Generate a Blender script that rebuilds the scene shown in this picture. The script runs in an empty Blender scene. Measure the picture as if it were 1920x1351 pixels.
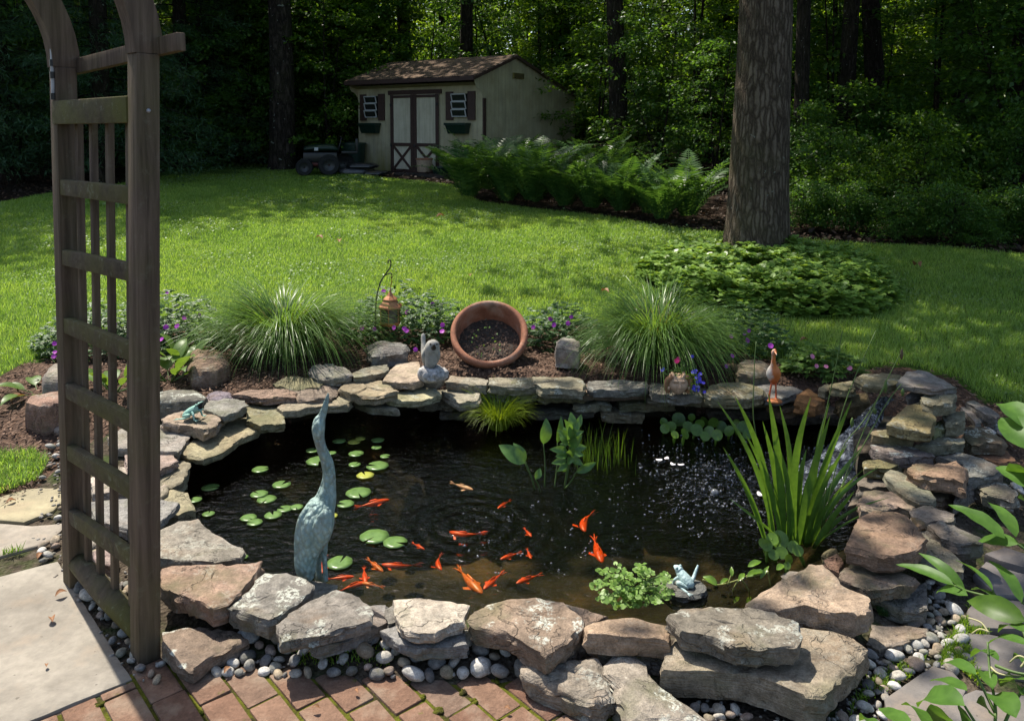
import bpy, bmesh, math, random
import numpy as np
from mathutils import Vector, Matrix, noise

random.seed(11)
RNG = np.random.default_rng(7)
R = math.radians
SC = bpy.context.scene
COL = SC.collection

# ------------------------------------------------------------------ camera
CAM_H = 1.75
F = 1520.0                      # focal length in photo pixels (photo is 1920 px wide)
PITCH = R(4.0)
CX, CY = 960.0, 341.0           # principal point (the photo was perspective corrected: lens shift)
cam_d = bpy.data.cameras.new('camera')
cam_d.sensor_width = 36.0
cam_d.lens = F / 1920.0 * 36.0
cam_d.shift_y = -(675.5 - CY) / 1920.0
cam_d.clip_start = 0.05
cam_d.clip_end = 400.0
cam = bpy.data.objects.new('camera', cam_d)
COL.objects.link(cam)
cam.location = (0, 0, CAM_H)
cam.rotation_euler = (R(90) - PITCH, 0, 0)
SC.camera = cam

# ------------------------------------------------------------------ light
SUN_EL, SUN_AZ = R(60.0), R(-40.0)      # azimuth from +Y, negative = to the left
to_sun = Vector((math.sin(SUN_AZ) * math.cos(SUN_EL), math.cos(SUN_AZ) * math.cos(SUN_EL), math.sin(SUN_EL)))
world = bpy.data.worlds.new('World')
SC.world = world
world.use_nodes = True
wn = world.node_tree
bg = wn.nodes['Background']
sky = wn.nodes.new('ShaderNodeTexSky')
sky.sky_type = 'NISHITA'
sky.sun_disc = False
sky.sun_elevation = SUN_EL
sky.sun_rotation = SUN_AZ
sky.air_density = 1.0
sky.dust_density = 2.0
wn.links.new(sky.outputs[0], bg.inputs[0])
bg.inputs[1].default_value = 0.135
sun_d = bpy.data.lights.new('sun', 'SUN')
sun_d.energy = 5.0
sun_d.angle = R(0.53)
sun_d.color = (1.0, 0.93, 0.82)
sun = bpy.data.objects.new('sun', sun_d)
COL.objects.link(sun)
sun.rotation_euler = to_sun.to_track_quat('Z', 'Y').to_euler()
SC.view_settings.view_transform = 'Standard'
SC.view_settings.look = 'None'
SC.view_settings.exposure = 0.78
SC.view_settings.gamma = 1.0
SC.cycles.max_bounces = 7
SC.cycles.diffuse_bounces = 3
SC.cycles.glossy_bounces = 3
SC.cycles.transmission_bounces = 5
SC.cycles.transparent_max_bounces = 12
SC.cycles.caustics_reflective = False
SC.cycles.caustics_refractive = False
SC.cycles.sample_clamp_indirect = 6.0

# ------------------------------------------------------------------ photo pixel -> place in the garden
_cp, _sp = math.cos(PITCH), math.sin(PITCH)
def ray(px, py):
    u = (px - CX) / F; v = (CY - py) / F
    return (u, _cp + v * _sp, -_sp + v * _cp)
def P(px, py, z=0.0):
    a, b, c = ray(px, py)
    t = (z - CAM_H) / c
    return Vector((a * t, b * t, z))
def PD(px, py, d):                       # at a distance d in front (world y = d)
    a, b, c = ray(px, py)
    t = d / b
    return Vector((a * t, d, CAM_H + c * t))
def base_z(x, y):
    y = np.asarray(y, float)
    s = np.clip((y - 3.4) / 1.9, 0, 1)
    s = s * s * (3 - 2 * s)
    z = 0.2 * s + np.maximum(y - 5.3, 0) * 0.034
    return z
def G(px, py):
    a, b, c = ray(px, py)
    lo, hi = 0.5, 80.0
    t = lo
    for i in range(4000):
        t2 = t * 1.004
        if CAM_H + c * t2 <= float(base_z(a * t2, b * t2)): break
        t = t2
    for i in range(20):
        m = (t + t2) / 2
        if CAM_H + c * m <= float(base_z(a * m, b * m)): t2 = m
        else: t = m
    return Vector((a * t2, b * t2, CAM_H + c * t2))
def Z(key, pts):                         # coordinates read in an enlarged crop of the photo -> photo pixels
    ox, oy, s = {'A': (300, 950, 3.2), 'B': (850, 1000, 3.491), 'C': (1350, 950, 3.368), 'D': (1250, 680, 2.866),
                 'E': (1600, 680, 4.222), 'F': (300, 650, 3.692), 'G': (800, 450, 3.84), 'H': (1150, 420, 3.491),
                 'I': (400, 450, 3.84), 'J': (0, 850, 2.696), 'K': (0, 450, 3.002), 'O': (0, 0, 1)}[key]
    return [(ox + a / s, oy + b / s) for a, b in pts]

# ------------------------------------------------------------------ objects
def tag(o, label=None, cat=None, group=None, kind=None):
    if label: o['label'] = label
    if cat: o['category'] = cat
    if group: o['group'] = group
    if kind: o['kind'] = kind
    return o
def link(name, data, mat=None, parent=None, loc=None):
    o = bpy.data.objects.new(name, data)
    COL.objects.link(o)
    if mat is not None and data is not None and len(data.materials) == 0:
        for m in (mat if isinstance(mat, (list, tuple)) else [mat]): data.materials.append(m)
    if parent is not None: o.parent = parent
    if loc is not None: o.location = loc
    return o
def empty(name, loc=(0, 0, 0), rotz=0.0):
    o = bpy.data.objects.new(name, None)
    COL.objects.link(o)
    o.empty_display_size = 0.1
    o.location = loc; o.rotation_euler = (0, 0, rotz)
    return o
def bm_mesh(name, bm, smooth=None):
    me = bpy.data.meshes.new(name)
    bmesh.ops.recalc_face_normals(bm, faces=bm.faces[:])
    bm.to_mesh(me); bm.free()
    if smooth is not None:
        me.shade_smooth()
        if smooth < 180: me.set_sharp_from_angle(angle=R(smooth))
    return me
def arr_mesh(name, verts, faces, smooth=False):
    me = bpy.data.meshes.new(name)
    verts = np.asarray(verts, np.float32); faces = np.asarray(faces, np.int32)
    n, k = faces.shape
    me.vertices.add(len(verts)); me.vertices.foreach_set('co', verts.ravel())
    me.loops.add(n * k); me.loops.foreach_set('vertex_index', faces.ravel())
    me.polygons.add(n)
    me.polygons.foreach_set('loop_start', np.arange(0, n * k, k, dtype=np.int32))
    me.polygons.foreach_set('loop_total', np.full(n, k, np.int32))
    if smooth: me.polygons.foreach_set('use_smooth', np.ones(n, bool))
    me.update(calc_edges=True)
    return me
def copy_tree(src, loc=None, rotz=None, scale=None):
    o = src.copy(); COL.objects.link(o)
    if loc is not None: o.location = loc
    if rotz is not None: o.rotation_euler = (0, 0, rotz)
    if scale is not None: o.scale = (scale,) * 3 if not hasattr(scale, '__len__') else scale
    for ch in list(src.children):
        c = ch.copy(); COL.objects.link(c); c.parent = o
        for g in list(ch.children):
            d = g.copy(); COL.objects.link(d); d.parent = c
    return o

def box(bm, c, s, rot=None, bev=0.0):
    r = bmesh.ops.create_cube(bm, size=1.0)
    vs = r['verts']
    M = Matrix.Translation(Vector(c)) @ (rot.to_4x4() if rot is not None else Matrix.Identity(4)) @ Matrix.Diagonal((s[0], s[1], s[2], 1))
    bmesh.ops.transform(bm, matrix=M, verts=vs)
    if bev > 0:
        es = list({e for v in vs for e in v.link_edges})
        bmesh.ops.bevel(bm, geom=es, offset=bev, segments=2, profile=0.6, affect='EDGES')
def beam(bm, a, b, w, t, up=(0, 0, 1), bev=0.004):
    a = Vector(a); b = Vector(b); x = (b - a)
    L = x.length; x.normalize(); up = Vector(up)
    y = up.cross(x).normalized(); z = x.cross(y)
    rot = Matrix((x, y, z)).transposed()
    box(bm, (a + b) / 2, (L, w, t), rot, bev)
def loft(bm, pts, radii, n=12, up=(0, 0, 1), cap=True, jitter=0.0):
    """continuous tube: pts = centre line, radii = r or (rx, ry) per point; ry lies along 'up' made square to the path"""
    pts = [Vector(p) for p in pts]
    rings = []
    for i, p in enumerate(pts):
        d = (pts[min(i + 1, len(pts) - 1)] - pts[max(i - 1, 0)])
        if d.length < 1e-9: d = Vector((0, 0, 1))
        d.normalize()
        u = Vector(up); u = u - d * u.dot(d)
        if u.length < 1e-3:
            u = Vector((0, 1, 0)) - d * d.y
        u.normalize(); s = d.cross(u).normalized()
        r = radii[i]
        rx, ry = (r, r) if not hasattr(r, '__len__') else r
        ring = []
        for k in range(n):
            a = 2 * math.pi * k / n
            q = p + s * (rx * math.cos(a)) + u * (ry * math.sin(a))
            if jitter: q += Vector((random.uniform(-1, 1), random.uniform(-1, 1), random.uniform(-1, 1))) * jitter
            ring.append(bm.verts.new(q))
        rings.append(ring)
    for a, b in zip(rings[:-1], rings[1:]):
        for k in range(n):
            bm.faces.new((a[k], a[(k + 1) % n], b[(k + 1) % n], b[k]))
    if cap:
        bm.faces.new(list(reversed(rings[0]))); bm.faces.new(rings[-1])
    return rings
def spline(pts, n):
    """Catmull-Rom through pts (tuples of any length), n samples per span"""
    pts = [np.array(p, float) for p in pts]
    out = []
    for i in range(len(pts) - 1):
        p0 = pts[max(i - 1, 0)]; p1 = pts[i]; p2 = pts[i + 1]; p3 = pts[min(i + 2, len(pts) - 1)]
        for k in range(n):
            t = k / n
            out.append(0.5 * ((2 * p1) + (p2 - p0) * t + (2 * p0 - 5 * p1 + 4 * p2 - p3) * t * t + (3 * p1 - p0 - 3 * p2 + p3) * t ** 3))
    out.append(pts[-1])
    return out
def sloft(bm, keys, n=12, per=4, up=(0, 0, 1), cap=True):
    """keys: (x, y, z, rx, ry)"""
    s = spline(keys, per)
    loft(bm, [q[:3] for q in s], [(max(q[3], .0004), max(q[4], .0004)) for q in s], n, up, cap)
def ball(bm, c, s, sub=2, rot=None):
    r = bmesh.ops.create_icosphere(bm, subdivisions=sub, radius=1.0)
    M = Matrix.Translation(Vector(c)) @ (rot.to_4x4() if rot is not None else Matrix.Identity(4)) @ Matrix.Diagonal((s[0], s[1], s[2], 1))
    bmesh.ops.transform(bm, matrix=M, verts=r['verts'])
    return r['verts']
def lathe(bm, prof, n=24, c=(0, 0, 0)):
    c = Vector(c); rings = []
    for r, z in prof:
        rings.append([bm.verts.new(c + Vector((r * math.cos(2 * math.pi * k / n), r * math.sin(2 * math.pi * k / n), z))) for k in range(n)])
    for a, b in zip(rings[:-1], rings[1:]):
        for k in range(n): bm.faces.new((a[k], a[(k + 1) % n], b[(k + 1) % n], b[k]))
    return rings

# ------------------------------------------------------------------ many small faces at once
LEAF_V = np.array([(0, 0, 0), (.5, .42, .10), (0, 1, -.06), (-.5, .42, .10), (0, .45, 0)], float)
LEAF_F = np.array([(0, 1, 2, 4), (0, 4, 2, 3)])
def rot_frames(dirs, nrm):
    d = dirs / np.linalg.norm(dirs, axis=1, keepdims=True)
    n = nrm - d * np.sum(nrm * d, axis=1, keepdims=True)
    n /= np.maximum(np.linalg.norm(n, axis=1, keepdims=True), 1e-6)
    s = np.cross(d, n)
    return s, d, n
def leaves(base, dirs, nrm, length, width, V=LEAF_V, Fc=LEAF_F):
    s, d, n = rot_frames(dirs, nrm)
    length = np.broadcast_to(length, (len(base),)); width = np.broadcast_to(width, (len(base),))
    v = (base[:, None, :] + s[:, None, :] * (V[None, :, 0, None] * width[:, None, None]) + d[:, None, :] * (V[None, :, 1, None] * length[:, None, None])
         + n[:, None, :] * (V[None, :, 2, None] * width[:, None, None]))
    k = len(V)
    f = Fc[None] + (np.arange(len(base)) * k)[:, None, None]
    return v.reshape(-1, 3), f.reshape(-1, Fc.shape[1])
def ribbons(base, az, t0, t1, length, width, seg=5, fold=0.0, taper=None, twist=0.0):
    """blades: leave base at angle t0 from vertical, bend over to t1; all arrays"""
    n = len(base)
    length = np.broadcast_to(length, (n,)); width = np.broadcast_to(width, (n,))
    t0 = np.broadcast_to(t0, (n,)); t1 = np.broadcast_to(t1, (n,))
    p = base.copy(); rows = []
    h = np.stack([np.cos(az), np.sin(az), np.zeros(n)], 1)
    tw = az + np.pi / 2 + np.broadcast_to(twist, (n,))
    s = np.stack([np.cos(tw), np.sin(tw), np.zeros(n)], 1)
    for k in range(seg + 1):
        u = k / seg
        if taper is None: w = width * (1 - u ** 2.2) * (.75 + .5 * min(u * 3, 1) * .5)
        else: w = width * taper(u)
        w = np.maximum(w, width * .04)
        rows.append(p - s * (w / 2)[:, None]); rows.append(p + s * (w / 2)[:, None])
        t = t0 + (t1 - t0) * (u + .5 / seg) ** 1.3
        p = p + (h * np.sin(t)[:, None] + np.array([0, 0, 1.0]) * np.cos(t)[:, None]) * (length / seg)[:, None]
    v = np.stack(rows, 1)                                   # n, 2(seg+1), 3
    q = np.array([(2 * k, 2 * k + 1, 2 * k + 3, 2 * k + 2) for k in range(seg)])
    f = q[None] + (np.arange(n) * (2 * seg + 2))[:, None, None]
    return v.reshape(-1, 3), f.reshape(-1, 4)
def join_arr(parts):
    vs, fs, o = [], [], 0
    for v, f in parts:
        vs.append(v); fs.append(f + o); o += len(v)
    return np.concatenate(vs), np.concatenate(fs)
def unit_random(n):
    v = RNG.normal(size=(n, 3))
    return v / np.linalg.norm(v, axis=1, keepdims=True)
def in_poly(x, y, poly):
    x = np.asarray(x); y = np.asarray(y); c = np.zeros(x.shape, bool)
    m = len(poly)
    for i in range(m):
        x1, y1 = poly[i][0], poly[i][1]; x2, y2 = poly[(i + 1) % m][0], poly[(i + 1) % m][1]
        if y1 == y2: continue
        cond = ((y1 > y) != (y2 > y)) & (x < (x2 - x1) * (y - y1) / (y2 - y1) + x1)
        c ^= cond
    return c
def poly_dist(x, y, poly):
    d = np.full(np.shape(x), 1e9)
    m = len(poly)
    for i in range(m):
        ax, ay = poly[i][0], poly[i][1]; bx, by = poly[(i + 1) % m][0], poly[(i + 1) % m][1]
        ux, uy = bx - ax, by - ay; L = ux * ux + uy * uy + 1e-12
        t = np.clip(((x - ax) * ux + (y - ay) * uy) / L, 0, 1)
        d = np.minimum(d, np.hypot(x - ax - t * ux, y - ay - t * uy))
    return d
# ------------------------------------------------------------------ materials
class NT:
    def __init__(s, name):
        s.m = bpy.data.materials.new(name); s.m.use_nodes = True
        s.t = s.m.node_tree; s.t.nodes.clear()
        s.out = s.t.nodes.new('ShaderNodeOutputMaterial')
    def n(s, typ, **kw):
        nd = s.t.nodes.new('ShaderNode' + typ)
        for k, v in kw.items():
            if k.startswith('i_'):
                key = k[2:]; key = int(key) if key.isdigit() else key
                s.set(nd.inputs[key], v)
            else: setattr(nd, k, v)
        return nd
    def set(s, sock, v):
        if isinstance(v, bpy.types.NodeSocket): s.t.links.new(v, sock)
        elif isinstance(v, bpy.types.Node): s.t.links.new(v.outputs[0], sock)
        else:
            if hasattr(sock.default_value, '__len__') and hasattr(v, '__len__') and len(v) == 3 and len(sock.default_value) == 4: v = (*v, 1)
            sock.default_value = v
    def coord(s, which='Object'):
        return s.n('TexCoord').outputs[which]
    def pos(s): return s.n('NewGeometry').outputs['Position']
    def noise(s, vec, scale, detail=4, rough=.55, dist=0.0):
        nd = s.n('TexNoise'); s.set(nd.inputs['Vector'], vec)
        nd.inputs['Scale'].default_value = scale; nd.inputs['Detail'].default_value = detail
        nd.inputs['Roughness'].default_value = rough; nd.inputs['Distortion'].default_value = dist
        return nd.outputs[0]
    def voro(s, vec, scale, feature='F1', out=0):
        nd = s.n('TexVoronoi', feature=feature); s.set(nd.inputs['Vector'], vec); nd.inputs['Scale'].default_value = scale
        return nd.outputs[out]
    def ramp(s, fac, stops):
        nd = s.n('ValToRGB'); s.set(nd.inputs[0], fac)
        el = nd.color_ramp.elements
        while len(el) < len(stops): el.new(.5)
        for e, (p, c) in zip(el, stops):
            e.position = p; e.color = (*c, 1) if hasattr(c, '__len__') else (c, c, c, 1)
        return nd.outputs[0]
    def mix(s, fac, a, b, mode='MIX'):
        nd = s.n('Mix', data_type='RGBA', blend_type=mode)
        s.set(nd.inputs[0], fac); s.set(nd.inputs[6], a); s.set(nd.inputs[7], b)
        return nd.outputs[2]
    def math(s, op, a, b=0.5, clamp=False):
        nd = s.n('Math', operation=op, use_clamp=clamp); s.set(nd.inputs[0], a); s.set(nd.inputs[1], b)
        return nd.outputs[0]
    def scalev(s, vec, sc):
        nd = s.n('Mapping'); s.set(nd.inputs[0], vec); nd.inputs['Scale'].default_value = sc
        return nd.outputs[0]
    def bump(s, h, strength=.4, dist=.01):
        nd = s.n('Bump'); s.set(nd.inputs['Height'], h); nd.inputs['Strength'].default_value = strength; nd.inputs['Distance'].default_value = dist
        return nd.outputs[0]
    def island(s): return s.n('NewGeometry').outputs['Random Per Island']
    def pbsdf(s, col, rough=.7, normal=None, spec=.4, metal=0.0, **kw):
        nd = s.n('BsdfPrincipled'); s.set(nd.inputs['Base Color'], col); s.set(nd.inputs['Roughness'], rough)
        nd.inputs['Specular IOR Level'].default_value = spec; nd.inputs['Metallic'].default_value = metal
        if normal is not None: s.set(nd.inputs['Normal'], normal)
        for k, v in kw.items(): s.set(nd.inputs[k], v)
        return nd
    def done(s, shader):
        s.t.links.new(shader.outputs[0] if isinstance(shader, bpy.types.Node) else shader, s.out.inputs[0])
        return s.m

def leaf_mat(name, dark, light, trans=.45, rough=.42, tcol=None, spec=.35):
    t = NT(name)
    col = t.ramp(t.island(), [(0, dark), (.6, [(a + b) / 2 for a, b in zip(dark, light)]), (1, light)])
    col = t.mix(1.0, col, t.ramp(t.noise(t.pos(), 38, 4, .6), [(.3, (.74, .78, .72)), (.7, (1.22, 1.18, 1.1))]), 'MULTIPLY')
    p = t.pbsdf(col, rough, spec=spec)
    tr = t.n('BsdfTranslucent')
    tc = t.mix(1.0, col, tcol or (1.5, 1.35, .55), 'MULTIPLY')
    t.set(tr.inputs[0], tc)
    mx = t.n('MixShader', i_0=trans, i_1=p, i_2=tr)
    return t.done(mx)

def stone_mat(name, bump_s=.55, lichen=True, scale=1.0):
    t = NT(name)
    oi = t.n('ObjectInfo')
    tc = t.n('NewGeometry').outputs['Position']
    off = t.n('VectorMath', operation='ADD'); t.set(off.inputs[0], tc)
    rnd = t.n('CombineXYZ'); t.set(rnd.inputs[0], t.math('MULTIPLY', oi.outputs['Random'], 37.0)); t.set(rnd.inputs[1], t.math('MULTIPLY', oi.outputs['Random'], 91.0))
    t.set(off.inputs[1], rnd.outputs[0]); v = off.outputs[0]
    n1 = t.noise(v, 7 * scale, 5, .6); n2 = t.noise(v, 38 * scale, 5, .65); n3 = t.noise(v, 160 * scale, 3, .6)
    shade = t.ramp(n1, [(.28, .60), (.5, .95), (.72, 1.28)])
    c = t.mix(1.0, t.mix(1.0, oi.outputs['Color'], (.80, .80, .78), 'MULTIPLY'), shade, 'MULTIPLY')
    c = t.mix(1.0, c, t.ramp(n2, [(.32, .62), (.68, 1.28)]), 'MULTIPLY')
    c = t.mix(t.math('MULTIPLY', t.ramp(t.noise(v, 5.0 * scale, 3, .5, .6), [(.55, 0.0), (.70, 1.0)]), .32), c, (.26, .16, .09))
    c = t.mix(1.0, c, t.ramp(n3, [(.3, .74), (.7, 1.22)]), 'MULTIPLY')
    c = t.mix(t.math('MULTIPLY', t.ramp(t.noise(v, 4.1 * scale, 4, .6), [(.52, 0.0), (.66, 1.0)]), .5), c, (.10, .105, .05))      # damp green
    if lichen:
        blot = t.math('MULTIPLY', t.ramp(t.noise(v, 11.0, 2, .5), [(.54, 0.0), (.60, 1.0)]), t.ramp(t.noise(v, 75, 5, .75), [(.475, 0.0), (.53, 1.0)]))
        spots = t.math('MULTIPLY', t.ramp(t.voro(v, 42.0), [(.10, 1.0), (.2, 0.0)]), t.ramp(t.noise(v, 11.0, 2, .5), [(.5, 0.0), (.56, 1.0)]))
        lf = t.math('MULTIPLY', t.math('MAXIMUM', blot, spots), oi.outputs['Alpha'])
        lf = t.math('MULTIPLY', lf, t.ramp(t.n('SeparateXYZ', i_0=t.n('NewGeometry').outputs['Normal']).outputs[2], [(.05, .2), (.5, 1.0)]))
        c = t.mix(t.math('MULTIPLY', lf, .85), c, t.mix(n3, (.36, .38, .32), (.56, .57, .50)))
    h = t.math('ADD', t.math('MULTIPLY', n2, .7), t.math('MULTIPLY', n3, .3))
    lay = t.noise(t.scalev(v, (3, 3, 55)), 3.0, 3, .6)
    h = t.math('ADD', h, t.math('MULTIPLY', lay, .8))
    crk = t.math('MULTIPLY', t.ramp(t.math('ABSOLUTE', t.math('SUBTRACT', t.noise(v, 6.5, 4, .6, .4), .5)), [(.0, 1.0), (.012, 0.0)]), t.ramp(t.noise(v, 3.3, 2), [(.5, 0.), (.6, 1.)]))
    c = t.mix(t.math('MULTIPLY', crk, .42 if lichen else 0.0), c, (.04, .035, .03)); h = t.math('SUBTRACT', h, t.math('MULTIPLY', crk, .6 if lichen else 0.0))
    return t.done(t.pbsdf(c, .82, t.bump(h, bump_s, .016), spec=.25))
M_STONE = stone_mat('fieldstone', .75)
M_PEBBLE = stone_mat('river_pebble', .22, False, 1.9)

def ground_mats():
    t = NT('lawn_soil'); p = t.pos()
    c = t.ramp(t.noise(p, 3.0, 6, .7), [(.3, (.035, .075, .010)), (.7, (.07, .125, .018))])
    c = t.mix(t.ramp(t.noise(p, 40, 3), [(.45, 0.), (.7, .6)]), c, (.04, .035, .018))
    lawn = t.done(t.pbsdf(c, .9, t.bump(t.noise(p, 90, 4), .8, .02), spec=.1))
    t = NT('bark_mulch'); p = t.pos()
    v1 = t.n('TexVoronoi'); t.set(v1.inputs['Vector'], t.scalev(p, (60, 34, 60))); v1.inputs['Scale'].default_value = 1.0
    c = t.ramp(t.noise(v1.outputs['Color'], 3.0, 2), [(.3, (.035, .02, .014)), (.55, (.10, .058, .038)), (.8, (.21, .14, .10))])
    c = t.mix(t.ramp(t.noise(p, 9, 4), [(.4, .0), (.7, .5)]), c, (.03, .02, .014))
    mulch = t.done(t.pbsdf(c, .9, t.bump(v1.outputs['Distance'], .9, .02), spec=.2))
    t = NT('leaf_litter_soil'); p = t.pos()
    c = t.ramp(t.noise(p, 34, 5, .7), [(.3, (.007, .005, .003)), (.55, (.026, .016, .010)), (.8, (.07, .042, .025))])
    litter = t.done(t.pbsdf(c, .95, t.bump(t.noise(p, 40, 5), .9, .04), spec=.1))
    t = NT('pond_liner'); p = t.pos()
    c = t.ramp(t.noise(p, 3.2, 5, .6), [(.33, (.006, .006, .003)), (.54, (.020, .016, .007)), (.72, (.085, .052, .016))])
    liner = t.done(t.pbsdf(c, .8, t.bump(t.noise(p, 25, 4), .5, .02), spec=.2))
    t = NT('gravel_soil'); p = t.pos()
    c = t.ramp(t.noise(p, 30, 5, .7), [(.3, (.02, .016, .011)), (.55, (.07, .055, .04)), (.75, (.14, .115, .09))])
    c = t.mix(t.ramp(t.noise(p, 6, 4), [(.5, 0.), (.66, .7)]), c, (.035, .06, .012))
    gravel = t.done(t.pbsdf(c, .95, t.bump(t.voro(p, 70), .8, .012), spec=.1))
    return lawn, mulch, litter, liner, gravel
M_LAWN, M_MULCH, M_LITTER, M_LINER, M_GRAVEL = ground_mats()

def wood_mat(name, c0, c1, green=.5, along=2, grain=1.0):
    t = NT(name); o = t.n('TexCoord').outputs['Object']
    sc = [38, 38, 38]; sc[along] = 2.2
    g = t.noise(t.scalev(o, sc), grain, 6, .65, .4)
    c = t.ramp(g, [(.28, c0), (.72, c1)])
    c = t.mix(t.math('MULTIPLY', t.ramp(t.noise(o, 3.2, 5, .65), [(.42, 0.), (.68, 1.)]), green), c, (.10, .10, .022))
    c = t.mix(t.math('MULTIPLY', t.ramp(t.noise(o, 26, 4, .7), [(.58, 0.), (.68, 1.)]), .35 * green), c, (.26, .27, .2))
    return t.done(t.pbsdf(c, .85, t.bump(g, .5, .006), spec=.2))
M_ARBOR = wood_mat('weathered_cedar', (.042, .029, .020), (.165, .12, .085), .3)
M_ARBOR_RAIL = wood_mat('mossy_cedar_rail', (.045, .035, .022), (.105, .083, .055), .85, 1)
def bark_mat(name, c0, c1, sc=1.0, moss=.3):
    t = NT(name); o = t.n('TexCoord').outputs['Object']
    v = t.scalev(o, (11 * sc, 11 * sc, 2.4 * sc))
    r = t.math('ABSOLUTE', t.math('SUBTRACT', t.noise(v, 1.6, 5, .6, .5), .5))
    r2 = t.noise(t.scalev(o, (40 * sc, 40 * sc, 18 * sc)), 1.5, 4, .7)
    h = t.math('ADD', t.math('MULTIPLY', t.ramp(r, [(0, 0.), (.16, 1.)]), .7), t.math('MULTIPLY', r2, .35))
    c = t.ramp(h, [(.2, c0), (.85, c1)])
    c = t.mix(t.math('MULTIPLY', t.ramp(t.noise(o, 1.7, 5, .7), [(.45, 0.), (.7, 1.)]), moss), c, (.085, .09, .032))
    c = t.mix(t.ramp(t.noise(o, 13, 2, .5), [(.70, 0.), (.72, .7)]), c, (.3, .32, .28))
    return t.done(t.pbsdf(c, .92, t.bump(h, 1.0, .035), spec=.15))
def oak_bark():
    t = NT('oak_bark'); o = t.pos()
    wob = t.n('VectorMath', operation='ADD'); t.set(wob.inputs[0], t.scalev(o, (25, 25, 4.0)))
    nz_ = t.n('TexNoise'); t.set(nz_.inputs['Vector'], o); nz_.inputs['Scale'].default_value = 9; t.set(wob.inputs[1], nz_.outputs['Color'])
    ed = t.voro(wob.outputs[0], 1.0, 'DISTANCE_TO_EDGE'); cell = t.n('TexVoronoi'); t.set(cell.inputs['Vector'], wob.outputs[0]); cell.inputs['Scale'].default_value = 1.0
    fine = t.noise(t.scalev(o, (70, 70, 26)), 1.6, 5, .7)
    h = t.math('ADD', t.ramp(ed, [(0, .0), (.28, .5)]), t.math('MULTIPLY', fine, .75))
    c = t.ramp(h, [(.2, (.030, .023, .017)), (.55, (.095, .071, .050)), (1.0, (.22, .175, .13))])
    c = t.mix(1.0, c, t.ramp(t.n('SeparateColor', i_0=cell.outputs['Color']).outputs[0], [(0, .72), (1, 1.2)]), 'MULTIPLY')
    c = t.mix(t.math('MULTIPLY', t.ramp(t.noise(o, 1.9, 5, .7), [(.48, 0.), (.7, 1.)]), .4), c, (.085, .085, .035))
    c = t.mix(t.ramp(t.noise(o, 15, 3, .6), [(.70, 0.), (.72, .7)]), c, (.30, .32, .28))
    return t.done(t.pbsdf(c, .92, t.bump(h, 1.0, .04), spec=.12))
M_BARK = oak_bark()
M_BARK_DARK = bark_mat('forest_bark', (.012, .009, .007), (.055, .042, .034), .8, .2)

def plain(name, col, rough=.6, metal=0.0, spec=.4, nscale=20, var=.25, bump_s=.15, coat=None):
    t = NT(name); o = t.n('TexCoord').outputs['Object']
    nz = t.noise(o, nscale, 5, .6)
    c = t.mix(1.0, col, t.ramp(nz, [(.25, 1 - var), (.75, 1 + var)]), 'MULTIPLY')
    kw = {}
    if coat: kw['Coat Weight'] = coat
    return t.done(t.pbsdf(c, rough, t.bump(nz, bump_s, .004), spec, metal, **kw))
M_TRIM = plain('brown_trim_paint', (.050, .026, .020), .6, nscale=14)
M_WHITE = plain('white_window_paint', (.46, .46, .45), .5, var=.12)
M_GLASS_DARK = plain('dark_window_glass', (.02, .022, .02), .08, spec=.6, var=.1, bump_s=.02)
M_GREEN_PL = plain('green_plastic', (.006, .022, .015), .4)
M_BLACK_PL = plain('black_plastic', (.012, .012, .013), .35)
M_RUBBER = plain('tyre_rubber', (.012, .012, .012), .8)
M_RIM = plain('grey_metal_rim', (.05, .05, .05), .45, .3)
M_RED_PL = plain('faded_red_paint', (.10, .015, .012), .5)
M_BAGGREY = plain('grey_bag_print', (.10, .10, .11), .4)
M_BUCKET = plain('beige_bucket_clay', (.36, .26, .18), .7)
def terracotta():
    t = NT('terracotta'); o = t.pos()
    c = t.ramp(t.noise(o, 9, 6, .65), [(.3, (.20, .085, .05)), (.55, (.31, .135, .08)), (.75, (.38, .20, .135))])
    c = t.mix(t.ramp(t.noise(o, 4.5, 5, .7), [(.5, 0.), (.7, .55)]), c, (.34, .28, .22))
    c = t.mix(t.ramp(t.noise(o, 6.5, 5, .7), [(.55, 0.), (.7, .7)]), c, (.06, .05, .03))
    return t.done(t.pbsdf(c, .8, t.bump(t.noise(o, 60, 5, .6), .4, .006), spec=.2))
M_TERRA_RIM = terracotta()
M_SOIL = M_MULCH
M_COPPER = plain('aged_copper', (.36, .15, .075), .5, .35, nscale=26, var=.45)
M_RUST = plain('rusty_orange_base', (.34, .11, .03), .7, nscale=40, var=.4)
M_IRON = plain('dark_iron', (.022, .022, .022), .6, .3)
M_SMOKE = plain('smoky_lantern_glass', (.085, .082, .066), .18, spec=.6, nscale=24, var=.9)
M_STATUE = plain('weathered_concrete', (.30, .285, .25), .85, nscale=30, var=.4, bump_s=.6)
M_STATUE_BASE = plain('pitted_concrete_rock', (.31, .30, .29), .85, nscale=55, var=.7, bump_s=1.0)
M_FACE = plain('tan_clay', (.47, .31, .20), .7, nscale=26, var=.3)
M_FACE_DARK = plain('brown_clay_hair', (.30, .15, .075), .75, nscale=40, var=.4, bump_s=.5)
M_TEAL_DARK = plain('dark_mouth_bronze', (.008, .007, .009), .8)
M_TUBE = plain('grey_tube', (.32, .33, .35), .35, .2)
M_WHITE_PETAL = plain('fallen_white_petal', (.72, .66, .64), .6, var=.1)
M_SOILDARK = plain('dark_potting_soil', (.045, .034, .026), .95, nscale=60, var=.6, bump_s=.8)
M_TIMBER = plain('dark_timber', (.035, .028, .022), .85, nscale=10, var=.4)

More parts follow.
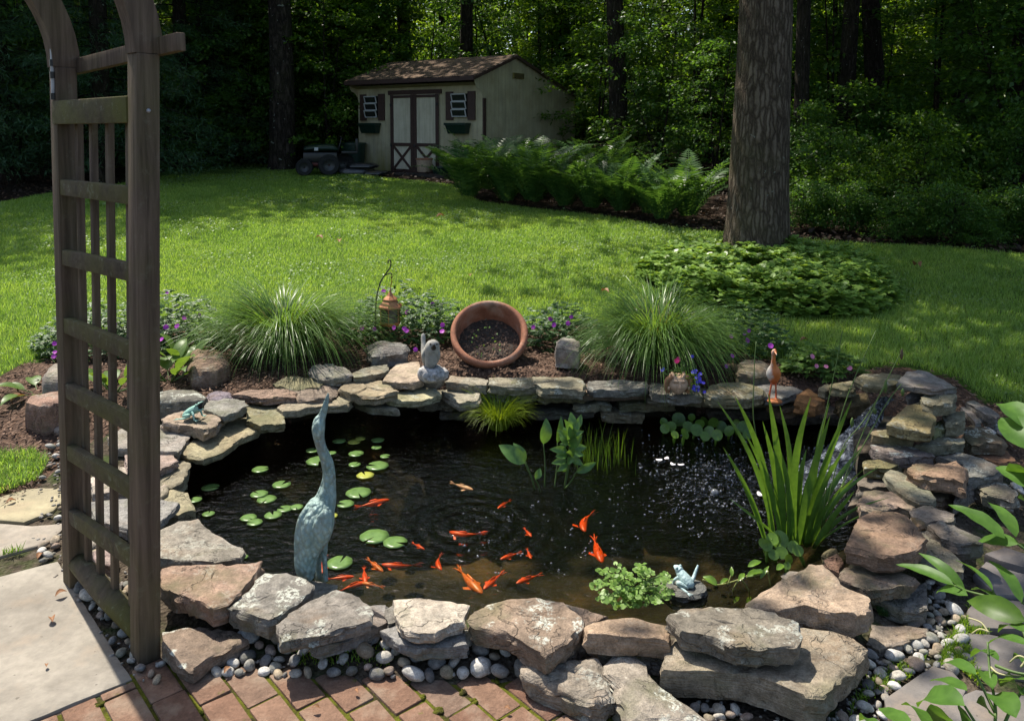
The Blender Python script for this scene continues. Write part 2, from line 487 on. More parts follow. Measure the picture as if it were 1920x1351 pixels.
def verdigris(name, c0, c1, brown=.5, feathers=60.0, fs=1.0):
    t = NT(name); o = t.n('TexCoord').outputs['Object']
    c = t.ramp(t.noise(o, 16, 6, .65), [(.3, c0), (.7, c1)])
    c = t.mix(t.math('MULTIPLY', t.ramp(t.noise(o, 7, 5, .6), [(.5, 0.), (.64, 1.)]), brown), c, (.20, .17, .15))
    c = t.mix(t.ramp(t.noise(o, 60, 3, .6), [(.62, 0.), (.7, .5)]), c, (.5, .62, .58))
    vd = t.voro(t.scalev(o, (1, 1, .6)), feathers)
    c = t.mix(1.0, c, t.ramp(vd, [(.08, 1 + .10 * fs), (.6, 1 - .20 * fs)]), 'MULTIPLY')
    return t.done(t.pbsdf(c, .62, t.bump(t.math('ADD', vd, t.math('MULTIPLY', t.noise(o, 90, 4), .4)), 1.0 * fs, -.010), spec=.3, metal=.1))
M_CRANE = verdigris('verdigris_bronze', (.18, .275, .255), (.36, .47, .44), .55)
M_FROG = verdigris('green_patina', (.16, .33, .27), (.34, .55, .47), .25, 140, .25)
M_FROG_PALE = verdigris('pale_blue_patina', (.27, .40, .40), (.48, .60, .58), .15, 140, .25)

def stork_mat():
    t = NT('rusted_painted_stork'); o = t.n('TexCoord').outputs['Object']
    x = t.n('SeparateXYZ', i_0=o)
    nz = t.math('MULTIPLY', t.math('SUBTRACT', t.noise(o, 20, 4), .5), .06)
    side = t.ramp(t.math('ADD', t.math('ADD', x.outputs[0], nz), .5), [(.468, 0.), (.486, 1.)])
    c = t.mix(side, (.55, .50, .44), t.ramp(t.noise(o, 18, 5), [(.3, (.42, .10, .02)), (.7, (.62, .20, .05))]))
    low = t.ramp(x.outputs[2], [(.10, 1.0), (.14, 0.0)])
    c = t.mix(low, c, (.48, .10, .035))
    return t.done(t.pbsdf(c, .5, t.bump(t.noise(o, 60, 4), .3, .004)))
M_STORK = stork_mat()

def slab_mat():
    t = NT('bluestone_paving'); p = t.pos(); oi = t.n('ObjectInfo')
    n1 = t.noise(p, 2.6, 6, .62, .3); n2 = t.noise(p, 22, 5, .65); n3 = t.noise(p, 130, 3)
    c = t.mix(1.0, oi.outputs['Color'], t.ramp(n1, [(.3, .74), (.5, 1.0), (.72, 1.22)]), 'MULTIPLY')
    c = t.mix(1.0, c, t.ramp(n2, [(.3, .80), (.7, 1.14)]), 'MULTIPLY')
    c = t.mix(t.ramp(t.noise(p, 5.5, 4, .6), [(.54, 0.), (.68, .35)]), c, (.24, .17, .11))
    c = t.mix(t.ramp(t.noise(p, 48, 2), [(.70, 0.), (.75, .6)]), c, (.06, .05, .04))
    c = t.mix(t.ramp(t.noise(p, 1.7, 6, .7, .8), [(.46, 0.), (.66, .5)]), c, (.115, .10, .08))
    h = t.math('ADD', t.math('MULTIPLY', n2, .7), t.math('MULTIPLY', n3, .4))
    return t.done(t.pbsdf(c, .8, t.bump(h, .35, .008), spec=.3))
M_SLAB = slab_mat()
def brick_mat():
    t = NT('worn_red_brick'); p = t.pos()
    base = t.ramp(t.island(), [(0, (.15, .080, .054)), (.3, (.185, .105, .070)), (.7, (.215, .13, .088)), (1, (.17, .118, .088))])
    n1 = t.noise(p, 14, 6, .65); n2 = t.noise(p, 90, 4, .7)
    c = t.mix(1.0, base, t.ramp(n1, [(.3, .66), (.7, 1.22)]), 'MULTIPLY')
    c = t.mix(1.0, c, t.ramp(n2, [(.3, .8), (.7, 1.15)]), 'MULTIPLY')
    c = t.mix(t.ramp(t.noise(p, 7, 4, .6), [(.5, 0.), (.68, .55)]), c, (.24, .20, .15))
    c = t.mix(t.ramp(t.noise(p, 17, 4, .6), [(.66, 0.), (.73, .8)]), c, (.10, .10, .02))
    return t.done(t.pbsdf(c, .85, t.bump(t.math('ADD', n1, t.math('MULTIPLY', n2, .9)), .8, .010), spec=.2))
M_BRICK = brick_mat()
def joint_mat():
    t = NT('mossy_joint_sand'); p = t.pos()
    c = t.ramp(t.noise(p, 9, 5, .7), [(.36, (.03, .022, .015)), (.5, (.09, .095, .012)), (.7, (.16, .17, .02))])
    return t.done(t.pbsdf(c, .95, t.bump(t.noise(p, 220, 4), .9, .01), spec=.1))
M_JOINT = joint_mat()

def water_mat():
    t = NT('dark_pond_water'); p = t.pos()
    w1 = t.noise(t.scalev(p, (1, 1.5, 1)), 9, 3, .55, .8); w2 = t.noise(p, 34, 3, .6, .5); w3 = t.noise(p, 3.0, 2, .5, .3)
    # stronger ripples near the small waterfall and rings in the middle of the pond
    def dist(cx, cy):
        v = t.n('VectorMath', operation='DISTANCE'); t.set(v.inputs[0], p); v.inputs[1].default_value = (cx, cy, -.05); return v.outputs['Value']
    a = P(1540, 890, -.05); b = P(880, 985, -.05)
    near = t.ramp(dist(a.x, a.y), [(.1, 1.0), (.5, .45), (1.0, .12)])
    ring = t.math('MULTIPLY', t.math('SINE', t.math('MULTIPLY', dist(b.x, b.y), 75.0)), t.ramp(dist(b.x, b.y), [(.08, .12), (.5, 0.)]))
    h = t.math('ADD', t.math('MULTIPLY', w2, t.math('ADD', near, .10)), t.math('ADD', t.math('MULTIPLY', w1, t.math('ADD', t.math('MULTIPLY', near, .9), .38)), t.math('ADD', ring, t.math('MULTIPLY', w3, .4))))
    nrm = t.bump(h, .85, .03)
    gl = t.n('BsdfGlossy', i_Roughness=.02, i_Normal=nrm)
    tr = t.n('BsdfTransparent', i_0=(.72, .68, .55))
    fr = t.n('Fresnel', i_IOR=1.36, i_Normal=nrm)
    return t.done(t.n('MixShader', i_0=fr, i_1=tr, i_2=gl))
M_WATER = water_mat()
def white_water():
    t = NT('white_tumbling_water'); o = t.pos()
    nz = t.noise(o, 21, 6, .72, 1.5)
    c = t.ramp(nz, [(.42, (.014, .016, .02)), (.53, (.11, .125, .15)), (.64, (.52, .56, .62))])
    return t.done(t.pbsdf(c, .12, t.bump(t.noise(o, 55, 4, .7, .8), 1.0, .03), spec=.7))
M_FOAM = white_water()
def bubble_mat():
    t = NT('bubble_film')
    g = t.n('BsdfGlossy', i_Roughness=.05); tr = t.n('BsdfTransparent'); d = t.n('BsdfDiffuse', i_0=(.8, .84, .9))
    fr = t.n('Fresnel', i_IOR=1.7)
    m1 = t.n('MixShader', i_0=.13, i_1=tr, i_2=d)
    return t.done(t.n('MixShader', i_0=fr, i_1=m1, i_2=g))
M_BUBBLE = bubble_mat()
def fish_mat(name, c0, c1, c2, spread):
    t = NT(name); o = t.n('TexCoord').outputs['Object']
    c = t.ramp(t.noise(o, 40, 3, .5), [(.35, c0), (.62, c1), (.62 + spread, c2)])
    return t.done(t.pbsdf(c, .35, spec=.4))
M_FISH = fish_mat('orange_fish_scales', (.70, .060, .006), (.85, .10, .012), (.85, .16, .03), .2)
M_FISH_MOT = fish_mat('mottled_fish_scales', (.75, .13, .015), (.62, .20, .04), (.12, .07, .03), .06)
M_FISH_PALE = fish_mat('pale_fish_scales', (.75, .42, .30), (.80, .55, .44), (.8, .2, .08), .1)

M_LEAF_A = leaf_mat('leaf_mid_green', (.045, .108, .014), (.13, .24, .034), .55)
M_LEAF_B = leaf_mat('leaf_dark_green', (.038, .10, .018), (.105, .215, .042), .52)
M_LEAF_C = leaf_mat('leaf_bright_green', (.11, .215, .018), (.24, .37, .045), .6)
M_NEEDLE = leaf_mat('pine_needles', (.03, .075, .036), (.075, .155, .08), .4, .55)
M_FERN = leaf_mat('fern_green', (.028, .078, .020), (.085, .175, .05), .45, .4)
def grass_mat():
    t = NT('lawn_blades'); p = t.pos()
    col = t.ramp(t.island(), [(0, (.15, .265, .035)), (.6, (.26, .40, .075)), (1, (.40, .52, .15))])
    col = t.mix(1.0, col, t.ramp(t.noise(p, .9, 5, .65), [(.3, (.62, .70, .6)), (.5, (1., 1., 1.)), (.7, (1.25, 1.12, 1.0))]), 'MULTIPLY')
    pr = t.pbsdf(col, .40, spec=.4); tr = t.n('BsdfTranslucent'); t.set(tr.inputs[0], t.mix(1.0, col, (1.2, 1.22, .6), 'MULTIPLY'))
    return t.done(t.n('MixShader', i_0=.5, i_1=pr, i_2=tr))
M_GRASS = grass_mat()
M_TUFT = leaf_mat('fountain_grass_blades', (.07, .15, .03), (.17, .29, .085), .45, .36, None, .4)
M_SEDGE = leaf_mat('lime_sedge_blades', (.14, .22, .015), (.25, .34, .03), .4, .45)
M_IRIS = leaf_mat('iris_blades', (.06, .14, .022), (.13, .25, .05), .45, .36, None, .4)
M_PACHY = leaf_mat('groundcover_leaves', (.12, .22, .035), (.26, .40, .10), .4, .34, None, .5)
M_HOSTA = leaf_mat('broad_bed_leaves', (.07, .14, .03), (.15, .25, .06), .4, .42)
M_GERAN = leaf_mat('geranium_leaves', (.042, .10, .032), (.09, .17, .06), .4, .45)
M_CRESS = leaf_mat('pale_parsley_leaves', (.15, .27, .055), (.24, .38, .10), .35, .45)
M_HYAC = leaf_mat('hyacinth_leaves', (.09, .19, .025), (.19, .31, .05), .35, .25, None, .5)
M_PICK = leaf_mat('pickerel_leaves', (.075, .165, .04), (.12, .23, .065), .35, .32, None, .4)
M_BUSH = leaf_mat('glossy_peony_leaves', (.05, .125, .022), (.105, .215, .04), .42, .46, None, .3)
M_PAD = leaf_mat('lily_pad_green', (.085, .165, .045), (.17, .27, .085), .1, .3, None, .45)
M_PAD_Y = leaf_mat('lily_pad_yellowing', (.30, .32, .05), (.38, .40, .10), .1, .35)
M_STEM = plain('green_stem', (.07, .12, .025), .6)
M_STEM_BR = plain('brown_stem', (.09, .06, .03), .7)
M_MAGENTA = leaf_mat('magenta_petals', (.36, .04, .42), (.52, .08, .58), .3, .5, (1.2, .8, 1.2))
M_BLUE = leaf_mat('blue_petals', (.06, .04, .50), (.12, .10, .75), .3, .5, (1, 1, 1.2))
M_PINK = leaf_mat('pink_petals', (.70, .16, .36), (.80, .34, .50), .3, .5, (1.1, .9, 1))
M_HOTPINK = leaf_mat('hot_pink_petals', (.62, .02, .16), (.75, .05, .26), .3, .5, (1.1, .9, 1))
M_DRYLEAF = leaf_mat('dry_fallen_leaf', (.20, .09, .04), (.36, .19, .10), .2, .6, (1.2, 1, .7))
M_CHIP = leaf_mat('bark_chips', (.045, .026, .019), (.21, .135, .10), 0.0, .85, None, .2)
M_LITTERLEAF = leaf_mat('brown_leaf_litter', (.02, .012, .008), (.10, .055, .034), .1, .7, (1, 1, .8))

def siding_mat(nm='grooved_beige_siding', ca=(.34, .29, .18), cb=(.46, .41, .27)):
    t = NT(nm); o = t.n('TexCoord').outputs['UV']; ob = t.n('TexCoord').outputs['Object']
    sx = t.n('SeparateXYZ', i_0=o)
    fr = t.math('FRACT', t.math('MULTIPLY', sx.outputs[0], 7.5))
    groove = t.math('MULTIPLY', t.ramp(fr, [(.0, 1.), (.05, 0.)]), 1.0)
    c = t.ramp(t.noise(ob, 3, 5, .6), [(.3, ca), (.7, cb)])
    c = t.mix(t.math('MULTIPLY', groove, .55), c, (.10, .09, .07))
    streak = t.noise(t.scalev(ob, (9, 9, .8)), 1.3, 4, .6)
    c = t.mix(t.math('MULTIPLY', t.ramp(streak, [(.45, 0.), (.7, .5)]), 1.0), c, (.25, .24, .17))
    low = t.ramp(t.math('ADD', sx.outputs[1], t.math('MULTIPLY', t.math('SUBTRACT', streak, .5), .9)), [(.05, .85), (.65, 0.)])
    c = t.mix(low, c, (.19, .17, .045))
    h = t.math('SUBTRACT', t.math('MULTIPLY', t.noise(t.scalev(ob, (40, 40, 3)), 1, 4), .3), groove)
    return t.done(t.pbsdf(c, .8, t.bump(h, .6, .012), spec=.2))
M_SIDING = siding_mat()
M_DOOR = siding_mat('pale_door_siding', (.48, .425, .31), (.60, .55, .42))
def shingle_mat():
    t = NT('brown_shingles'); o = t.n('TexCoord').outputs['UV']
    b = t.n('TexBrick', offset=.5, i_0=o)
    b.inputs['Color1'].default_value = (.085, .055, .036, 1); b.inputs['Color2'].default_value = (.15, .098, .062, 1); b.inputs['Mortar'].default_value = (.025, .018, .013, 1)
    b.inputs['Scale'].default_value = 1.0; b.inputs['Mortar Size'].default_value = .010; b.inputs['Brick Width'].default_value = .22; b.inputs['Row Height'].default_value = .13
    c = t.mix(1.0, b.outputs[0], t.ramp(t.noise(o, 3, 5, .6), [(.3, .62), (.7, 1.3)]), 'MULTIPLY')
    c = t.mix(t.ramp(t.noise(o, 30, 3), [(.68, 0.), (.74, .6)]), c, (.2, .17, .1))
    return t.done(t.pbsdf(c, .9, t.bump(t.math('ADD', b.outputs[1], t.math('MULTIPLY', t.noise(o, 120, 3), .4)), .6, -.012), spec=.15))
M_SHINGLE = shingle_mat()
# ------------------------------------------------------------------ ground zones
WATER_Z = -0.05
POND_PX = [(350, 905), (395, 868), (480, 833), (545, 800), (650, 775), (760, 773), (870, 775), (1000, 785), (1100, 786), (1250, 788),
           (1350, 792), (1480, 796), (1560, 800), (1640, 850), (1625, 905), (1600, 950), (1585, 990), (1560, 1030), (1500, 1062), (1440, 1100),
           (1400, 1130), (1270, 1142), (1100, 1140), (1000, 1118), (900, 1128), (720, 1128), (640, 1098), (590, 1092), (495, 1060), (455, 1020), (380, 970)]
POND = [tuple(P(x, y, WATER_Z))[:2] for x, y in POND_PX]
LAWN_FRONT = [(-420, 735), (0, 706), (110, 655), (300, 622), (420, 606), (560, 606), (700, 612), (850, 615), (1000, 612), (1100, 606), (1250, 616), (1380, 655),
              (1430, 668), (1520, 690), (1600, 690), (1700, 684), (1800, 712), (1850, 752), (1930, 765), (2300, 790)]
FOREST_EDGE = [(-500, 395), (0, 381), (100, 362), (300, 335), (380, 312), (450, 307), (560, 314), (640, 326), (760, 338), (850, 348), (900, 380), (1000, 392), (1130, 407),
               (1250, 427), (1340, 436), (1480, 449), (1600, 455), (1750, 464), (1920, 478), (2400, 500)]
LF = [tuple(G(*p))[:2] for p in LAWN_FRONT]
FE = [tuple(G(*p))[:2] for p in FOREST_EDGE]
LAWN_POLY = LF + FE[::-1]
BED_POLY = [tuple(G(*p))[:2] for p in [(-420, 735), (0, 706), (110, 655), (300, 622)]] + LF[4:] + [(4.5, 3.6), (2.2, 4.0), (2.0, 4.6), (-2.0, 4.6), (-2.3, 4.1), (-2.3, 3.55), (-6, 3.6)]
TREE_BASE = G(1420, 497)

def ground_z(x, y):
    z = base_z(x, y)
    pd_ = poly_dist(x, y, POND)
    berm = np.clip((pd_ - .2) / .1, 0, 1) * np.clip((.55 - pd_) / .2, 0, 1)
    z = z + .045 * berm * berm * (3 - 2 * berm) * np.clip((4.6 - np.asarray(y)) / .8, 0, 1)
    ins = in_poly(x, y, POND); d = poly_dist(x, y, POND)
    sd = np.where(ins, -d, d)                       # the bowl starts just outside the visible water line
    bowl = np.clip((0.15 - sd) / 0.16, 0, 1)
    deep = 0.16 + 0.40 * np.clip(-sd / 0.5, 0, 1)
    return z * (1 - bowl) + bowl * (WATER_Z - deep)
def axis(lo, hi, fine_lo, fine_hi, fine, grow=1.12, cap=2.0):
    a = list(np.arange(fine_lo, fine_hi + 1e-6, fine)); s = fine
    while a[-1] < hi: s = min(s * grow, cap); a.append(a[-1] + s)
    s = fine
    while a[0] > lo: s = min(s * grow, cap); a.insert(0, a[0] - s)
    return np.array(a)
gx = axis(-75, 75, -2.6, 3.0, .045); gy = axis(-12, 95, 1.2, 6.4, .045)
GXX, GYY = np.meshgrid(gx, gy)
zz = ground_z(GXX, GYY)
zz = zz + np.where(GYY > 18, (np.sin(GXX * .45) + np.cos(GYY * .33)) * .06, 0) - .012
nv = len(gx)
idx = np.arange(len(gx) * len(gy)).reshape(len(gy), len(gx))
gf = np.stack([idx[:-1, :-1], idx[:-1, 1:], idx[1:, 1:], idx[1:, :-1]], -1).reshape(-1, 4)
me = arr_mesh('ground', np.stack([GXX, GYY, zz], -1).reshape(-1, 3), gf, True)
cx_ = (GXX[:-1, :-1] + GXX[1:, 1:]) / 2; cy_ = (GYY[:-1, :-1] + GYY[1:, 1:]) / 2
mi = np.full(cx_.shape, 4)
mi[cy_ > 9] = 2
mi[in_poly(cx_, cy_, BED_POLY)] = 1
mi[in_poly(cx_, cy_, LAWN_POLY)] = 0
dd = poly_dist(cx_, cy_, POND)
mi[in_poly(cx_, cy_, POND) | (dd < .09)] = 3
me.polygons.foreach_set('material_index', mi.ravel().astype(np.int32))
for m in (M_LAWN, M_MULCH, M_LITTER, M_LINER, M_GRAVEL): me.materials.append(m)
tag(link('ground', me), kind='structure')

# pond water: one sheet that runs in under the rim stones
cxm = sum(p[0] for p in POND) / len(POND); cym = sum(p[1] for p in POND) / len(POND)
bm = bmesh.new()
ring = []
for x, y in POND:
    v = Vector((x - cxm, y - cym)); v *= (1 + .09 / v.length)
    ring.append(bm.verts.new((cxm + v.x, cym + v.y, WATER_Z)))
bm.faces.new(ring)
me_w = bm_mesh('pond_water', bm)
if me_w.polygons[0].normal.z < 0: me_w.flip_normals()
tag(link('pond_water', me_w, M_WATER), kind='structure')

# ------------------------------------------------------------------ brick patio and flagstones
BA = Vector((-.652, .758)); BB = Vector((.769, .639))            # long and short brick directions on the ground
BA.normalize(); BB = Vector((BA.y, -BA.x))
CORNER = P(246, 1271, 0).to_2d()                                 # inner corner of the big paving slab
def bk(a, b): return CORNER + BA * a + BB * b
edge = [P(*p, 0).to_2d() for p in [(236, 1262), (330, 1238), (440, 1248), (560, 1250), (700, 1258), (870, 1256), (1000, 1262), (1090, 1290), (1160, 1345), (1300, 1480)]]
BRICK_POLY = [tuple(p) for p in edge] + [(1.6, 1.0), (-3.5, .6), tuple(bk(0, -3.0))]
BL, BW, GAP = .2, .098, .010
bm = bmesh.new()
for r in range(-34, 30):
    b0 = r * (BW + GAP) + .012
    for c in range(-24, 10):
        a0 = (c + (.5 if r % 2 else 0)) * (BL + GAP) + .055
        if b0 < -.02 and a0 + BL > -.012:                       # the slab lies here; bricks butt against it
            if a0 > -.05: continue
            L = min(BL, -.014 - a0)
        else: L = BL
        ctr = bk(a0 + L / 2, b0 + BW / 2)
        if ctr.y < .9 or not in_poly(np.array([ctr.x]), np.array([ctr.y]), BRICK_POLY)[0]: continue
        w = BW
        rot = Matrix.Rotation(math.atan2(BA.y, BA.x) + random.gauss(0, .012), 3, 'Z') @ Matrix.Rotation(random.gauss(0, .012), 3, 'X') @ Matrix.Rotation(random.gauss(0, .010), 3, 'Y')
        box(bm, (ctr.x, ctr.y, -.028 + random.gauss(0, .0022)), (L, w * random.uniform(.97, 1.0), .056), rot, .006)
tag(link('brick_patio', bm_mesh('brick_patio', bm, 50), M_BRICK), kind='structure')
bm = bmesh.new()
jp = [tuple(p) for p in edge] + [(1.6, 1.0), (-3.5, .6), tuple(bk(-.02, -3.0)), tuple(bk(-.02, -.02))]
bm.faces.new([bm.verts.new((x, y, -.007)) for x, y in jp])
tag(link('patio_bed', bm_mesh('patio_bed', bm), M_JOINT), kind='structure')

FOOT = []                                                        # footprints of stones and slabs: no pebbles grow through them
def resample(poly, step):
    out = []
    for i in range(len(poly)):
        a = Vector(poly[i][:2]); b = Vector(poly[(i + 1) % len(poly)][:2])
        k = max(1, int(round((b - a).length / step)))
        for j in range(k): out.append(a.lerp(b, j / k))
    return out
def n3(x, y, z): return noise.noise(Vector((x, y, z)))
def rock_mesh(name, poly, ztop, th, rough=1.0, rnd=0.0, tilt=(0, 0), seed=0.0, step=.017, edge_j=.007):
    """broken slab: traced top outline, real thickness, chipped edge, layered side"""
    pts = resample(poly, step)
    c = sum(pts, Vector((0, 0))) / len(pts)
    size = max((p - c).length for p in pts)
    bm = bmesh.new(); rings = []
    def zt(p): return tilt[0] * (p.x - c.x) + tilt[1] * (p.y - c.y)
    prof = [(.18, .0), (.42, .0), (.66, 0.), (.86, -.0 - rnd * .07), (.972, -.025 - rnd * .17), (1.0, -.10 - rnd * .26), (1.006, -.34), (1.0 + rnd * .03, -.58), (.99, -.82), (.955 - rnd * .06, -1.0)]
    for li, (s, dz) in enumerate(prof):
        ring = []
        for i, p in enumerate(pts):
            q = c + (p - c) * s
            side = li >= 5
            dirv = (p - c).normalized()
            if li >= 4:
                amp = edge_j + (.008 * rough * min(1, th / .06) if side else 0)
                q = q + dirv * amp * (n3(p.x * 18, p.y * 18, seed + li * (.9 if side else .2)) + .6 * n3(p.x * 47, p.y * 47, seed + li * 1.7) + .35 * n3(p.x * 110, p.y * 110, seed + li))
                if side: q = q + dirv * .006 * rough * n3(p.x * 6, p.y * 6, seed + 31 + li * .6)
            z = ztop + dz * th + zt(q)
            hz = .007 * rough * n3(q.x * 7, q.y * 7, seed + 5) + .0045 * rough * n3(q.x * 24, q.y * 24, seed + 9)
            # stepped cleavage: parts of the top sit one thin layer lower
            st = n3(q.x * 5.5, q.y * 5.5, seed + 77)
            if st > .16: hz -= min(.007, th * .12) * rough
            z += hz * (1.0 if li < 6 else .5)
            if rnd and li < 4: z += rnd * th * .22 * (1 - s * s)
            ring.append(bm.verts.new((q.x, q.y, z)))
        rings.append(ring)
    n = len(pts)
    cv = bm.verts.new((c.x, c.y, ztop + .007 * rough * n3(c.x * 7, c.y * 7, seed + 5) + rnd * th * .22))
    for k in range(n): bm.faces.new((cv, rings[0][k], rings[0][(k + 1) % n]))
    for a, b in zip(rings[:-1], rings[1:]):
        for k in range(n): bm.faces.new((a[k], b[k], b[(k + 1) % n], a[(k + 1) % n]))
    bm.faces.new(rings[-1])
    return bm_mesh(name, bm, 31 if rnd < .5 else 60)
_seed = [1.0]
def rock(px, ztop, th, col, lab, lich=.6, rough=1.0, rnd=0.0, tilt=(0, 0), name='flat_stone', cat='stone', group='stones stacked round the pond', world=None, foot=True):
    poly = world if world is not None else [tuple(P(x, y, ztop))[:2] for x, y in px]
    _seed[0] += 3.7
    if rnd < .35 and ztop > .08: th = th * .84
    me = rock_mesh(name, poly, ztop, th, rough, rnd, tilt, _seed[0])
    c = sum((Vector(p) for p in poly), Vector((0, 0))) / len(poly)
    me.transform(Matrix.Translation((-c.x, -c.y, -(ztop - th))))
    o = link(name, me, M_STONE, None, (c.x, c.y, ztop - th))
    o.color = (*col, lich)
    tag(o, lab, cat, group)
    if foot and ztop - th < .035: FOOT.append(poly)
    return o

# flagstones (right: dark grey slabs; left: pale slabs)
def slab(px=None, z=.012, th=.05, col=(.3, .28, .24), lab='', world=None):
    poly = world or [tuple(P(x, y, z))[:2] for x, y in px]
    _seed[0] += 2.3
    me = rock_mesh('flagstone', poly, z, th, .22, 0, (0, 0), _seed[0], .04, .0025)
    o = link('flagstone', me, M_SLAB); o.color = (*col, 1)
    tag(o, lab, 'paving slab', 'flagstones of the garden path'); FOOT.append(poly)
slab(world=[tuple(bk(0, 0)), tuple(bk(.93, -.02)), tuple(bk(1.0, -.62)), tuple(bk(.97, -1.3)), tuple(bk(0, -1.3))], z=.004, col=(.25, .225, .185), lab='large pale rectangular paving slab in the front left corner')
slab([(-60, 975), (60, 985), (128, 978), (95, 1010), (66, 1022), (0, 1040), (-80, 1050)], .004, .05, (.275, .24, .195), 'narrow pale paving slab right behind the large one on the left')
slab([(-60, 940), (0, 930), (60, 910), (125, 902), (122, 935), (100, 955), (45, 976), (-60, 968)], .01, .05, (.29, .25, .155), 'mossy tan paving slab beside the strip of grass on the left')
FLAG_C = (.145, .132, .122)
slab(Z('C', [(1345, 995), (1470, 1030), (1565, 1140), (1500, 1260), (1300, 1340), (1050, 1262), (1040, 1200)]), .014, .05, FLAG_C, 'dark grey flagstone between the right pebbles and the leafy foreground plant')
slab(Z('C', [(1560, 790), (1700, 800), (1960, 850), (1960, 1060), (1610, 1010)]), .014, .05, FLAG_C, 'dark flagstone behind the seedling tendrils at the right edge')
slab(Z('C', [(1560, 640), (1640, 560), (1960, 600), (1960, 770), (1700, 760), (1570, 740)]), .014, .05, (.15, .135, .125), 'dark flagstone under the darkest hanging leaf on the right')
slab(Z('C', [(1600, 420), (1690, 330), (1960, 400), (1960, 560), (1740, 550)]), .02, .05, (.13, .12, .12), 'charcoal flagstone behind the bright drooping leaves on the right')
slab(Z('C', [(1670, 290), (1800, 250), (1960, 300), (1960, 385), (1760, 330)]), .05, .06, (.11, .10, .10), 'dark thin flagstone farthest back at the right edge')
slab([(1640, 1360), (1830, 1290), (1990, 1310), (1990, 1420), (1700, 1440)], .014, .05, FLAG_C, 'dark flagstone in the front right corner under the leaves')

# ------------------------------------------------------------------ rim stones, traced one by one
BR = (.25, .185, .14); GY = (.245, .225, .20); TAN = (.34, .28, .21); OL = (.25, .215, .135); PALE = (.50, .45, .38); RED = (.27, .155, .115); DK = (.16, .14, .125); PINK = (.33, .225, .17); GREEN = (.20, .195, .10); BLUE = (.185, .185, .185)
# --- front left
rock(Z('A', [(5, 370), (130, 345), (400, 338), (620, 325), (560, 430), (480, 520), (410, 575), (320, 605), (190, 540), (60, 500), (5, 455)]), .15, .085, PINK, 'pinkish brown slab between the arbor and the lichen dotted stone', .25)
rock(Z('A', [(630, 392), (760, 400), (925, 440), (900, 510), (780, 600), (650, 665), (590, 650), (410, 580), (520, 500), (590, 420)]), .15, .09, GY, 'grey brown lichen dotted stone left of the crane statue', 1.0)
rock(Z('A', [(900, 430), (1065, 448), (1068, 480), (960, 535), (800, 600), (780, 590)]), .085, .07, GY, 'small grey slab right under the crane statue', .2)
rock(Z('A', [(1060, 493), (1150, 520), (1275, 600), (1265, 680), (1020, 745), (720, 810), (700, 700), (760, 650), (900, 550)]), .15, .05, (.235, .21, .185), 'broad flat grey slab in front of the crane statue', .7, .6)
rock(Z('A', [(1200, 585), (1360, 582), (1368, 690), (1200, 770), (950, 840), (900, 820), (1000, 700)]), .095, .05, (.22, .205, .195), 'grey slab lying beneath the broad flat slab before the crane', .1, .7)
rock(Z('A', [(1355, 600), (1425, 560), (1440, 660), (1370, 690)]), .11, .05, GY, 'small grey stone wedged left of the cream slab', .1)
rock(Z('A', [(1400, 555), (1530, 548), (1700, 560), (1860, 580), (1830, 640), (1820, 690), (1740, 705), (1650, 760), (1490, 750), (1450, 720), (1410, 650)]), .15, .045, (.52, .45, .37), 'cream coloured flat slab, the palest stone of the front rim', .1, .7)
rock(Z('A', [(1320, 735), (1420, 690), (1820, 720), (1850, 830), (1540, 850), (1440, 820)]), .10, .05, (.26, .25, .24), 'blue grey slab lying beneath the cream slab', .0, .7)
rock(Z('A', [(10, 745), (150, 715), (430, 728), (525, 785), (330, 880), (200, 965), (110, 935), (15, 820)]), .06, .055, BR, 'brown stone with a big white lichen patch at the foot of the arbor', 1.0, .8)
# --- front middle
rock(Z('B', [(140, 480), (320, 430), (540, 402), (720, 440), (850, 545), (840, 600), (740, 700), (600, 785), (450, 710), (350, 640), (130, 590), (95, 560)]), .15, .085, (.29, .215, .16), 'large brown stone with pale lichen at the middle of the front rim', 1.0, 1.1, .1)
rock(Z('B', [(860, 590), (1000, 545), (1180, 530), (1390, 580), (1425, 640), (1400, 685), (1130, 668), (870, 650)]), .15, .08, (.37, .265, .185), 'blocky orange tan stone in front of the bushy water parsley', .1, 1.0)
rock(Z('B', [(720, 450), (880, 490), (1010, 540), (860, 610), (800, 760), (700, 790)]), .08, .06, (.27, .20, .155), 'brown stone half hidden between the lichen stone and the tan block', .2)
rock([(1251, 1150), (1280, 1138), (1314, 1134), (1348, 1128), (1395, 1134), (1455, 1145), (1462, 1152), (1500, 1163), (1500, 1190), (1490, 1208), (1420, 1214), (1380, 1212), (1340, 1195), (1275, 1180)], .20, .075, (.235, .205, .165), 'cracked grey brown slab resting on the biggest front stone', .7, 1.2)
rock([(1245, 1225), (1265, 1190), (1400, 1160), (1560, 1180), (1605, 1196), (1628, 1212), (1592, 1258), (1545, 1300), (1510, 1304), (1400, 1262), (1330, 1255), (1240, 1252)], .115, .11, (.285, .235, .175), 'biggest stone of the front rim, lying under the cracked slab', .15, 1.0)
rock([(975, 1240), (1000, 1233), (1065, 1228), (1120, 1230), (1125, 1250), (1135, 1275), (1150, 1300), (1130, 1312), (1100, 1306), (1050, 1288), (1000, 1272), (975, 1260)], .075, .075, (.31, .265, .215), 'rounded pitted rock at the edge of the brick patio', .5, 1.8, .5)
rock([(1129, 1243), (1150, 1222), (1188, 1223), (1211, 1238), (1214, 1258), (1242, 1286), (1274, 1304), (1308, 1330), (1345, 1362), (1180, 1370), (1168, 1321), (1148, 1298), (1150, 1280), (1131, 1258)], .075, .075, (.33, .285, .235), 'long rounded rock with white lichen running to the bottom edge', 1.0, 1.6, .45)
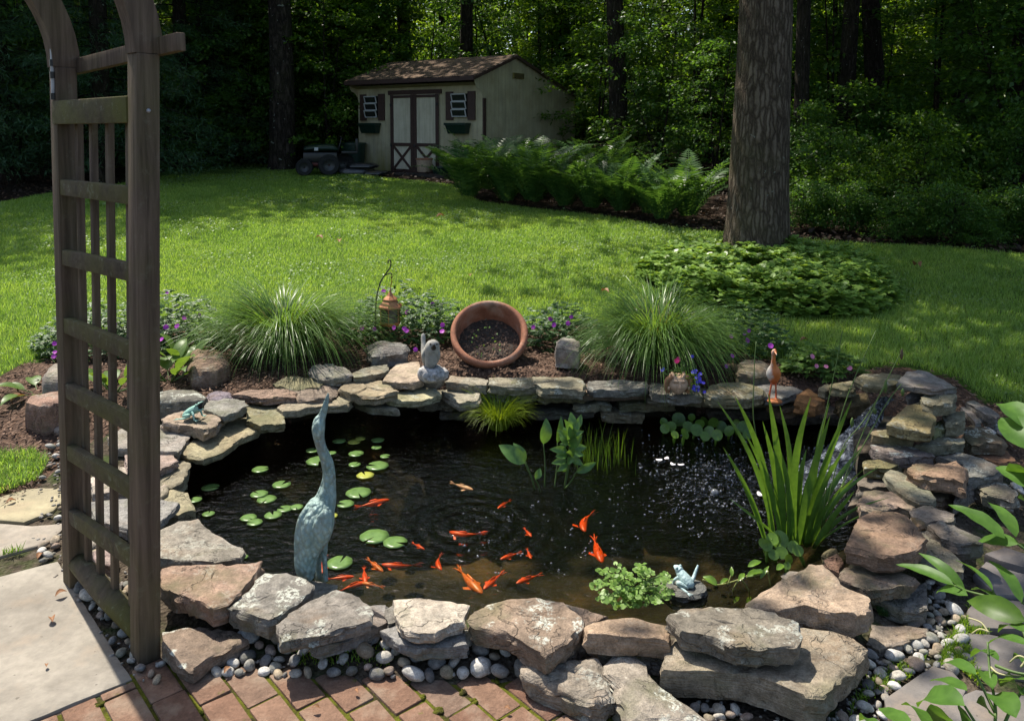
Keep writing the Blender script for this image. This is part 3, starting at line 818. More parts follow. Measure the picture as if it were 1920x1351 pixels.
rock([(1119, 1222), (1150, 1211), (1182, 1214), (1172, 1222), (1135, 1229)], .06, .03, TAN, 'thin tan stone tucked beneath the blocky tan stone', .1)
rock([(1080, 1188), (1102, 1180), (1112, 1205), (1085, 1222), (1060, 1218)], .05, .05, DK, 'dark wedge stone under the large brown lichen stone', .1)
rock([(1100, 1215), (1240, 1210), (1275, 1225), (1240, 1246), (1200, 1240)], .05, .05, (.27, .24, .2), 'low grey stone between the rounded rock and the biggest stone', .2)
# --- front right
rock(Z('C', [(170, 600), (320, 500), (480, 400), (580, 340), (650, 335), (740, 430), (760, 480), (900, 540), (960, 590), (945, 650), (860, 690), (700, 655), (620, 645), (530, 622), (370, 650), (200, 630)]), .17, .10, (.37, .275, .20), 'large pointed pinkish tan slab right of the cracked slab', .1, 1.1, 0, (0, -.06))
rock(Z('C', [(740, 450), (830, 345), (1010, 365), (1250, 455), (1190, 500), (1050, 520), (930, 525), (850, 490)]), .13, .055, (.225, .165, .125), 'brown slab jutting out beneath the big reddish brown slab', .1)
rock(Z('C', [(950, 570), (1200, 520), (1300, 470), (1305, 640), (1160, 648), (1050, 612)]), .065, .06, (.19, .175, .16), 'dark grey stone with a mossy foot beside the right pebbles', .1)
rock(Z('C', [(795, 235), (850, 120), (880, 50), (970, 15), (1110, 25), (1200, 60), (1310, 195), (1230, 270), (1100, 308), (1000, 293), (880, 252)]), .22, .085, (.25, .165, .115), 'big reddish brown top slab right of the iris clump', .08, .8)
rock(Z('C', [(1230, 110), (1330, 160), (1420, 240), (1540, 350), (1530, 400), (1400, 390), (1230, 330), (1100, 250)]), .12, .05, (.23, .205, .155), 'long olive grey slab behind the bright drooping leaves', .1, .7)
rock(Z('C', [(1310, 110), (1400, 85), (1480, 88), (1660, 178), (1650, 205), (1500, 215), (1400, 180)]), .16, .09, DK, 'dark rough rock behind the olive grey slab', .3, 1.6)
rock(Z('C', [(660, 330), (740, 285), (790, 350), (755, 400), (690, 370)]), .09, .09, (.28, .16, .115), 'small reddish stone at the water between two large slabs', .0, 1.2, .4)
rock(Z('C', [(640, 290), (700, 258), (745, 262), (740, 285), (680, 305)]), .07, .06, (.33, .26, .14), 'small oval ochre stone at the water on the right', .0, .6, .8)
rock(Z('C', [(960, 735), (1200, 740), (1320, 755), (1290, 800), (1150, 850), (1010, 885), (930, 850)]), .03, .04, (.29, .235, .185), 'low flat brown stone beside the moss and the right pebbles', .1, .7)
rock(Z('C', [(1210, 60), (1290, 70), (1300, 120), (1250, 130)]), .14, .07, (.31, .20, .12), 'little orange brown stone behind the big reddish slab', .0, 1.2, .3)
rock(Z('C', [(1200, 20), (1330, -20), (1480, 40), (1480, 85), (1310, 95), (1240, 70)]), .15, .07, (.24, .20, .17), 'pale grey slab behind the dark rough rock', .1)
rock(Z('C', [(380, 440), (440, 405), (560, 410), (500, 440), (420, 465)]), .02, .07, (.22, .19, .16), 'half sunken grey stone behind the pointed pinkish slab', .0)
# --- right bank, lowest first
rock(Z('D', [(1030, 740), (1070, 680), (1110, 670), (1240, 690), (1330, 730), (1355, 760), (1300, 790), (1250, 765), (1180, 780), (1040, 800)]), .13, .06, (.37, .27, .21), 'pinkish layered slab behind the big reddish brown slab', .0, 1.2)
rock(Z('D', [(1165, 595), (1200, 570), (1260, 585), (1400, 660), (1450, 712), (1430, 738), (1360, 742), (1290, 715), (1190, 640)]), .16, .05, (.27, .255, .185), 'smooth greenish grey tilted slab on the right bank', .05, .6, 0, (-.08, 0))
rock(Z('D', [(1290, 560), (1330, 515), (1430, 525), (1560, 505), (1600, 560), (1615, 600), (1600, 635), (1540, 618), (1450, 608), (1360, 590)]), .22, .09, (.30, .195, .13), 'rough orange brown boulder on the right bank', .1, 1.8, .2)
rock(Z('D', [(1450, 500), (1560, 475), (1700, 510), (1780, 550), (1810, 585), (1720, 600), (1620, 612), (1590, 540)]), .17, .07, (.175, .17, .155), 'dark slate slab right of the orange brown boulder', .5)
rock(Z('D', [(1640, 640), (1750, 620), (1830, 650), (1890, 700), (1860, 725), (1700, 690)]), .12, .08, (.24, .20, .155), 'low brown rock with a lichen spot near the right edge', .6, 1.4, .3)
rock(Z('D', [(1090, 440), (1170, 425), (1290, 430), (1430, 475), (1440, 490), (1290, 508), (1220, 498), (1100, 462)]), .19, .065, (.225, .18, .16), 'purple brown slab with pale lichen splashes on the right bank', 1.0)
rock(Z('D', [(1060, 530), (1150, 515), (1275, 538), (1190, 568), (1060, 562)]), .15, .06, (.22, .19, .09), 'mossy yellow brown slab with lichen under the purple brown one', .9)
rock(Z('D', [(1335, 432), (1500, 380), (1600, 400), (1592, 420), (1470, 448), (1400, 450)]), .21, .06, (.195, .185, .13), 'olive slab with white specks beside the purple brown slab', .8)
rock(Z('D', [(1095, 372), (1170, 350), (1330, 372), (1325, 396), (1200, 396), (1110, 386)]), .24, .06, (.225, .195, .115), 'narrow mossy stone at the foot of the waterfall wedge', .5, 1.3, .2)
rock(Z('D', [(1180, 322), (1290, 235), (1380, 212), (1430, 260), (1440, 300), (1420, 352), (1340, 350), (1240, 338)]), .31, .07, (.27, .215, .105), 'large wet ochre wedge beside the small waterfall', .3, .9, 0, (.02, .05))
rock(Z('D', [(1362, 172), (1450, 140), (1550, 140), (1556, 188), (1530, 210), (1430, 222), (1378, 202)]), .37, .08, (.28, .25, .165), 'thick greenish tan block on top of the waterfall wedge', .4, 1.3, .1)
rock(Z('D', [(1480, 285), (1520, 258), (1600, 252), (1606, 305), (1560, 325), (1500, 318)]), .28, .085, (.27, .245, .165), 'square greenish grey block right of the waterfall wedge', .3)
rock(Z('D', [(1400, 352), (1440, 310), (1500, 292), (1500, 335), (1440, 362)]), .255, .06, (.24, .25, .11), 'small bright mossy stone between wedge and square block', .9)
rock(Z('D', [(1235, 105), (1290, 45), (1350, 36), (1400, 45), (1480, 85), (1555, 128), (1420, 140)]), .41, .045, (.215, .20, .19), 'thin smooth grey capstone highest above the waterfall', .05, .5)
rock(Z('D', [(1010, 80), (1060, 50), (1170, 45), (1265, 68), (1240, 108), (1180, 118), (1060, 108)]), .37, .06, (.25, .21, .125), 'olive brown capstone left of the smooth grey one', .4, 1.2, .2)
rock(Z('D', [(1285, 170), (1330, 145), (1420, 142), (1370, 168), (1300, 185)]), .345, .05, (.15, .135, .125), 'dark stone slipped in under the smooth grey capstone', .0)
rock(Z('D', [(870, 112), (900, 90), (1000, 84), (1012, 128), (960, 138), (890, 130)]), .28, .07, (.27, .23, .13), 'mossy ochre stone left of the olive brown capstone', .2, 1.3, .3)
rock(Z('D', [(820, 118), (870, 108), (890, 135), (850, 150), (815, 140)]), .25, .06, (.25, .215, .14), 'small olive stone between the wet orange stone and the ochre one', .1, 1.2, .3)
rock(Z('D', [(685, 205), (700, 160), (760, 135), (830, 160), (850, 198), (800, 225)]), .21, .075, (.27, .13, .05), 'wet rust orange stone at the head of the pond', .0, 1.3, .45)
rock(Z('D', [(900, 200), (980, 165), (1080, 160), (1090, 200), (1000, 222), (930, 225)]), .19, .08, (.14, .10, .045), 'dark wet brown stone left of the small waterfall', .0, 1.3, .4)
rock(Z('D', [(1600, 392), (1600, 340), (1680, 325), (1830, 420), (1800, 436), (1640, 428)]), .19, .07, (.165, .125, .085), 'dark brown slab with a lichen rim outside the right bank', .9)
rock(Z('D', [(1650, 470), (1700, 455), (1830, 470), (1880, 520), (1790, 540), (1700, 508)]), .13, .05, (.23, .12, .07), 'flat rust red stone outside the right bank', .0)
rock(Z('D', [(1610, 205), (1650, 195), (1785, 270), (1772, 292), (1700, 268)]), .25, .05, (.19, .175, .165), 'leaning narrow grey slab at the lawn on the right', .1)
rock(Z('D', [(1580, 232), (1620, 232), (1690, 310), (1660, 318)]), .22, .04, (.24, .22, .215), 'slim pale slab leaning beside the little gravel heap', .1)
rock(Z('D', [(970, 760), (1020, 690), (1090, 650), (1180, 660), (1160, 690), (1060, 740)]), .06, .08, (.185, .16, .135), 'low dark stone at the water behind the iris leaves', .1)
rock(Z('D', [(1030, 620), (1100, 590), (1180, 600), (1200, 660), (1100, 670), (1030, 650)]), .09, .09, (.19, .155, .125), 'brown stone at the water beneath the mossy lichen slab', .2)
rock(Z('D', [(1400, 660), (1500, 640), (1560, 700), (1480, 735), (1430, 730)]), .11, .06, (.235, .165, .12), 'reddish stone shaded beneath the orange brown boulder', .0)
rock(Z('D', [(1570, 640), (1630, 600), (1660, 650), (1600, 720), (1540, 735)]), .13, .08, (.19, .165, .145), 'grey brown stone standing beneath the orange brown boulder', .1, 1.3, .2)
# --- back wall, top course
rock(Z('G', [(135, 1018), (175, 980), (420, 992), (446, 1006), (432, 1044), (260, 1028)]), .2, .065, (.30, .265, .205), 'tan grey capstone of the back wall, right below the bird statue', .2)
rock(Z('G', [(445, 1040), (455, 992), (600, 982), (770, 985), (785, 1050), (640, 1052)]), .2, .065, (.27, .24, .175), 'flat grey capstone in front of the terracotta pot', .6)
rock(Z('G', [(770, 1030), (760, 976), (940, 978), (1110, 990), (1146, 1030), (1120, 1075), (960, 1062), (830, 1062)]), .21, .075, (.275, .245, .17), 'thick grey capstone with lichen right of the terracotta pot', .9)
rock(Z('G', [(1152, 1052), (1160, 1010), (1400, 1004), (1590, 1020), (1592, 1062), (1400, 1075), (1200, 1070)]), .2, .06, (.245, .225, .195), 'long grey capstone below the right fountain grass', .5)
rock(Z('H', [(232, 1062), (250, 1035), (350, 1038), (570, 1085), (580, 1125), (420, 1122), (250, 1105)]), .2, .06, (.215, .19, .155), 'dark grey capstone that carries the clay face planter', .5)
rock(Z('H', [(592, 1112), (620, 1060), (700, 1030), (900, 1042), (985, 1080), (980, 1120), (800, 1135), (640, 1130)]), .225, .075, (.26, .225, .13), 'big mossy olive capstone left of the stork figure', .4, 1.1, .1)
rock(Z('H', [(930, 1048), (1050, 1040), (1180, 1060), (1250, 1090), (1100, 1128), (990, 1132)]), .2, .06, (.215, .195, .175), 'grey capstone under the stork figure', .4)
rock(Z('H', [(1000, 1160), (1110, 1135), (1200, 1150), (1210, 1200), (1100, 1215)]), .12, .07, (.24, .165, .10), 'brown stone under the wet rust orange stone', .0, 1.2, .2)
# --- back wall, lower courses: (left px, right px, px y of the top front edge, height, thickness)
def course(x0, x1, yt, z, th, col, lab, lich=.4, depth=.24, rnd=.15):
    a = P(x0, yt, z).to_2d(); b = P(x1, yt + random.uniform(-3, 3), z).to_2d()
    L = (b - a).length; u = (b - a) / L; n = Vector((-u.y, u.x))
    if n.y < 0: n = -n
    k = 7
    fr = [a.lerp(b, i / k) - n * random.uniform(-.012, .02) * (1 if 0 < i < k else -1.2) for i in range(k + 1)]
    bkp = [a.lerp(b, i / k) + n * (depth + random.uniform(-.03, .03)) for i in range(k, -1, -1)]
    rock(None, z, th, col, lab, lich, 1.3, rnd, (0, 0), world=[tuple(p) for p in fr + bkp], foot=False)
g = lambda x: 800 + x / 3.84
course(g(400), g(795), 738, .13, .07, (.245, .25, .17), 'pale lichen covered stone in the back wall behind the lime sedge', 1.0)
course(g(800), g(1130), 742, .125, .06, (.25, .23, .125), 'mossy stone in the middle of the back wall, second course', .4)
course(g(1130), g(1600), 740, .135, .045, (.27, .20, .15), 'thin reddish slab in the second course of the back wall', .1)
course(1217, 1316, 748, .135, .05, (.23, .20, .14), 'olive slab in the back wall right below the face planter stone', .3)
course(1318, 1440, 750, .14, .06, (.185, .16, .11), 'dark damp stone in the back wall below the olive capstone', .2)
course(g(1060), g(1325), 757, .075, .05, (.26, .24, .165), 'light mossy stone in the lowest course, left of the hyacinths', .7)
course(g(1390), g(1790), 757, .075, .05, (.205, .18, .11), 'long mossy stone in the back wall above the hyacinths', .3)
course(g(1260), g(1560), 774, .02, .06, (.235, .19, .12), 'brown stone at the water line just left of the hyacinths', .4)
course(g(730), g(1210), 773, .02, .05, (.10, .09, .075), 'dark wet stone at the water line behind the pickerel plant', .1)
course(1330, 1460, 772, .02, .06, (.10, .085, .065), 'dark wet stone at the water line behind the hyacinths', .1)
course(g(-60), g(280), 753, .08, .06, (.21, .19, .14), 'grey stone in the lower back wall left of the lime sedge', .2)
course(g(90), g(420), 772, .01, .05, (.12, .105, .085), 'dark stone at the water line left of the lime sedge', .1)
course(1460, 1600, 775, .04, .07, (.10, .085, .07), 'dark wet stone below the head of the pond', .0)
course(1436, 1500, 752, .12, .06, (.16, .12, .08), 'brown damp stone beside the rust orange one', .0)
rock(Z('G', [(110, 1085), (135, 1062), (300, 1065), (390, 1110), (370, 1150), (240, 1165), (190, 1140)]), .15, .07, (.35, .31, .235), 'sunlit tan stone in the second course below the bird statue', .2)
# --- back left
rock(Z('I', [(1215, 1005), (1250, 960), (1320, 880), (1480, 872), (1515, 1000), (1430, 1022), (1300, 1012)]), .235, .06, (.47, .37, .28), 'warm cream stone with a grey stain left of the bird statue', .0, .8, 0, (.03, 0))
rock(Z('I', [(1500, 1020), (1530, 960), (1650, 975), (1660, 1000), (1600, 1030)]), .2, .05, (.26, .24, .20), 'small grey stone under the bird statue', .2)
rock(Z('I', [(1245, 1145), (1310, 1080), (1450, 1062), (1600, 1062), (1645, 1108), (1500, 1155), (1350, 1158)]), .165, .05, (.40, .36, .225), 'yellowish sunlit slab below the warm cream stone', .5)
rock(Z('F', [(1030, 150), (1060, 125), (1200, 108), (1320, 160), (1332, 192), (1200, 212), (1090, 200)]), .26, .07, (.31, .28, .245), 'pale grey domed stone at the foot of the left fountain grass', .3, 1.2, .3)
rock(Z('F', [(1330, 172), (1480, 125), (1570, 115), (1588, 148), (1440, 202), (1342, 208)]), .25, .055, (.28, .26, .20), 'veined grey stone right of the pale domed stone', .2)
rock(Z('F', [(790, 242), (870, 205), (950, 195), (1080, 210), (1142, 248), (1100, 276), (900, 282)]), .22, .07, (.20, .18, .10), 'dark mossy stone left of the pale domed stone', .2, 1.2, .3)
rock(Z('F', [(1240, 290), (1290, 228), (1400, 218), (1520, 224), (1600, 268), (1645, 308), (1500, 330), (1320, 325)]), .215, .07, (.31, .25, .165), 'tan brown slab with a dark streak in the back left bank', .2, 1.2)
rock(Z('F', [(1340, 372), (1420, 372), (1560, 390), (1660, 435), (1580, 428), (1430, 412)]), .12, .05, (.29, .26, .20), 'light edged slab low in the bank right of the crane beak', .2)
rock(Z('F', [(810, 408), (980, 340), (1060, 300), (1200, 325), (1335, 370), (1300, 398), (1120, 402), (930, 432), (850, 440)]), .165, .055, (.33, .28, .20), 'broad tan slab behind the crane beak', .1, .9)
rock(Z('F', [(495, 325), (600, 300), (740, 290), (890, 285), (952, 320), (930, 345), (700, 352)]), .2, .05, (.27, .185, .14), 'long reddish flat stone behind the frog stones', .0)
rock(Z('F', [(600, 400), (640, 372), (800, 385), (840, 430), (868, 525), (700, 538), (600, 500)]), .14, .06, (.24, .215, .125), 'squarish mossy slab in the left back corner of the pond', .2)
rock(Z('F', [(300, 430), (330, 362), (400, 340), (590, 365), (602, 400), (520, 450), (445, 478)]), .2, .055, (.25, .235, .21), 'grey slab right behind the gaping frog figure', .2)
rock(Z('F', [(5, 490), (90, 440), (170, 402), (300, 410), (445, 465), (380, 545), (300, 578), (220, 542), (20, 520)]), .185, .075, (.36, .28, .215), 'pinkish tan stone that carries the gaping frog figure', .0, 1.0)
rock(Z('F', [(120, 730), (220, 640), (330, 560), (440, 500), (610, 482), (696, 520), (690, 572), (540, 640), (430, 720), (300, 770)]), .10, .05, (.32, .28, .175), 'long yellowish slab stepping down to the water below the frog', .1, .7)
rock(Z('K', [(600, 1100), (700, 1050), (880, 1038), (1000, 1035), (1070, 1098), (1000, 1190), (880, 1180), (640, 1160)]), .13, .06, (.295, .265, .235), 'grey slab reaching behind the arbor posts, left of the frog stone', .2, .8)
rock(Z('K', [(700, 1200), (880, 1185), (950, 1190), (1002, 1245), (880, 1305), (720, 1300)]), .11, .05, (.36, .275, .24), 'pinkish slab behind the near arbor post', .1)
rock(Z('F', [(-60, 940), (60, 830), (130, 775), (208, 800), (160, 915), (60, 965), (-40, 985)]), .075, .07, (.27, .235, .165), 'brown edged stone below the pinkish slab on the left rim', .1)
rock(Z('F', [(0, 960), (30, 935), (60, 960), (50, 1010), (0, 1040)]), .08, .07, (.37, .31, .25), 'small pale upright stone on the left rim', .0, 1.2, .3)
rock(Z('J', [(440, 240), (620, 228), (800, 225), (908, 240), (810, 345), (640, 380), (480, 330)]), .11, .055, (.285, .27, .255), 'smooth grey slab seen behind the lattice on the left rim', .0, .5)
rock(Z('J', [(800, 232), (860, 180), (950, 200), (992, 280), (900, 305), (830, 300)]), .06, .07, (.33, .29, .19), 'yellowish stone at the water beside the floating pads', .0)
rock(Z('J', [(690, 480), (800, 390), (900, 340), (1000, 330), (1100, 410), (1232, 480), (1222, 528), (1080, 548), (800, 528)]), .13, .065, (.285, .255, .215), 'big smooth grey stone right of the near arbor post', .35, .7)
rock(Z('J', [(450, 120), (560, 60), (650, 70), (660, 190), (470, 195)]), .085, .05, (.44, .37, .32), 'bright pinkish stone seen through the upper lattice', .1)
rock(Z('J', [(460, 480), (540, 455), (600, 500), (560, 560), (480, 545)]), .06, .06, (.36, .27, .25), 'pinkish cobble seen through the bottom of the lattice', .1, 1.0, .5)
# --- loose boulders in the bed
def boulder(px, ztop, th, col, lab, rnd=.6, rough=1.6, lich=.3, name='boulder', tilt=(0, 0)):
    return rock(px, ztop, th, col, lab, lich, rough, rnd, tilt, name, 'rock', 'loose rocks in the garden bed')
boulder(Z('K', [(1030, 660), (1060, 620), (1140, 590), (1200, 588), (1270, 630), (1295, 680), (1220, 720), (1080, 725)]), .28, .16, (.30, .20, .145), 'rounded reddish brown rock left of the left fountain grass')
boulder(Z('I', [(1098, 738), (1180, 718), (1330, 712), (1400, 745), (1392, 790), (1260, 805), (1140, 800)]), .31, .14, (.225, .205, .19), 'broad grey rock under the hanging lantern', .3)
boulder(Z('G', [(935, 715), (965, 692), (1050, 700), (1110, 735), (1095, 775), (1000, 772), (930, 760)]), .34, .16, (.33, .29, .255), 'upright square grey rock right of the terracotta pot', .25, 1.2)
boulder(Z('H', [(800, 910), (860, 875), (960, 885), (1030, 915), (1010, 960), (900, 975), (820, 960)]), .27, .12, (.21, .165, .115), 'brown mossy rock behind the stork figure', .5)
boulder(Z('K', [(140, 900), (170, 870), (280, 845), (400, 838), (440, 870), (400, 905), (230, 925)]), .25, .22, (.30, .185, .14), 'reddish block behind the far arbor post', .1, .9)
boulder(Z('K', [(235, 745), (290, 700), (350, 690), (420, 720), (420, 770), (320, 785), (240, 775)]), .28, .2, (.33, .28, .25), 'pale rounded rock at the left end of the flower bed', .6, 1.0)
boulder(Z('K', [(850, 860), (950, 842), (1100, 840), (1168, 868), (1150, 895), (1000, 905), (860, 905)]), .235, .10, (.175, .165, .14), 'long dark lichen spotted rock behind the near arbor post', .5, 1.2, 1.0)
boulder([(388, 738), (405, 730), (432, 732), (436, 742), (410, 750), (392, 748)], .2, .05, (.24, .20, .235), 'smooth mauve cobble behind the grey frog slab', .8, .6, 0)
boulder([(525, 728), (545, 715), (600, 712), (640, 726), (620, 742), (560, 745)], .2, .06, (.26, .20, .155), 'small brown rock tucked behind the long reddish flat stone', .6, 1.2, .1)
boulder([(1000, 590), (1000, 590.5), (1002, 591)], .24, .02, GY, 'tiny grey chip behind the pot', .6) if False else None
def part(name, bm, mat, root, smooth=None):
    me = bm_mesh(name, bm, smooth) if isinstance(bm, bmesh.types.BMesh) else bm
    me.transform(Matrix.Translation(-Vector(root.location)))
    return link(name, me, mat, root)
def stuff_tag(o): return tag(o, kind='stuff')

# ------------------------------------------------------------------ river pebbles
def pebble_mesh(i):
    bm = bmesh.new()
    bmesh.ops.create_icosphere(bm, subdivisions=3, radius=1.0)
    ax = random.uniform(.62, .85); az = random.uniform(.45, .7)
    for v in bm.verts:
        p = v.co.copy()
        s = 1 + .22 * n3(p.x * .9 + i * 9, p.y * .9, p.z * .9) + .07 * n3(p.x * 2.3 + i * 5, p.y * 2.3, p.z * 2.3)
        v.co = Vector((p.x * s, p.y * s * ax, p.z * s * az))
    return bm_mesh('river_pebble', bm, 180)
PEBS = [pebble_mesh(i) for i in range(9)]
for m_ in PEBS: m_.materials.append(M_PEBBLE)
PCOL = [(.27, .27, .275), (.32, .315, .30), (.22, .215, .21), (.40, .385, .35), (.47, .44, .39), (.33, .27, .20), (.36, .29, .21), (.30, .235, .20), (.36, .28, .235), (.19, .18, .175)]
placed = []
npeb = [0]; chips_v = []; chips_f = []
ico = bmesh.new(); bmesh.ops.create_icosphere(ico, subdivisions=1, radius=1.0); ico.verts.ensure_lookup_table()
ICO_V = np.array([v.co[:] for v in ico.verts]); ICO_F = np.array([[v.index for v in f.verts] for f in ico.faces]); ico.free()
gravel_parts = []
def pebbles(px, count, r0, r1, lab, group, z=None, tries=40, small=60, light=0.0):
    poly = [tuple(P(x, y, 0.02 if z is None else z))[:2] for x, y in px]
    xs = [p[0] for p in poly]; ys = [p[1] for p in poly]
    done = 0
    for k in range(count * tries):
        if done >= count: break
        x = random.uniform(min(xs), max(xs)); y = random.uniform(min(ys), max(ys))
        if not in_poly(np.array([x]), np.array([y]), poly)[0]: continue
        r = r0 + (r1 - r0) * random.random() ** 1.6 * (1 - .55 * done / count)
        A = np.array([x]); B = np.array([y])
        bad = False
        for fp in FOOT:
            if abs(fp[0][0] - x) > 1.6 or abs(fp[0][1] - y) > 1.6: continue
            if in_poly(A, B, fp)[0] or poly_dist(A, B, fp)[0] < r * .35: bad = True; break
        if bad: continue
        for (qx, qy, qr) in placed:
            if (qx - x) ** 2 + (qy - y) ** 2 < (.80 * (qr + r)) ** 2: bad = True; break
        if bad: continue
        placed.append((x, y, r)); done += 1
        o = link('river_pebble', random.choice(PEBS))
        zg = float(ground_z(np.array([x]), np.array([y]))[0]) if z is None else z
        o.location = (x, y, zg + r * random.uniform(.18, .42))
        o.rotation_euler = (random.gauss(0, .35), random.gauss(0, .35), random.uniform(0, 6.28))
        s = r * random.uniform(.92, 1.1); o.scale = (s, s, s)
        c = random.choice(PCOL); f = random.uniform(.8, 1.12)
        if random.random() < light: c = (.56, .54, .51)
        o.color = (c[0] * f, c[1] * f, c[2] * f, 0)
        tag(o, lab, 'pebble', group); npeb[0] += 1
    # small gravel between
    m = 0
    while m < small:
        x = random.uniform(min(xs), max(xs)); y = random.uniform(min(ys), max(ys))
        if not in_poly(np.array([x]), np.array([y]), poly)[0]: continue
        m += 1
        zg = float(ground_z(np.array([x]), np.array([y]))[0]) if z is None else z
        r = random.uniform(.005, .013)
        a = random.uniform(0, 6.28); ca, sa = math.cos(a), math.sin(a)
        v = ICO_V * np.array([r, r * random.uniform(.5, .9), r * random.uniform(.4, .7)])
        v = np.stack([v[:, 0] * ca - v[:, 1] * sa + x, v[:, 0] * sa + v[:, 1] * ca + y, v[:, 2] + zg + .003], 1)
        gravel_parts.append((v, ICO_F))
pebbles([(392, 1253), (560, 1256), (700, 1264), (860, 1260), (990, 1262), (990, 1232), (880, 1192), (700, 1190), (600, 1150), (500, 1155), (440, 1222)], 104, .019, .047,
        'smooth river pebble wedged between the bricks and the front rim stones', 'pebbles along the bricks', light=.2)
pebbles([(58, 985), (95, 925), (130, 915), (150, 1080), (270, 1200), (300, 1230), (318, 1262), (250, 1277), (150, 1140), (66, 1030)], 44, .016, .036,
        'smooth river pebble lying between the pale slab and the arbor', 'pebbles along the pale slab', light=.15)
pebbles([(160, 1000), (240, 1040), (296, 1110), (300, 1200), (270, 1190), (170, 1090)], 16, .016, .036, 'smooth river pebble lying on the pond side of the arbor lattice', 'pebbles inside the arbor')
pebbles([(82, 870), (118, 822), (150, 860), (150, 920), (95, 920), (60, 930)], 12, .016, .036, 'smooth pale pebble lying beside the mossy tan paving slab', 'pebbles behind the arbor', light=.4)
pebbles(Z('C', [(560, 1290), (700, 1090), (790, 1020), (880, 900), (1010, 880), (1160, 850), (1310, 750), (1290, 650), (1310, 480), (1400, 480), (1430, 560), (1560, 640), (1570, 800), (1600, 930), (1480, 1020), (1340, 990), (1180, 1110), (1050, 1200), (1050, 1280), (1000, 1350), (640, 1400), (300, 1400), (300, 1340)]), 104, .015, .036,
        'smooth river pebble in the gravel right of the biggest front stone', 'pebbles on the right of the front rim', light=.25, small=160)
pebbles([(1240, 1262), (1330, 1270), (1400, 1280), (1540, 1325), (1570, 1360), (1340, 1360), (1290, 1310)], 18, .018, .034, 'smooth grey pebble in the strip in front of the biggest stone', 'pebbles before the biggest stone')
pebbles(Z('E', [(950, 390), (1030, 400), (1180, 480), (1190, 570), (1090, 560), (1000, 470)]), 16, .018, .03, 'pale pebble in the little heap between the leaning grey slabs', 'pebbles outside the right bank', z=.16, light=.4)
pebbles(Z('E', [(900, 1050), (1050, 1000), (1340, 930), (1351, 1060), (1250, 1180), (1000, 1100)]), 14, .018, .03, 'small pebble behind the upper leaves at the right edge', 'pebbles behind the right leaves', z=.06, light=.3)
pebbles(Z('F', [(0, 430), (90, 410), (230, 365), (250, 400), (100, 450)]), 4, .02, .034, 'grey pebble behind the gaping frog figure', 'pebbles behind the frog', z=.17, small=4)
v_, f_ = join_arr(gravel_parts)
o = link('fine_gravel', arr_mesh('fine_gravel', v_, f_, True), M_PEBBLE); o.color = (.30, .28, .26, 0); stuff_tag(o)

# ------------------------------------------------------------------ arbor
NB = P(272, 1226, 0); FB = P(143, 1090, 0)
NT_ = PD(269, 101, NB.y); FT = PD(118, 127, FB.y)
arb = empty('garden_arbor', ((NB + FB) / 2).to_tuple())
tag(arb, 'weathered wooden lattice arbor with curved top at the left', 'arbor')
U = (NB - FB); U.z = 0; U.normalize(); Wd = Vector((-U.y, U.x, 0))
if Wd.x < 0: Wd = -Wd
SPAN = 1.3; PS = .073
def z_on(a, b, z): t = (z - a.z) / (b.z - a.z); return a.lerp(b, t)
for off in (Vector((0, 0, 0)), -Wd * SPAN):
    posts = ((NB, NT_), (FB, FT)) if off.length == 0 else ((NB, NB + Vector((0, 0, NT_.z)) + (NT_ - NB) * 0), (FB, FB + Vector((0, 0, FT.z))))
    for a, b in posts:
        bm = bmesh.new(); beam(bm, a + off - Vector((0, 0, .05)), b + off, PS, PS, Wd, .006); part('post', bm, M_ARBOR, arb, 40)
    (na, nb), (fa, fb) = posts
    rails = [((190, 180), .085), ((335, 350), .058), ((465, 495), .058), ((590, 645), .058), ((711, 780), .058), ((826, 906), .058), ((946, 1036), .055)]
    for (yf, yn), hgt in rails:
        zf = PD(128, yf, FB.y).z; zn = PD(245, yn, NB.y).z
        A = z_on(fa, fb, zf - hgt / 2) + off; B = z_on(na, nb, zn - hgt / 2) + off
        bm = bmesh.new(); beam(bm, A - Wd * .018, B - Wd * .018 - U * .03, .03 if hgt < .07 else .05, hgt, (0, 0, 1), .005); part('rail', bm, M_ARBOR_RAIL, arb, 40)
    bm = bmesh.new()
    loft(bm, [fa + off + Vector((0, 0, .09)) + U * .02, (fa + na) / 2 + off + Vector((0, 0, .075)), na + off + Vector((0, 0, .075)) - U * .03], [.036, .04, .038], 10)
    part('bottom_rail', bm, M_ARBOR_RAIL, arb, 180)
    zt = PD(128, 200, FB.y).z
    for t in (.15, .345, .555, .80):
        lo = fa.lerp(na, t) + off + Vector((0, 0, .09)); hi = z_on(fa, fb, zt).lerp(z_on(na, nb, zt), t) + off
        bm = bmesh.new(); beam(bm, lo + Wd * .014, hi + Wd * .014, .030, .022, Wd, .004); part('slat', bm, M_ARBOR, arb, 40)
for (a, b) in ((NB, NT_), (FB, FT)):
    bm = bmesh.new(); rings = []
    for k in range(33):
        th = math.pi * k / 32
        c = b - Wd * (SPAN / 2 * (1 - math.cos(th))) + Vector((0, 0, .56 * math.sin(th)))
        rad = (Wd * math.cos(th) * .56 + Vector((0, 0, math.sin(th) * SPAN / 2))).normalized()
        ring = []
        for su, sr in ((-1, -1), (1, -1), (1, 1), (-1, 1)):
            ring.append(bm.verts.new(c + U * (su * PS * .47) + rad * (sr * .045 + .004)))
        rings.append(ring)
    for p_, q_ in zip(rings[:-1], rings[1:]):
        for k in range(4): bm.faces.new((p_[k], p_[(k + 1) % 4], q_[(k + 1) % 4], q_[k]))
    bm.faces.new(rings[0]); bm.faces.new(rings[-1])
    part('arch', bm, M_ARBOR, arb, 40)
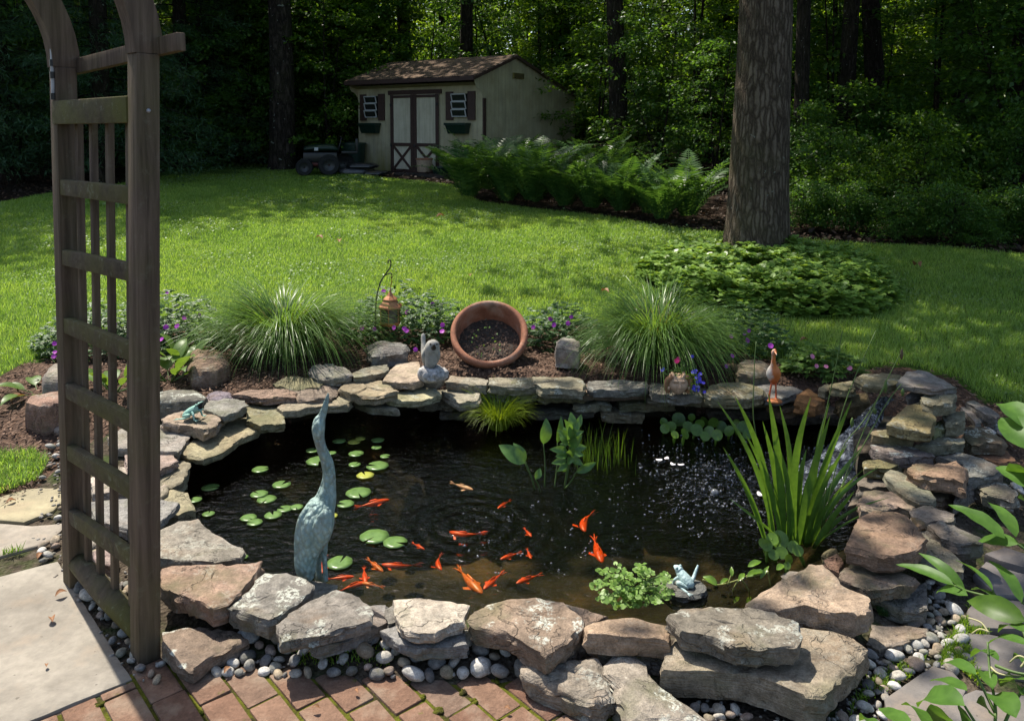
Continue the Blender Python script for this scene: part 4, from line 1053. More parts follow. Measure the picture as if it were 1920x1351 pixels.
for k, (tt, dw) in enumerate(((0.0, .048), (1.0, -.048))):
    off = -Wd * SPAN * tt + Wd * dw
    A = FT + off - Vector((0, 0, -.005)) - U * .02; B = NT_ + off + Vector((0, 0, .03)) + U * .16
    bm = bmesh.new(); beam(bm, A, B, .03, .056, (0, 0, 1), .004); part('crossbar', bm, M_ARBOR, arb, 40)
bm = bmesh.new(); ball(bm, Vector((NB.x, NB.y, PD(280, 208, NB.y).z)) + (NT_ - NB) * .0 + U * (PS / 2 + .001) + Vector(((NT_ - NB).x * .9, 0, 0)), (.007, .007, .007)); part('bolt', bm, M_TUBE, arb, 180)
bm = bmesh.new()
a = PD(128, 72, FB.y) - Wd * .055; b = PD(131, 185, FB.y) - Wd * .055
loft(bm, [a, b], [.0075, .0075], 10)
rod = part('metal_tube', bm, M_TUBE, arb, 60); rod['label'] = 'slim grey metal tube clipped to the far post'
for t in (.02, .42, .62, .97):
    bm = bmesh.new(); c = a.lerp(b, t); loft(bm, [c - Vector((0, 0, .012)), c + Vector((0, 0, .012))], [.0105, .0105], 10)
    bm_ = bm_mesh('clip', bm, 60); bm_.transform(Matrix.Translation(-Vector(arb.location))); link('clip', bm_, M_BLACK_PL, rod)

# ------------------------------------------------------------------ verdigris crane
cb = P(592, 1086, .09); CD = cb.y; SCL = F / CD
crane = empty('crane_statue', (cb.x, CD, .088))
tag(crane, 'tall verdigris bronze crane statue stretching its beak up at the pond edge', 'statue')
def ck(px, py, hw, dy=0.0, k=1.1):
    q = PD(px, py, CD + dy); r = hw * (CD + dy) / F
    return (q.x, q.y, q.z, r, r * k)
keys = [ck(581, 1086, 9, 0), ck(575, 1072, 19, 0, .8), ck(573, 1050, 22, .0, .8), ck(578, 1026, 27, .01, .9), ck(587, 1002, 33.5, .02, 1.0), ck(593, 978, 35, .035, 1.1), ck(602, 953, 28.5, .05, 1.15), ck(610, 937, 21.5, .06, 1.1),
        ck(615, 912, 15.2, .065, 1.05), ck(617, 890, 12, .065, 1), ck(613.5, 867, 11.5, .06, 1), ck(603, 840, 9.6, .05, 1), ck(598, 820, 10.4, .045, 1.05), ck(597, 803, 12.2, .045, 1.25), ck(599, 789, 11, .05, 1.2), ck(604, 779, 7.6, .05, 1),
        ck(609.5, 763, 6.0, .05, .9), ck(613.5, 746, 3.6, .05, .8), ck(615.5, 737, 1.0, .05, .8)]
bm = bmesh.new(); sloft(bm, keys, 20, 4, (0, -1, 0)); part('body', bm, M_CRANE, crane, 180)
bm = bmesh.new()
sloft(bm, [ck(607, 985, 9, .03), ck(607, 1018, 8, .05), ck(608, 1045, 5.6, .05), ck(610, 1072, 5.0, .05), ck(610, 1088, 6, .05)], 10, 4, (0, -1, 0)); part('leg', bm, M_CRANE, crane, 180)
bm = bmesh.new()
sloft(bm, [ck(597, 1005, 8, .06), ck(597, 1040, 6.0, .07), ck(598, 1088, 6, .07)], 10, 4, (0, -1, 0)); part('leg', bm, M_CRANE, crane, 180)
def wing(pxs, dy):
    bm = bmesh.new()
    sloft(bm, [ck(x, y, h, dy + d, .35) for x, y, h, d in pxs], 14, 4, (0, -1, 0)); part('wing', bm, M_CRANE, crane, 180)
wing([(612, 950, 4, 0), (611, 965, 13, -.01), (606, 985, 19, -.012), (599, 1008, 17, -.008), (592, 1030, 9, 0), (588, 1045, 2, .0)], -.025)
wing([(588, 950, 3, .03), (573, 965, 10, .01), (565, 990, 11, 0), (561, 1020, 10, -.004), (562, 1050, 9, 0), (567, 1076, 4, 0)], -.012)

# ------------------------------------------------------------------ frogs
def frog(root_px, z, s, heading, mat, gape, leg_out=False, name='frog_figurine'):
    b = P(*root_px, z); root = empty(name, b.to_tuple(), heading)
    def p2(n, bm, m): return link(n, bm_mesh(n, bm, 180), m, root)
    bm = bmesh.new()          # local: +x forward
    sloft(bm, [(-.62 * s, 0, .10 * s, .06 * s, .05 * s), (-.5 * s, 0, .2 * s, .26 * s, .16 * s), (-.2 * s, 0, .34 * s, .34 * s, .25 * s), (.1 * s, 0, .52 * s, .28 * s, .24 * s), (.3 * s, 0, .66 * s, .22 * s, .19 * s), (.42 * s, 0, .74 * s, .16 * s, .12 * s)], 16, 4, (0, 0, 1))
    ball(bm, (.32 * s, .15 * s, .86 * s), (.075 * s,) * 3); ball(bm, (.32 * s, -.15 * s, .86 * s), (.075 * s,) * 3)
    p2('body', bm, mat)
    if gape:
        bm = bmesh.new(); sloft(bm, [(.22 * s, 0, .72 * s, .22 * s, .06 * s), (.45 * s, 0, .93 * s, .20 * s, .055 * s), (.68 * s, 0, 1.06 * s, .08 * s, .03 * s)], 14, 4); p2('upper_jaw', bm, mat)
        bm = bmesh.new(); sloft(bm, [(.2 * s, 0, .56 * s, .22 * s, .06 * s), (.45 * s, 0, .56 * s, .20 * s, .05 * s), (.68 * s, 0, .56 * s, .09 * s, .03 * s)], 14, 4); p2('lower_jaw', bm, mat)
        bm = bmesh.new()
        w = .165 * s; a = [(.24 * s, .63 * s), (.62 * s, 1.0 * s), (.60 * s, .62 * s)]
        vs = [[bm.verts.new((x, sy * w * (1 if i == 0 else .55), zz)) for i, (x, zz) in enumerate(a)] for sy in (-1, 1)]
        bm.faces.new(vs[0]); bm.faces.new(vs[1])
        for i in range(3): bm.faces.new((vs[0][i], vs[0][(i + 1) % 3], vs[1][(i + 1) % 3], vs[1][i]))
        p2('mouth', bm, M_TEAL_DARK)
    else:
        bm = bmesh.new(); sloft(bm, [(.2 * s, 0, .7 * s, .23 * s, .15 * s), (.42 * s, 0, .78 * s, .21 * s, .12 * s), (.60 * s, 0, .80 * s, .08 * s, .05 * s)], 14, 4); p2('head', bm, mat)
    for sy in (-1, 1):
        bm = bmesh.new()
        sloft(bm, [(.12 * s, .22 * sy * s, .46 * s, .09 * s, .09 * s), (.28 * s, .38 * sy * s, .30 * s, .07 * s, .07 * s), (.34 * s, .40 * sy * s, .08 * s, .055 * s, .055 * s), (.42 * s, .42 * sy * s, .025 * s, .06 * s, .025 * s)], 10, 3)
        for t in (-.5, 0, .5):
            sloft(bm, [(.36 * s, .41 * sy * s, .03 * s, .03 * s, .02 * s), (.60 * s * math.cos(t * .5), .42 * sy * s + .26 * s * t, .015 * s, .022 * s, .014 * s)], 6, 3)
        p2('front_leg', bm, mat)
        bm = bmesh.new()
        if leg_out and sy < 0:
            sloft(bm, [(-.3 * s, -.25 * s, .2 * s, .14 * s, .12 * s), (-.25 * s, -.55 * s, .32 * s, .10 * s, .10 * s), (-.2 * s, -.85 * s, .62 * s, .075 * s, .075 * s), (-.2 * s, -1.0 * s, .82 * s, .05 * s, .05 * s)], 10, 3)
        else:
            sloft(bm, [(-.5 * s, .18 * sy * s, .14 * s, .12 * s, .10 * s), (-.1 * s, .40 * sy * s, .28 * s, .13 * s, .12 * s), (.04 * s, .46 * sy * s, .26 * s, .09 * s, .09 * s), (-.3 * s, .44 * sy * s, .09 * s, .08 * s, .06 * s), (-.66 * s, .46 * sy * s, .04 * s, .06 * s, .03 * s)], 10, 3)
            for t in (-.5, 0, .5):
                sloft(bm, [(-.6 * s, .46 * sy * s, .03 * s, .03 * s, .02 * s), (-.92 * s, .48 * sy * s + .24 * s * t, .015 * s, .022 * s, .012 * s)], 6, 3)
        p2('hind_leg', bm, mat)
    return root
fr = frog((362, 783), .192, .088, R(-12), M_FROG, True)
tag(fr, 'green verdigris frog figure with its mouth wide open on a tan stone', 'figurine')
fr = frog((1281, 1096), -.028, .073, R(130), M_FROG_PALE, False, True)
tag(fr, 'pale blue grey frog figure seated in the water beside the parsley plant', 'figurine')
q = P(1281, 1100, -.03)
rock(None, -.028, .06, (.15, .15, .14), 'dark wet stone under the pale frog at the water', .0, 1.2, .3, world=[(q.x + .085 * math.cos(a) * 1.1, q.y + .07 * math.sin(a)) for a in np.linspace(0, 6.28, 12)[:-1]], foot=False)

# ------------------------------------------------------------------ stone bird on its rock
b = P(812, 712, .225)
bird = empty('bird_statue', b.to_tuple())
tag(bird, 'small weathered concrete bird with raised tail on a pitted base', 'statue')
BS = b.y / F
def lk(px, py, hw, dy=0., k=1.0):
    q = PD(px, py, b.y + dy); return (q.x, q.y, q.z, hw * BS, hw * BS * k)
bm = bmesh.new()
for v in ball(bm, b + Vector((-.002, .0, .035)), (.095, .075, .052), 4):
    d = v.co - b; v.co += d.normalized() * (.016 * n3(v.co.x * 22, v.co.y * 22, v.co.z * 22) + .007 * n3(v.co.x * 60, v.co.y * 60, v.co.z * 60))
part('base_rock', bm, M_STATUE_BASE, bird, 180)
bm = bmesh.new(); sloft(bm, [lk(810, 690, 5, .0), lk(808, 684, 11, 0), lk(808.5, 672, 13.5, 0), lk(809.5, 660, 14.5, .0), lk(811, 650, 14.2, -.01), lk(812.5, 641.5, 10.5, -.015), (*lk(813, 637, 4, -.015),)[:5]], 18, 4, (0, -1, 0)); part('body', bm, M_STATUE, bird, 180)
bm = bmesh.new(); sloft(bm, [lk(800, 674, 8, .03), lk(795, 660, 6, .06, .6), lk(794, 645, 4.6, .09, .6), lk(793.5, 630, 4.2, .11, .6), lk(793, 625, 2, .115, .6)], 12, 4, (0, -1, 0)); part('tail', bm, M_STATUE, bird, 180)
bm = bmesh.new(); sloft(bm, [lk(813, 652, 5, -.055), lk(813.5, 649, 3.4, -.075), lk(814, 646, .8, -.095)], 10, 3, (0, 0, 1)); part('beak', bm, M_IRON, bird, 180)
for dx, dz in ((-13, 0), (13, 0)):
    bm = bmesh.new(); sloft(bm, [lk(809 + dx * .8, 652, 3, -.005), lk(808 + dx, 664, 5, .0, 1.6), lk(807 + dx * .95, 676, 3.5, .01, 1.3), lk(806 + dx * .8, 684, .8, .02)], 10, 3, (0, -1, 0)); part('wing', bm, M_STATUE, bird, 180)
bm = bmesh.new(); ball(bm, Vector(lk(807, 645, 1, -.055)[:3]), (.006,) * 3); part('eye', bm, M_IRON, bird, 180)
bm = bmesh.new(); ball(bm, Vector(lk(819, 645, 1, -.055)[:3]), (.006,) * 3); part('eye', bm, M_IRON, bird, 180)

# ------------------------------------------------------------------ terracotta pot lying half sunk in the bed
PN = Vector((.03, -.66, .75)).normalized()
pc = Vector(((917 - CX) / F * 5.30, 5.30, .385))
pot = empty('terracotta_pot', (pc.x, pc.y, .21))
tag(pot, 'big round terracotta pot tipped over and half sunk in the bed', 'pot')
Mp = Matrix.Translation(pc) @ PN.to_track_quat('Z', 'Y').to_matrix().to_4x4()
bm = bmesh.new()
lathe(bm, [(.10, -.42), (.165, -.42), (.222, -.07), (.226, -.062), (.250, -.06), (.257, -.05), (.259, -.012), (.253, -.001), (.240, .004), (.226, .0), (.219, -.012), (.214, -.06), (.155, -.40), (.10, -.40)], 56)
bmesh.ops.transform(bm, matrix=Mp, verts=bm.verts[:]); part('shell', bm, M_TERRA_RIM, pot, 60)
bm = bmesh.new()
NRG = 14
rings = []
for i in range(NRG + 1):
    r = .217 * i / NRG
    ring = []
    for k in range(40):
        a = 2 * math.pi * k / 40
        x, y = r * math.cos(a), r * math.sin(a)
        z = -.075 - .36 * (y + .217) * .5 + .012 * n3(x * 22, y * 22, 3) + .006 * n3(x * 60, y * 60, 8)
        ring.append(bm.verts.new((x, y, z)))
        if i == 0: break
    rings.append(ring)
for k in range(40): bm.faces.new((rings[0][0], rings[1][k], rings[1][(k + 1) % 40]))
for a_, b_ in zip(rings[1:-1], rings[2:]):
    for k in range(40): bm.faces.new((a_[k], b_[k], b_[(k + 1) % 40], a_[(k + 1) % 40]))
bmesh.ops.transform(bm, matrix=Mp, verts=bm.verts[:]); part('soil', bm, M_SOILDARK, pot, 180)
def chips(base, nrm, n, L0, L1):
    d = unit_random(n) - nrm * 0; d = d - nrm * np.sum(d * nrm, 1, keepdims=True) * .85
    return leaves(base, d, nrm + unit_random(n) * .5, RNG.uniform(L0, L1, n), RNG.uniform(L0 * .25, L1 * .4, n))
n = 620; a = RNG.uniform(0, 6.28, n); r = .205 * np.sqrt(RNG.uniform(0, 1, n)); x, y = r * np.cos(a), r * np.sin(a)
keep = RNG.uniform(0, 1, n) < np.clip(.9 - y * 3.2, .15, 1)
loc = np.stack([x, y, -.068 - .18 * (y + .217)], 1)[keep]
wl = np.array([(Mp @ Vector(p))[:] for p in loc])
v_, f_ = chips(wl, np.tile(np.array(PN), (len(wl), 1)), len(wl), .012, .034)
ch = part('bark_chips', arr_mesh('bark_chips', v_, f_), M_CHIP, pot); ch['kind'] = 'stuff'
n = 26; a = RNG.uniform(0, 6.28, n); r = .13 * np.sqrt(RNG.uniform(0, 1, n))
loc = np.stack([r * np.cos(a) - .02, r * np.sin(a) - .05, np.full(n, -.055)], 1); wl = np.array([(Mp @ Vector(p))[:] for p in loc])
v_, f_ = leaves(wl, unit_random(n) + [0, 0, .8], unit_random(n) + [0, 0, 1], .018, .014); part('seedlings', arr_mesh('seedlings', v_, f_), M_HOSTA, pot)['kind'] = 'stuff'

# ------------------------------------------------------------------ shepherd hook and hanging lantern
hb = PD(703, 626, 5.62)
hk = empty('shepherd_hook', (hb.x, hb.y, float(base_z(0, hb.y)) - .02)); tag(hk, 'thin dark iron shepherd hook standing behind the left fountain grass', 'garden hook')
def hp(px, py, dy=0): return PD(px, py, hb.y + dy)
bm = bmesh.new(); c = spline([tuple(hp(703, 650)), tuple(hp(704, 600)), tuple(hp(706, 560)), tuple(hp(713, 530)), tuple(hp(724, 512)), tuple(hp(731, 502)), tuple(hp(733, 493)), tuple(hp(731, 487.5)), tuple(hp(728, 489)), tuple(hp(727.5, 494))], 5)
loft(bm, c, [.0048] * len(c), 8); part('pole', bm, M_IRON, hk, 180)
bm = bmesh.new(); c = spline([tuple(hp(721, 516)), tuple(hp(727, 514)), tuple(hp(733, 512)), tuple(hp(735, 517)), tuple(hp(734, 522))], 5)
loft(bm, c, [.004] * len(c), 8); part('side_hook', bm, M_IRON, hk, 180)
ln = PD(732, 605, hb.y); LS = hb.y / F
lan = empty('hanging_lantern', (ln.x, ln.y, PD(732, 611, hb.y).z)); tag(lan, 'small copper roofed lantern hanging on the iron hook', 'lantern')
def sq(bm, prof, rot=R(28)):
    rings = []
    for px_hw, py in prof:
        z = PD(732, py, ln.y).z; h = px_hw * LS * 1.0
        rings.append([bm.verts.new((ln.x + h * math.cos(rot + k * math.pi / 3), ln.y + h * math.sin(rot + k * math.pi / 3), z)) for k in range(6)])
    for a_, b_ in zip(rings[:-1], rings[1:]):
        for k in range(6): bm.faces.new((a_[k], a_[(k + 1) % 6], b_[(k + 1) % 6], b_[k]))
    bm.faces.new(rings[0]); bm.faces.new(rings[-1])
bm = bmesh.new(); sq(bm, [(1.2, 543), (2.2, 547), (7, 554), (14.5, 560), (14.5, 562.5), (12.5, 563)]); part('roof_cap', bm, M_COPPER, lan)
bm = bmesh.new(); sq(bm, [(13, 563), (15.5, 565), (23.5, 573), (24, 576), (21, 577.5)]); part('roof', bm, M_COPPER, lan)
bm = bmesh.new(); sq(bm, [(18.5, 577.5), (18.5, 604)]); part('glass_panel', bm, M_SMOKE, lan)
for k in range(6):
    a = R(28) + k * math.pi / 3; q = Vector((ln.x + 19.2 * LS * math.cos(a), ln.y + 19.2 * LS * math.sin(a), 0))
    bm = bmesh.new(); loft(bm, [Vector((q.x, q.y, PD(732, 577, ln.y).z)), Vector((q.x, q.y, PD(732, 606, ln.y).z))], [.0042, .0042], 6); part('frame_bar', bm, M_COPPER, lan)
bm = bmesh.new(); sq(bm, [(20, 602.5), (20.5, 604), (20, 608), (12, 611)]); part('base', bm, M_RUST, lan)
bm = bmesh.new(); c = spline([tuple(PD(732, 544, ln.y)), tuple(PD(733, 536, ln.y)), tuple(PD(734.5, 526, ln.y)), tuple(PD(734.6, 519, ln.y)), tuple(PD(732.6, 520, ln.y))], 4); loft(bm, c, [.003] * len(c), 6); part('hanger', bm, M_RUST, lan, 180)

# ------------------------------------------------------------------ face planter
fb_ = P(1277, 737, .205); FS = fb_.y / F
fp_ = empty('face_planter', fb_.to_tuple()); tag(fp_, 'small tan clay head planter with closed eyes on the back wall', 'planter')
def fk(px, py, dy=0.): return PD(px, py, fb_.y + dy)
fc = fk(1271, 717); RX, RZ = 21 * FS, 22 * FS
bm = bmesh.new()
for v in ball(bm, (0, 0, 0), (1, 1, 1), 5):
    p = v.co.copy(); x, y, z = p
    # face looks to -y; flatten front, carve eyes, mouth and jaw
    jaw = 1 - .30 * max(0, -z) ** 1.5
    X = x * RX * jaw; Y = y * RX * .92 * (1 - .08 * max(0, -y)); Zz = z * RZ * 1.02
    if y < 0:
        def g_(cx, cz, sx, sz): return math.exp(-((x - cx) / sx) ** 2 - ((z - cz) / sz) ** 2)
        dyy = 0
        dyy -= .42 * g_(.0, -.02, .10, .26) * (1 if z > -.25 else .2)             # nose ridge
        dyy -= .20 * g_(0, -.20, .16, .07)                                         # nose tip
        dyy += .20 * (g_(-.33, .12, .2, .09) + g_(.33, .12, .2, .09))              # eye hollows
        dyy -= .12 * (g_(-.33, .06, .15, .06) + g_(.33, .06, .15, .06))            # closed lids
        dyy -= .16 * (g_(-.34, .34, .28, .08) + g_(.34, .34, .28, .08))            # brows
        dyy -= .13 * (g_(0, -.42, .22, .05) + g_(0, -.55, .18, .05)); dyy += .10 * g_(0, -.485, .24, .025)   # lips
        dyy -= .10 * g_(0, -.78, .22, .12)                                         # chin
        dyy -= .06 * (g_(-.5, -.2, .25, .2) + g_(.5, -.2, .25, .2))                # cheeks
        Y += dyy * RX
    if z > .62: Zz = RZ * (.62 + .1 * abs(x) + (.30 if abs(abs(x) - .5) < .3 and y < .2 else 0.0) * (1 - abs(abs(x) - .5) / .3))
    v.co = Vector((X, Y, Zz)) + fc
part('face', bm, M_FACE, fp_, 180)
for sx in (-1, 1):
    bm = bmesh.new()
    sloft(bm, [(fc.x + sx * RX * .6, fc.y - RX * .55, fc.z + RZ * .75, .012, .014), (fc.x + sx * RX * .98, fc.y - RX * .35, fc.z + RZ * .35, .016, .018), (fc.x + sx * RX * 1.05, fc.y - RX * .1, fc.z - RZ * .3, .017, .02), (fc.x + sx * RX * .85, fc.y - .0, fc.z - RZ * .85, .014, .014)], 10, 4, (0, -1, 0)); part('hair', bm, M_FACE_DARK, fp_, 180)
    bm = bmesh.new(); ball(bm, (fc.x + sx * RX * .9, fc.y - RX * .45, fc.z - RZ * .35), (.008, .007, .012)); part('earring', bm, M_FACE, fp_, 180)
n = 60; base = np.array([fk(1275, 697)[:]] * n) + RNG.normal(size=(n, 3)) * [.035, .03, .02]
v_, f_ = leaves(base, unit_random(n) + [0.15, 0, 1.0], unit_random(n) + [0, -.5, .8], RNG.uniform(.02, .04, n), RNG.uniform(.008, .016, n)); part('foliage', arr_mesh('foliage', v_, f_), M_GERAN, fp_)
n = 90; base = np.array([fk(1298 + random.gauss(0, 8), 706 + random.uniform(-8, 26), -.02 + random.gauss(0, .02))[:] for _ in range(n)])
v_, f_ = leaves(base, unit_random(n) + [0.3, -.2, -.1], unit_random(n) + [0, -.6, .6], RNG.uniform(.015, .03, n), RNG.uniform(.004, .009, n)); part('trailing_foliage', arr_mesh('trailing_foliage', v_, f_), M_LEAF_C, fp_)
PETAL_V = np.array([(0, 0, 0), (.42, .6, .05), (.2, 1, .0), (-.2, 1, .0), (-.42, .6, .05)], float); PETAL_F = np.array([(0, 1, 2, 2), (0, 2, 3, 3), (0, 3, 4, 4)])
def blossom(c, r, nrm, petals=5):
    nrm = Vector(nrm).normalized(); t = nrm.orthogonal().normalized(); s = nrm.cross(t); a0 = random.uniform(0, 6)
    vs, fs = [], []
    for k in range(petals):
        a = a0 + 2 * math.pi * k / petals
        d = t * math.cos(a) + s * math.sin(a); e = t * -math.sin(a) + s * math.cos(a)
        i0 = len(vs); w = r * 1.15 * math.sin(math.pi / petals) * 1.15
        vs += [tuple(c), tuple(c + d * r * .6 + e * w + nrm * r * .12), tuple(c + d * r + nrm * r * .18), tuple(c + d * r * .6 - e * w + nrm * r * .12)]
        fs.append((i0, i0 + 1, i0 + 2, i0 + 3))
    return np.array(vs), np.array(fs)
def blossoms(cs, r, petals=5, nrm=(0, -.75, .6)):
    return join_arr([blossom(Vector(c), r * random.uniform(.8, 1.15), (nrm[0] + random.gauss(0, .3), nrm[1], nrm[2] + random.gauss(0, .2)), petals) for c in cs])
v_, f_ = blossoms([fk(1270, 676, -.02), fk(1272, 673, -.01), fk(1268, 677, -.03)], .014); part('pink_flower', arr_mesh('pink_flower', v_, f_), M_HOTPINK, fp_)
cs = [fk(1307 + random.gauss(0, 6), y + random.gauss(0, 2.5), -.03 + random.gauss(0, .015)) for y in (695, 698, 702, 706, 711, 715, 719, 722, 725, 727, 729, 731) for _ in range(2)] + [fk(1244, 691, -.03), fk(1242, 694, -.03), fk(1298, 668, 0)]
for c_ in cs:
    v_, f_ = blossoms([c_], .0105); part('blue_flower', arr_mesh('blue_flower', v_, f_), M_BLUE, fp_)

# ------------------------------------------------------------------ rusty stork figure
sb = P(1451, 752, .205); SS = sb.y / F
st = empty('stork_figure', sb.to_tuple()); tag(st, 'rust orange and white metal stork figure standing on the back wall', 'figurine')
def sk(px, py, hw, dy=0., k=1.0):
    q = PD(px, py, sb.y + dy); return (q.x, q.y, q.z, hw * SS, hw * SS * k)
bm = bmesh.new(); sloft(bm, [sk(1451, 720, 3, .02), sk(1451, 713, 9, .015), sk(1450.5, 702, 13.5, .01), sk(1450.5, 694, 12, .0), sk(1450.5, 685, 6.2, -.01), sk(1450.5, 675, 3.9, -.02), sk(1450.5, 667, 3.6, -.025), sk(1451, 661, 4.8, -.03), sk(1452.5, 657.5, 4.0, -.04), sk(1453.5, 656, 1.2, -.05)], 16, 4, (0, -1, 0))
part('body', bm, M_STORK, st, 180)
bm = bmesh.new(); sloft(bm, [sk(1453.5, 659.5, 2.2, -.05), sk(1455, 662, 1.3, -.085), sk(1456, 665, .5, -.12)], 8, 3); part('beak', bm, M_STORK, st, 180)
for x0, x1 in ((1447.5, 1442.5), (1454.5, 1455)):
    bm = bmesh.new(); sloft(bm, [sk(x0, 714, 2.6, .01), sk((x0 + x1) / 2, 728, 1.7, .0), sk(x1, 742, 1.9, -.0), sk(x1, 750, 2.4, -.01)], 8, 4, (0, -1, 0)); part('leg', bm, M_STORK, st, 180)
bm = bmesh.new(); ball(bm, sb + Vector((0, -.015, .006)), (.042, .036, .012), 3); part('base', bm, M_RUST, st, 180)

# ------------------------------------------------------------------ pond life: fish and lily pads
def fish_mesh(bend):
    bm = bmesh.new()
    prof = [(.5, .012, .012), (.44, .055, .05), (.32, .085, .09), (.15, .10, .115), (-.05, .085, .10), (-.22, .05, .06), (-.34, .024, .036), (-.40, .014, .03)]
    def cy(x): return bend * (x - .5) ** 2 * (1 if x < .5 else 0)
    sloft(bm, [(x, cy(x), 0, a, b) for x, a, b in prof], 12, 3, (0, 0, 1))
    def fin(pts, th=.006):
        up = [bm.verts.new((x, cy(x) + y + th, z)) for x, y, z in pts]; dn = [bm.verts.new((x, cy(x) + y - th, z)) for x, y, z in pts]
        bm.faces.new(up); bm.faces.new(dn[::-1])
        for k in range(len(pts)): bm.faces.new((up[k], up[(k + 1) % len(pts)], dn[(k + 1) % len(pts)], dn[k]))
    fin([(-.38, 0, .02), (-.58, 0, .11), (-.66, 0, .07), (-.54, 0, 0), (-.66, 0, -.07), (-.58, 0, -.11), (-.38, 0, -.02)])
    fin([(-.36, .0, .01), (-.62, .07, .02), (-.66, .10, .0), (-.52, .0, 0), (-.66, -.10, .0), (-.62, -.07, .02)])
    fin([(.18, 0, .10), (.06, 0, .17), (-.12, 0, .15), (-.16, 0, .08)])
    for s in (-1, 1):
        a = [bm.verts.new(p) for p in [(.24, s * .08, -.03), (.10, s * .20, -.05), (.02, s * .17, -.05), (.12, s * .08, -.03)]]
        bm.faces.new(a)
    return bm_mesh('goldfish', bm, 180)
FISHM = {}
for k in ('o', 'm', 'p'):
    FISHM[k] = []
    for bnd in (-.5, 0.05, .5):
        me = fish_mesh(bnd); me.materials.append({'o': M_FISH, 'm': M_FISH_MOT, 'p': M_FISH_PALE}[k]); FISHM[k].append(me)
FISH = [((672, 951), (730, 936), 'o', 1, 'orange goldfish alone near the pads right of the crane neck'), ((848, 907), (887, 918), 'p', 1, 'pale pinkish goldfish, farthest back in the pond'),
        ((953, 939), (933, 953), 'o', 1, 'small orange goldfish nearest the pickerel plant'), ((1075, 962), (1097, 996), 'o', 2, 'orange goldfish swimming toward the front, right of pond middle'),
        ((882, 1014), (843, 996), 'o', 0, 'curved orange goldfish in the middle of the ripple rings'), ((985, 994), (994, 1003), 'o', 1, 'little orange goldfish, the upper of a close pair'),
        ((988, 1032), (995, 1045), 'o', 1, 'little orange goldfish, the lower of a close pair'), ((972, 1035), (938, 1048), 'o', 1, 'slim orange goldfish left of the close pair'),
        ((779, 1021), (791, 1027), 'o', 1, 'tiny orange goldfish beside the two joined pads'), ((803, 1046), (828, 1068), 'o', 2, 'orange goldfish curving down below the ripple rings'),
        ((1110, 1010), (1129, 1054), 'o', 1, 'orange goldfish right above the water parsley'), ((766, 1069), (716, 1057), 'o', 0, 'long orange goldfish right of the front lily pad'),
        ((689, 1050), (718, 1071), 'm', 1, 'mottled yellow goldfish beside the long orange one'), ((858, 1070), (904, 1112), 'm', 1, 'large mottled golden orange goldfish near the front rim'),
        ((938, 1074), (907, 1104), 'o', 1, 'orange goldfish nose to nose with the mottled one'), ((1009, 1076), (968, 1093), 'o', 1, 'orange goldfish left of the water parsley'),
        ((615, 1086), (664, 1080), 'o', 1, 'orange goldfish just right of the crane legs'), ((638, 1094), (692, 1092), 'o', 0, 'orange goldfish hugging the broad flat slab'),
        ((680, 1066), (686, 1092), 'o', 1, 'orange goldfish seen end on in the front cluster'), ((716, 1098), (676, 1092), 'm', 1, 'orange yellow goldfish at the right of the front cluster'),
        ((606, 1044), (604, 1074), 'o', 1, 'orange goldfish half hidden behind the crane legs')]
for i, (t, h, k, bnd, lab) in enumerate(FISH):
    zf = WATER_Z - (.014, .02, .028, .016)[i % 4]
    a = P(*t, zf); b = P(*h, zf); d = b - a; L = min(max(d.length, .075), .21)
    o = link('goldfish', FISHM[k][bnd]); o.location = (a + b) / 2; o.rotation_euler = (random.gauss(0, .15), 0, math.atan2(d.y, d.x)); o.scale = (L, L * 1.05, L * .75)
    tag(o, lab, 'fish', 'goldfish in the pond')
def pad_mesh(seed, notch=.42):
    bm = bmesh.new(); n = 36; c = bm.verts.new((0, 0, .004)); ring1, ring2, ring3 = [], [], []
    for k in range(n + 1):
        a = notch / 2 + (2 * math.pi - notch) * k / n
        r = 1 + .05 * n3(math.cos(a) * 1.5, math.sin(a) * 1.5, seed) + .02 * math.sin(a * 9 + seed)
        zz = .05 * n3(math.cos(a) * 2.2, math.sin(a) * 2.2, seed + 4)
        ring1.append(bm.verts.new((math.cos(a) * r * .5, math.sin(a) * r * .5, .012 + zz * .2)))
        ring2.append(bm.verts.new((math.cos(a) * r, math.sin(a) * r, .015 + max(0, zz))))
        ring3.append(bm.verts.new((math.cos(a) * r * .97, math.sin(a) * r * .97, -.012 + max(0, zz))))
    for k in range(n):
        bm.faces.new((c, ring1[k], ring1[k + 1])); bm.faces.new((ring1[k], ring2[k], ring2[k + 1], ring1[k + 1])); bm.faces.new((ring2[k], ring3[k], ring3[k + 1], ring2[k + 1]))
    return bm_mesh('lily_pad', bm, 180)
PADS = {'g': [pad_mesh(i * 3.1, .25 + .2 * (i % 3)) for i in range(4)], 'y': [pad_mesh(20 + i * 3.1, .3) for i in range(3)]}
for m_ in PADS['g']: m_.materials.append(M_PAD)
for m_ in PADS['y']: m_.materials.append(M_PAD_Y)
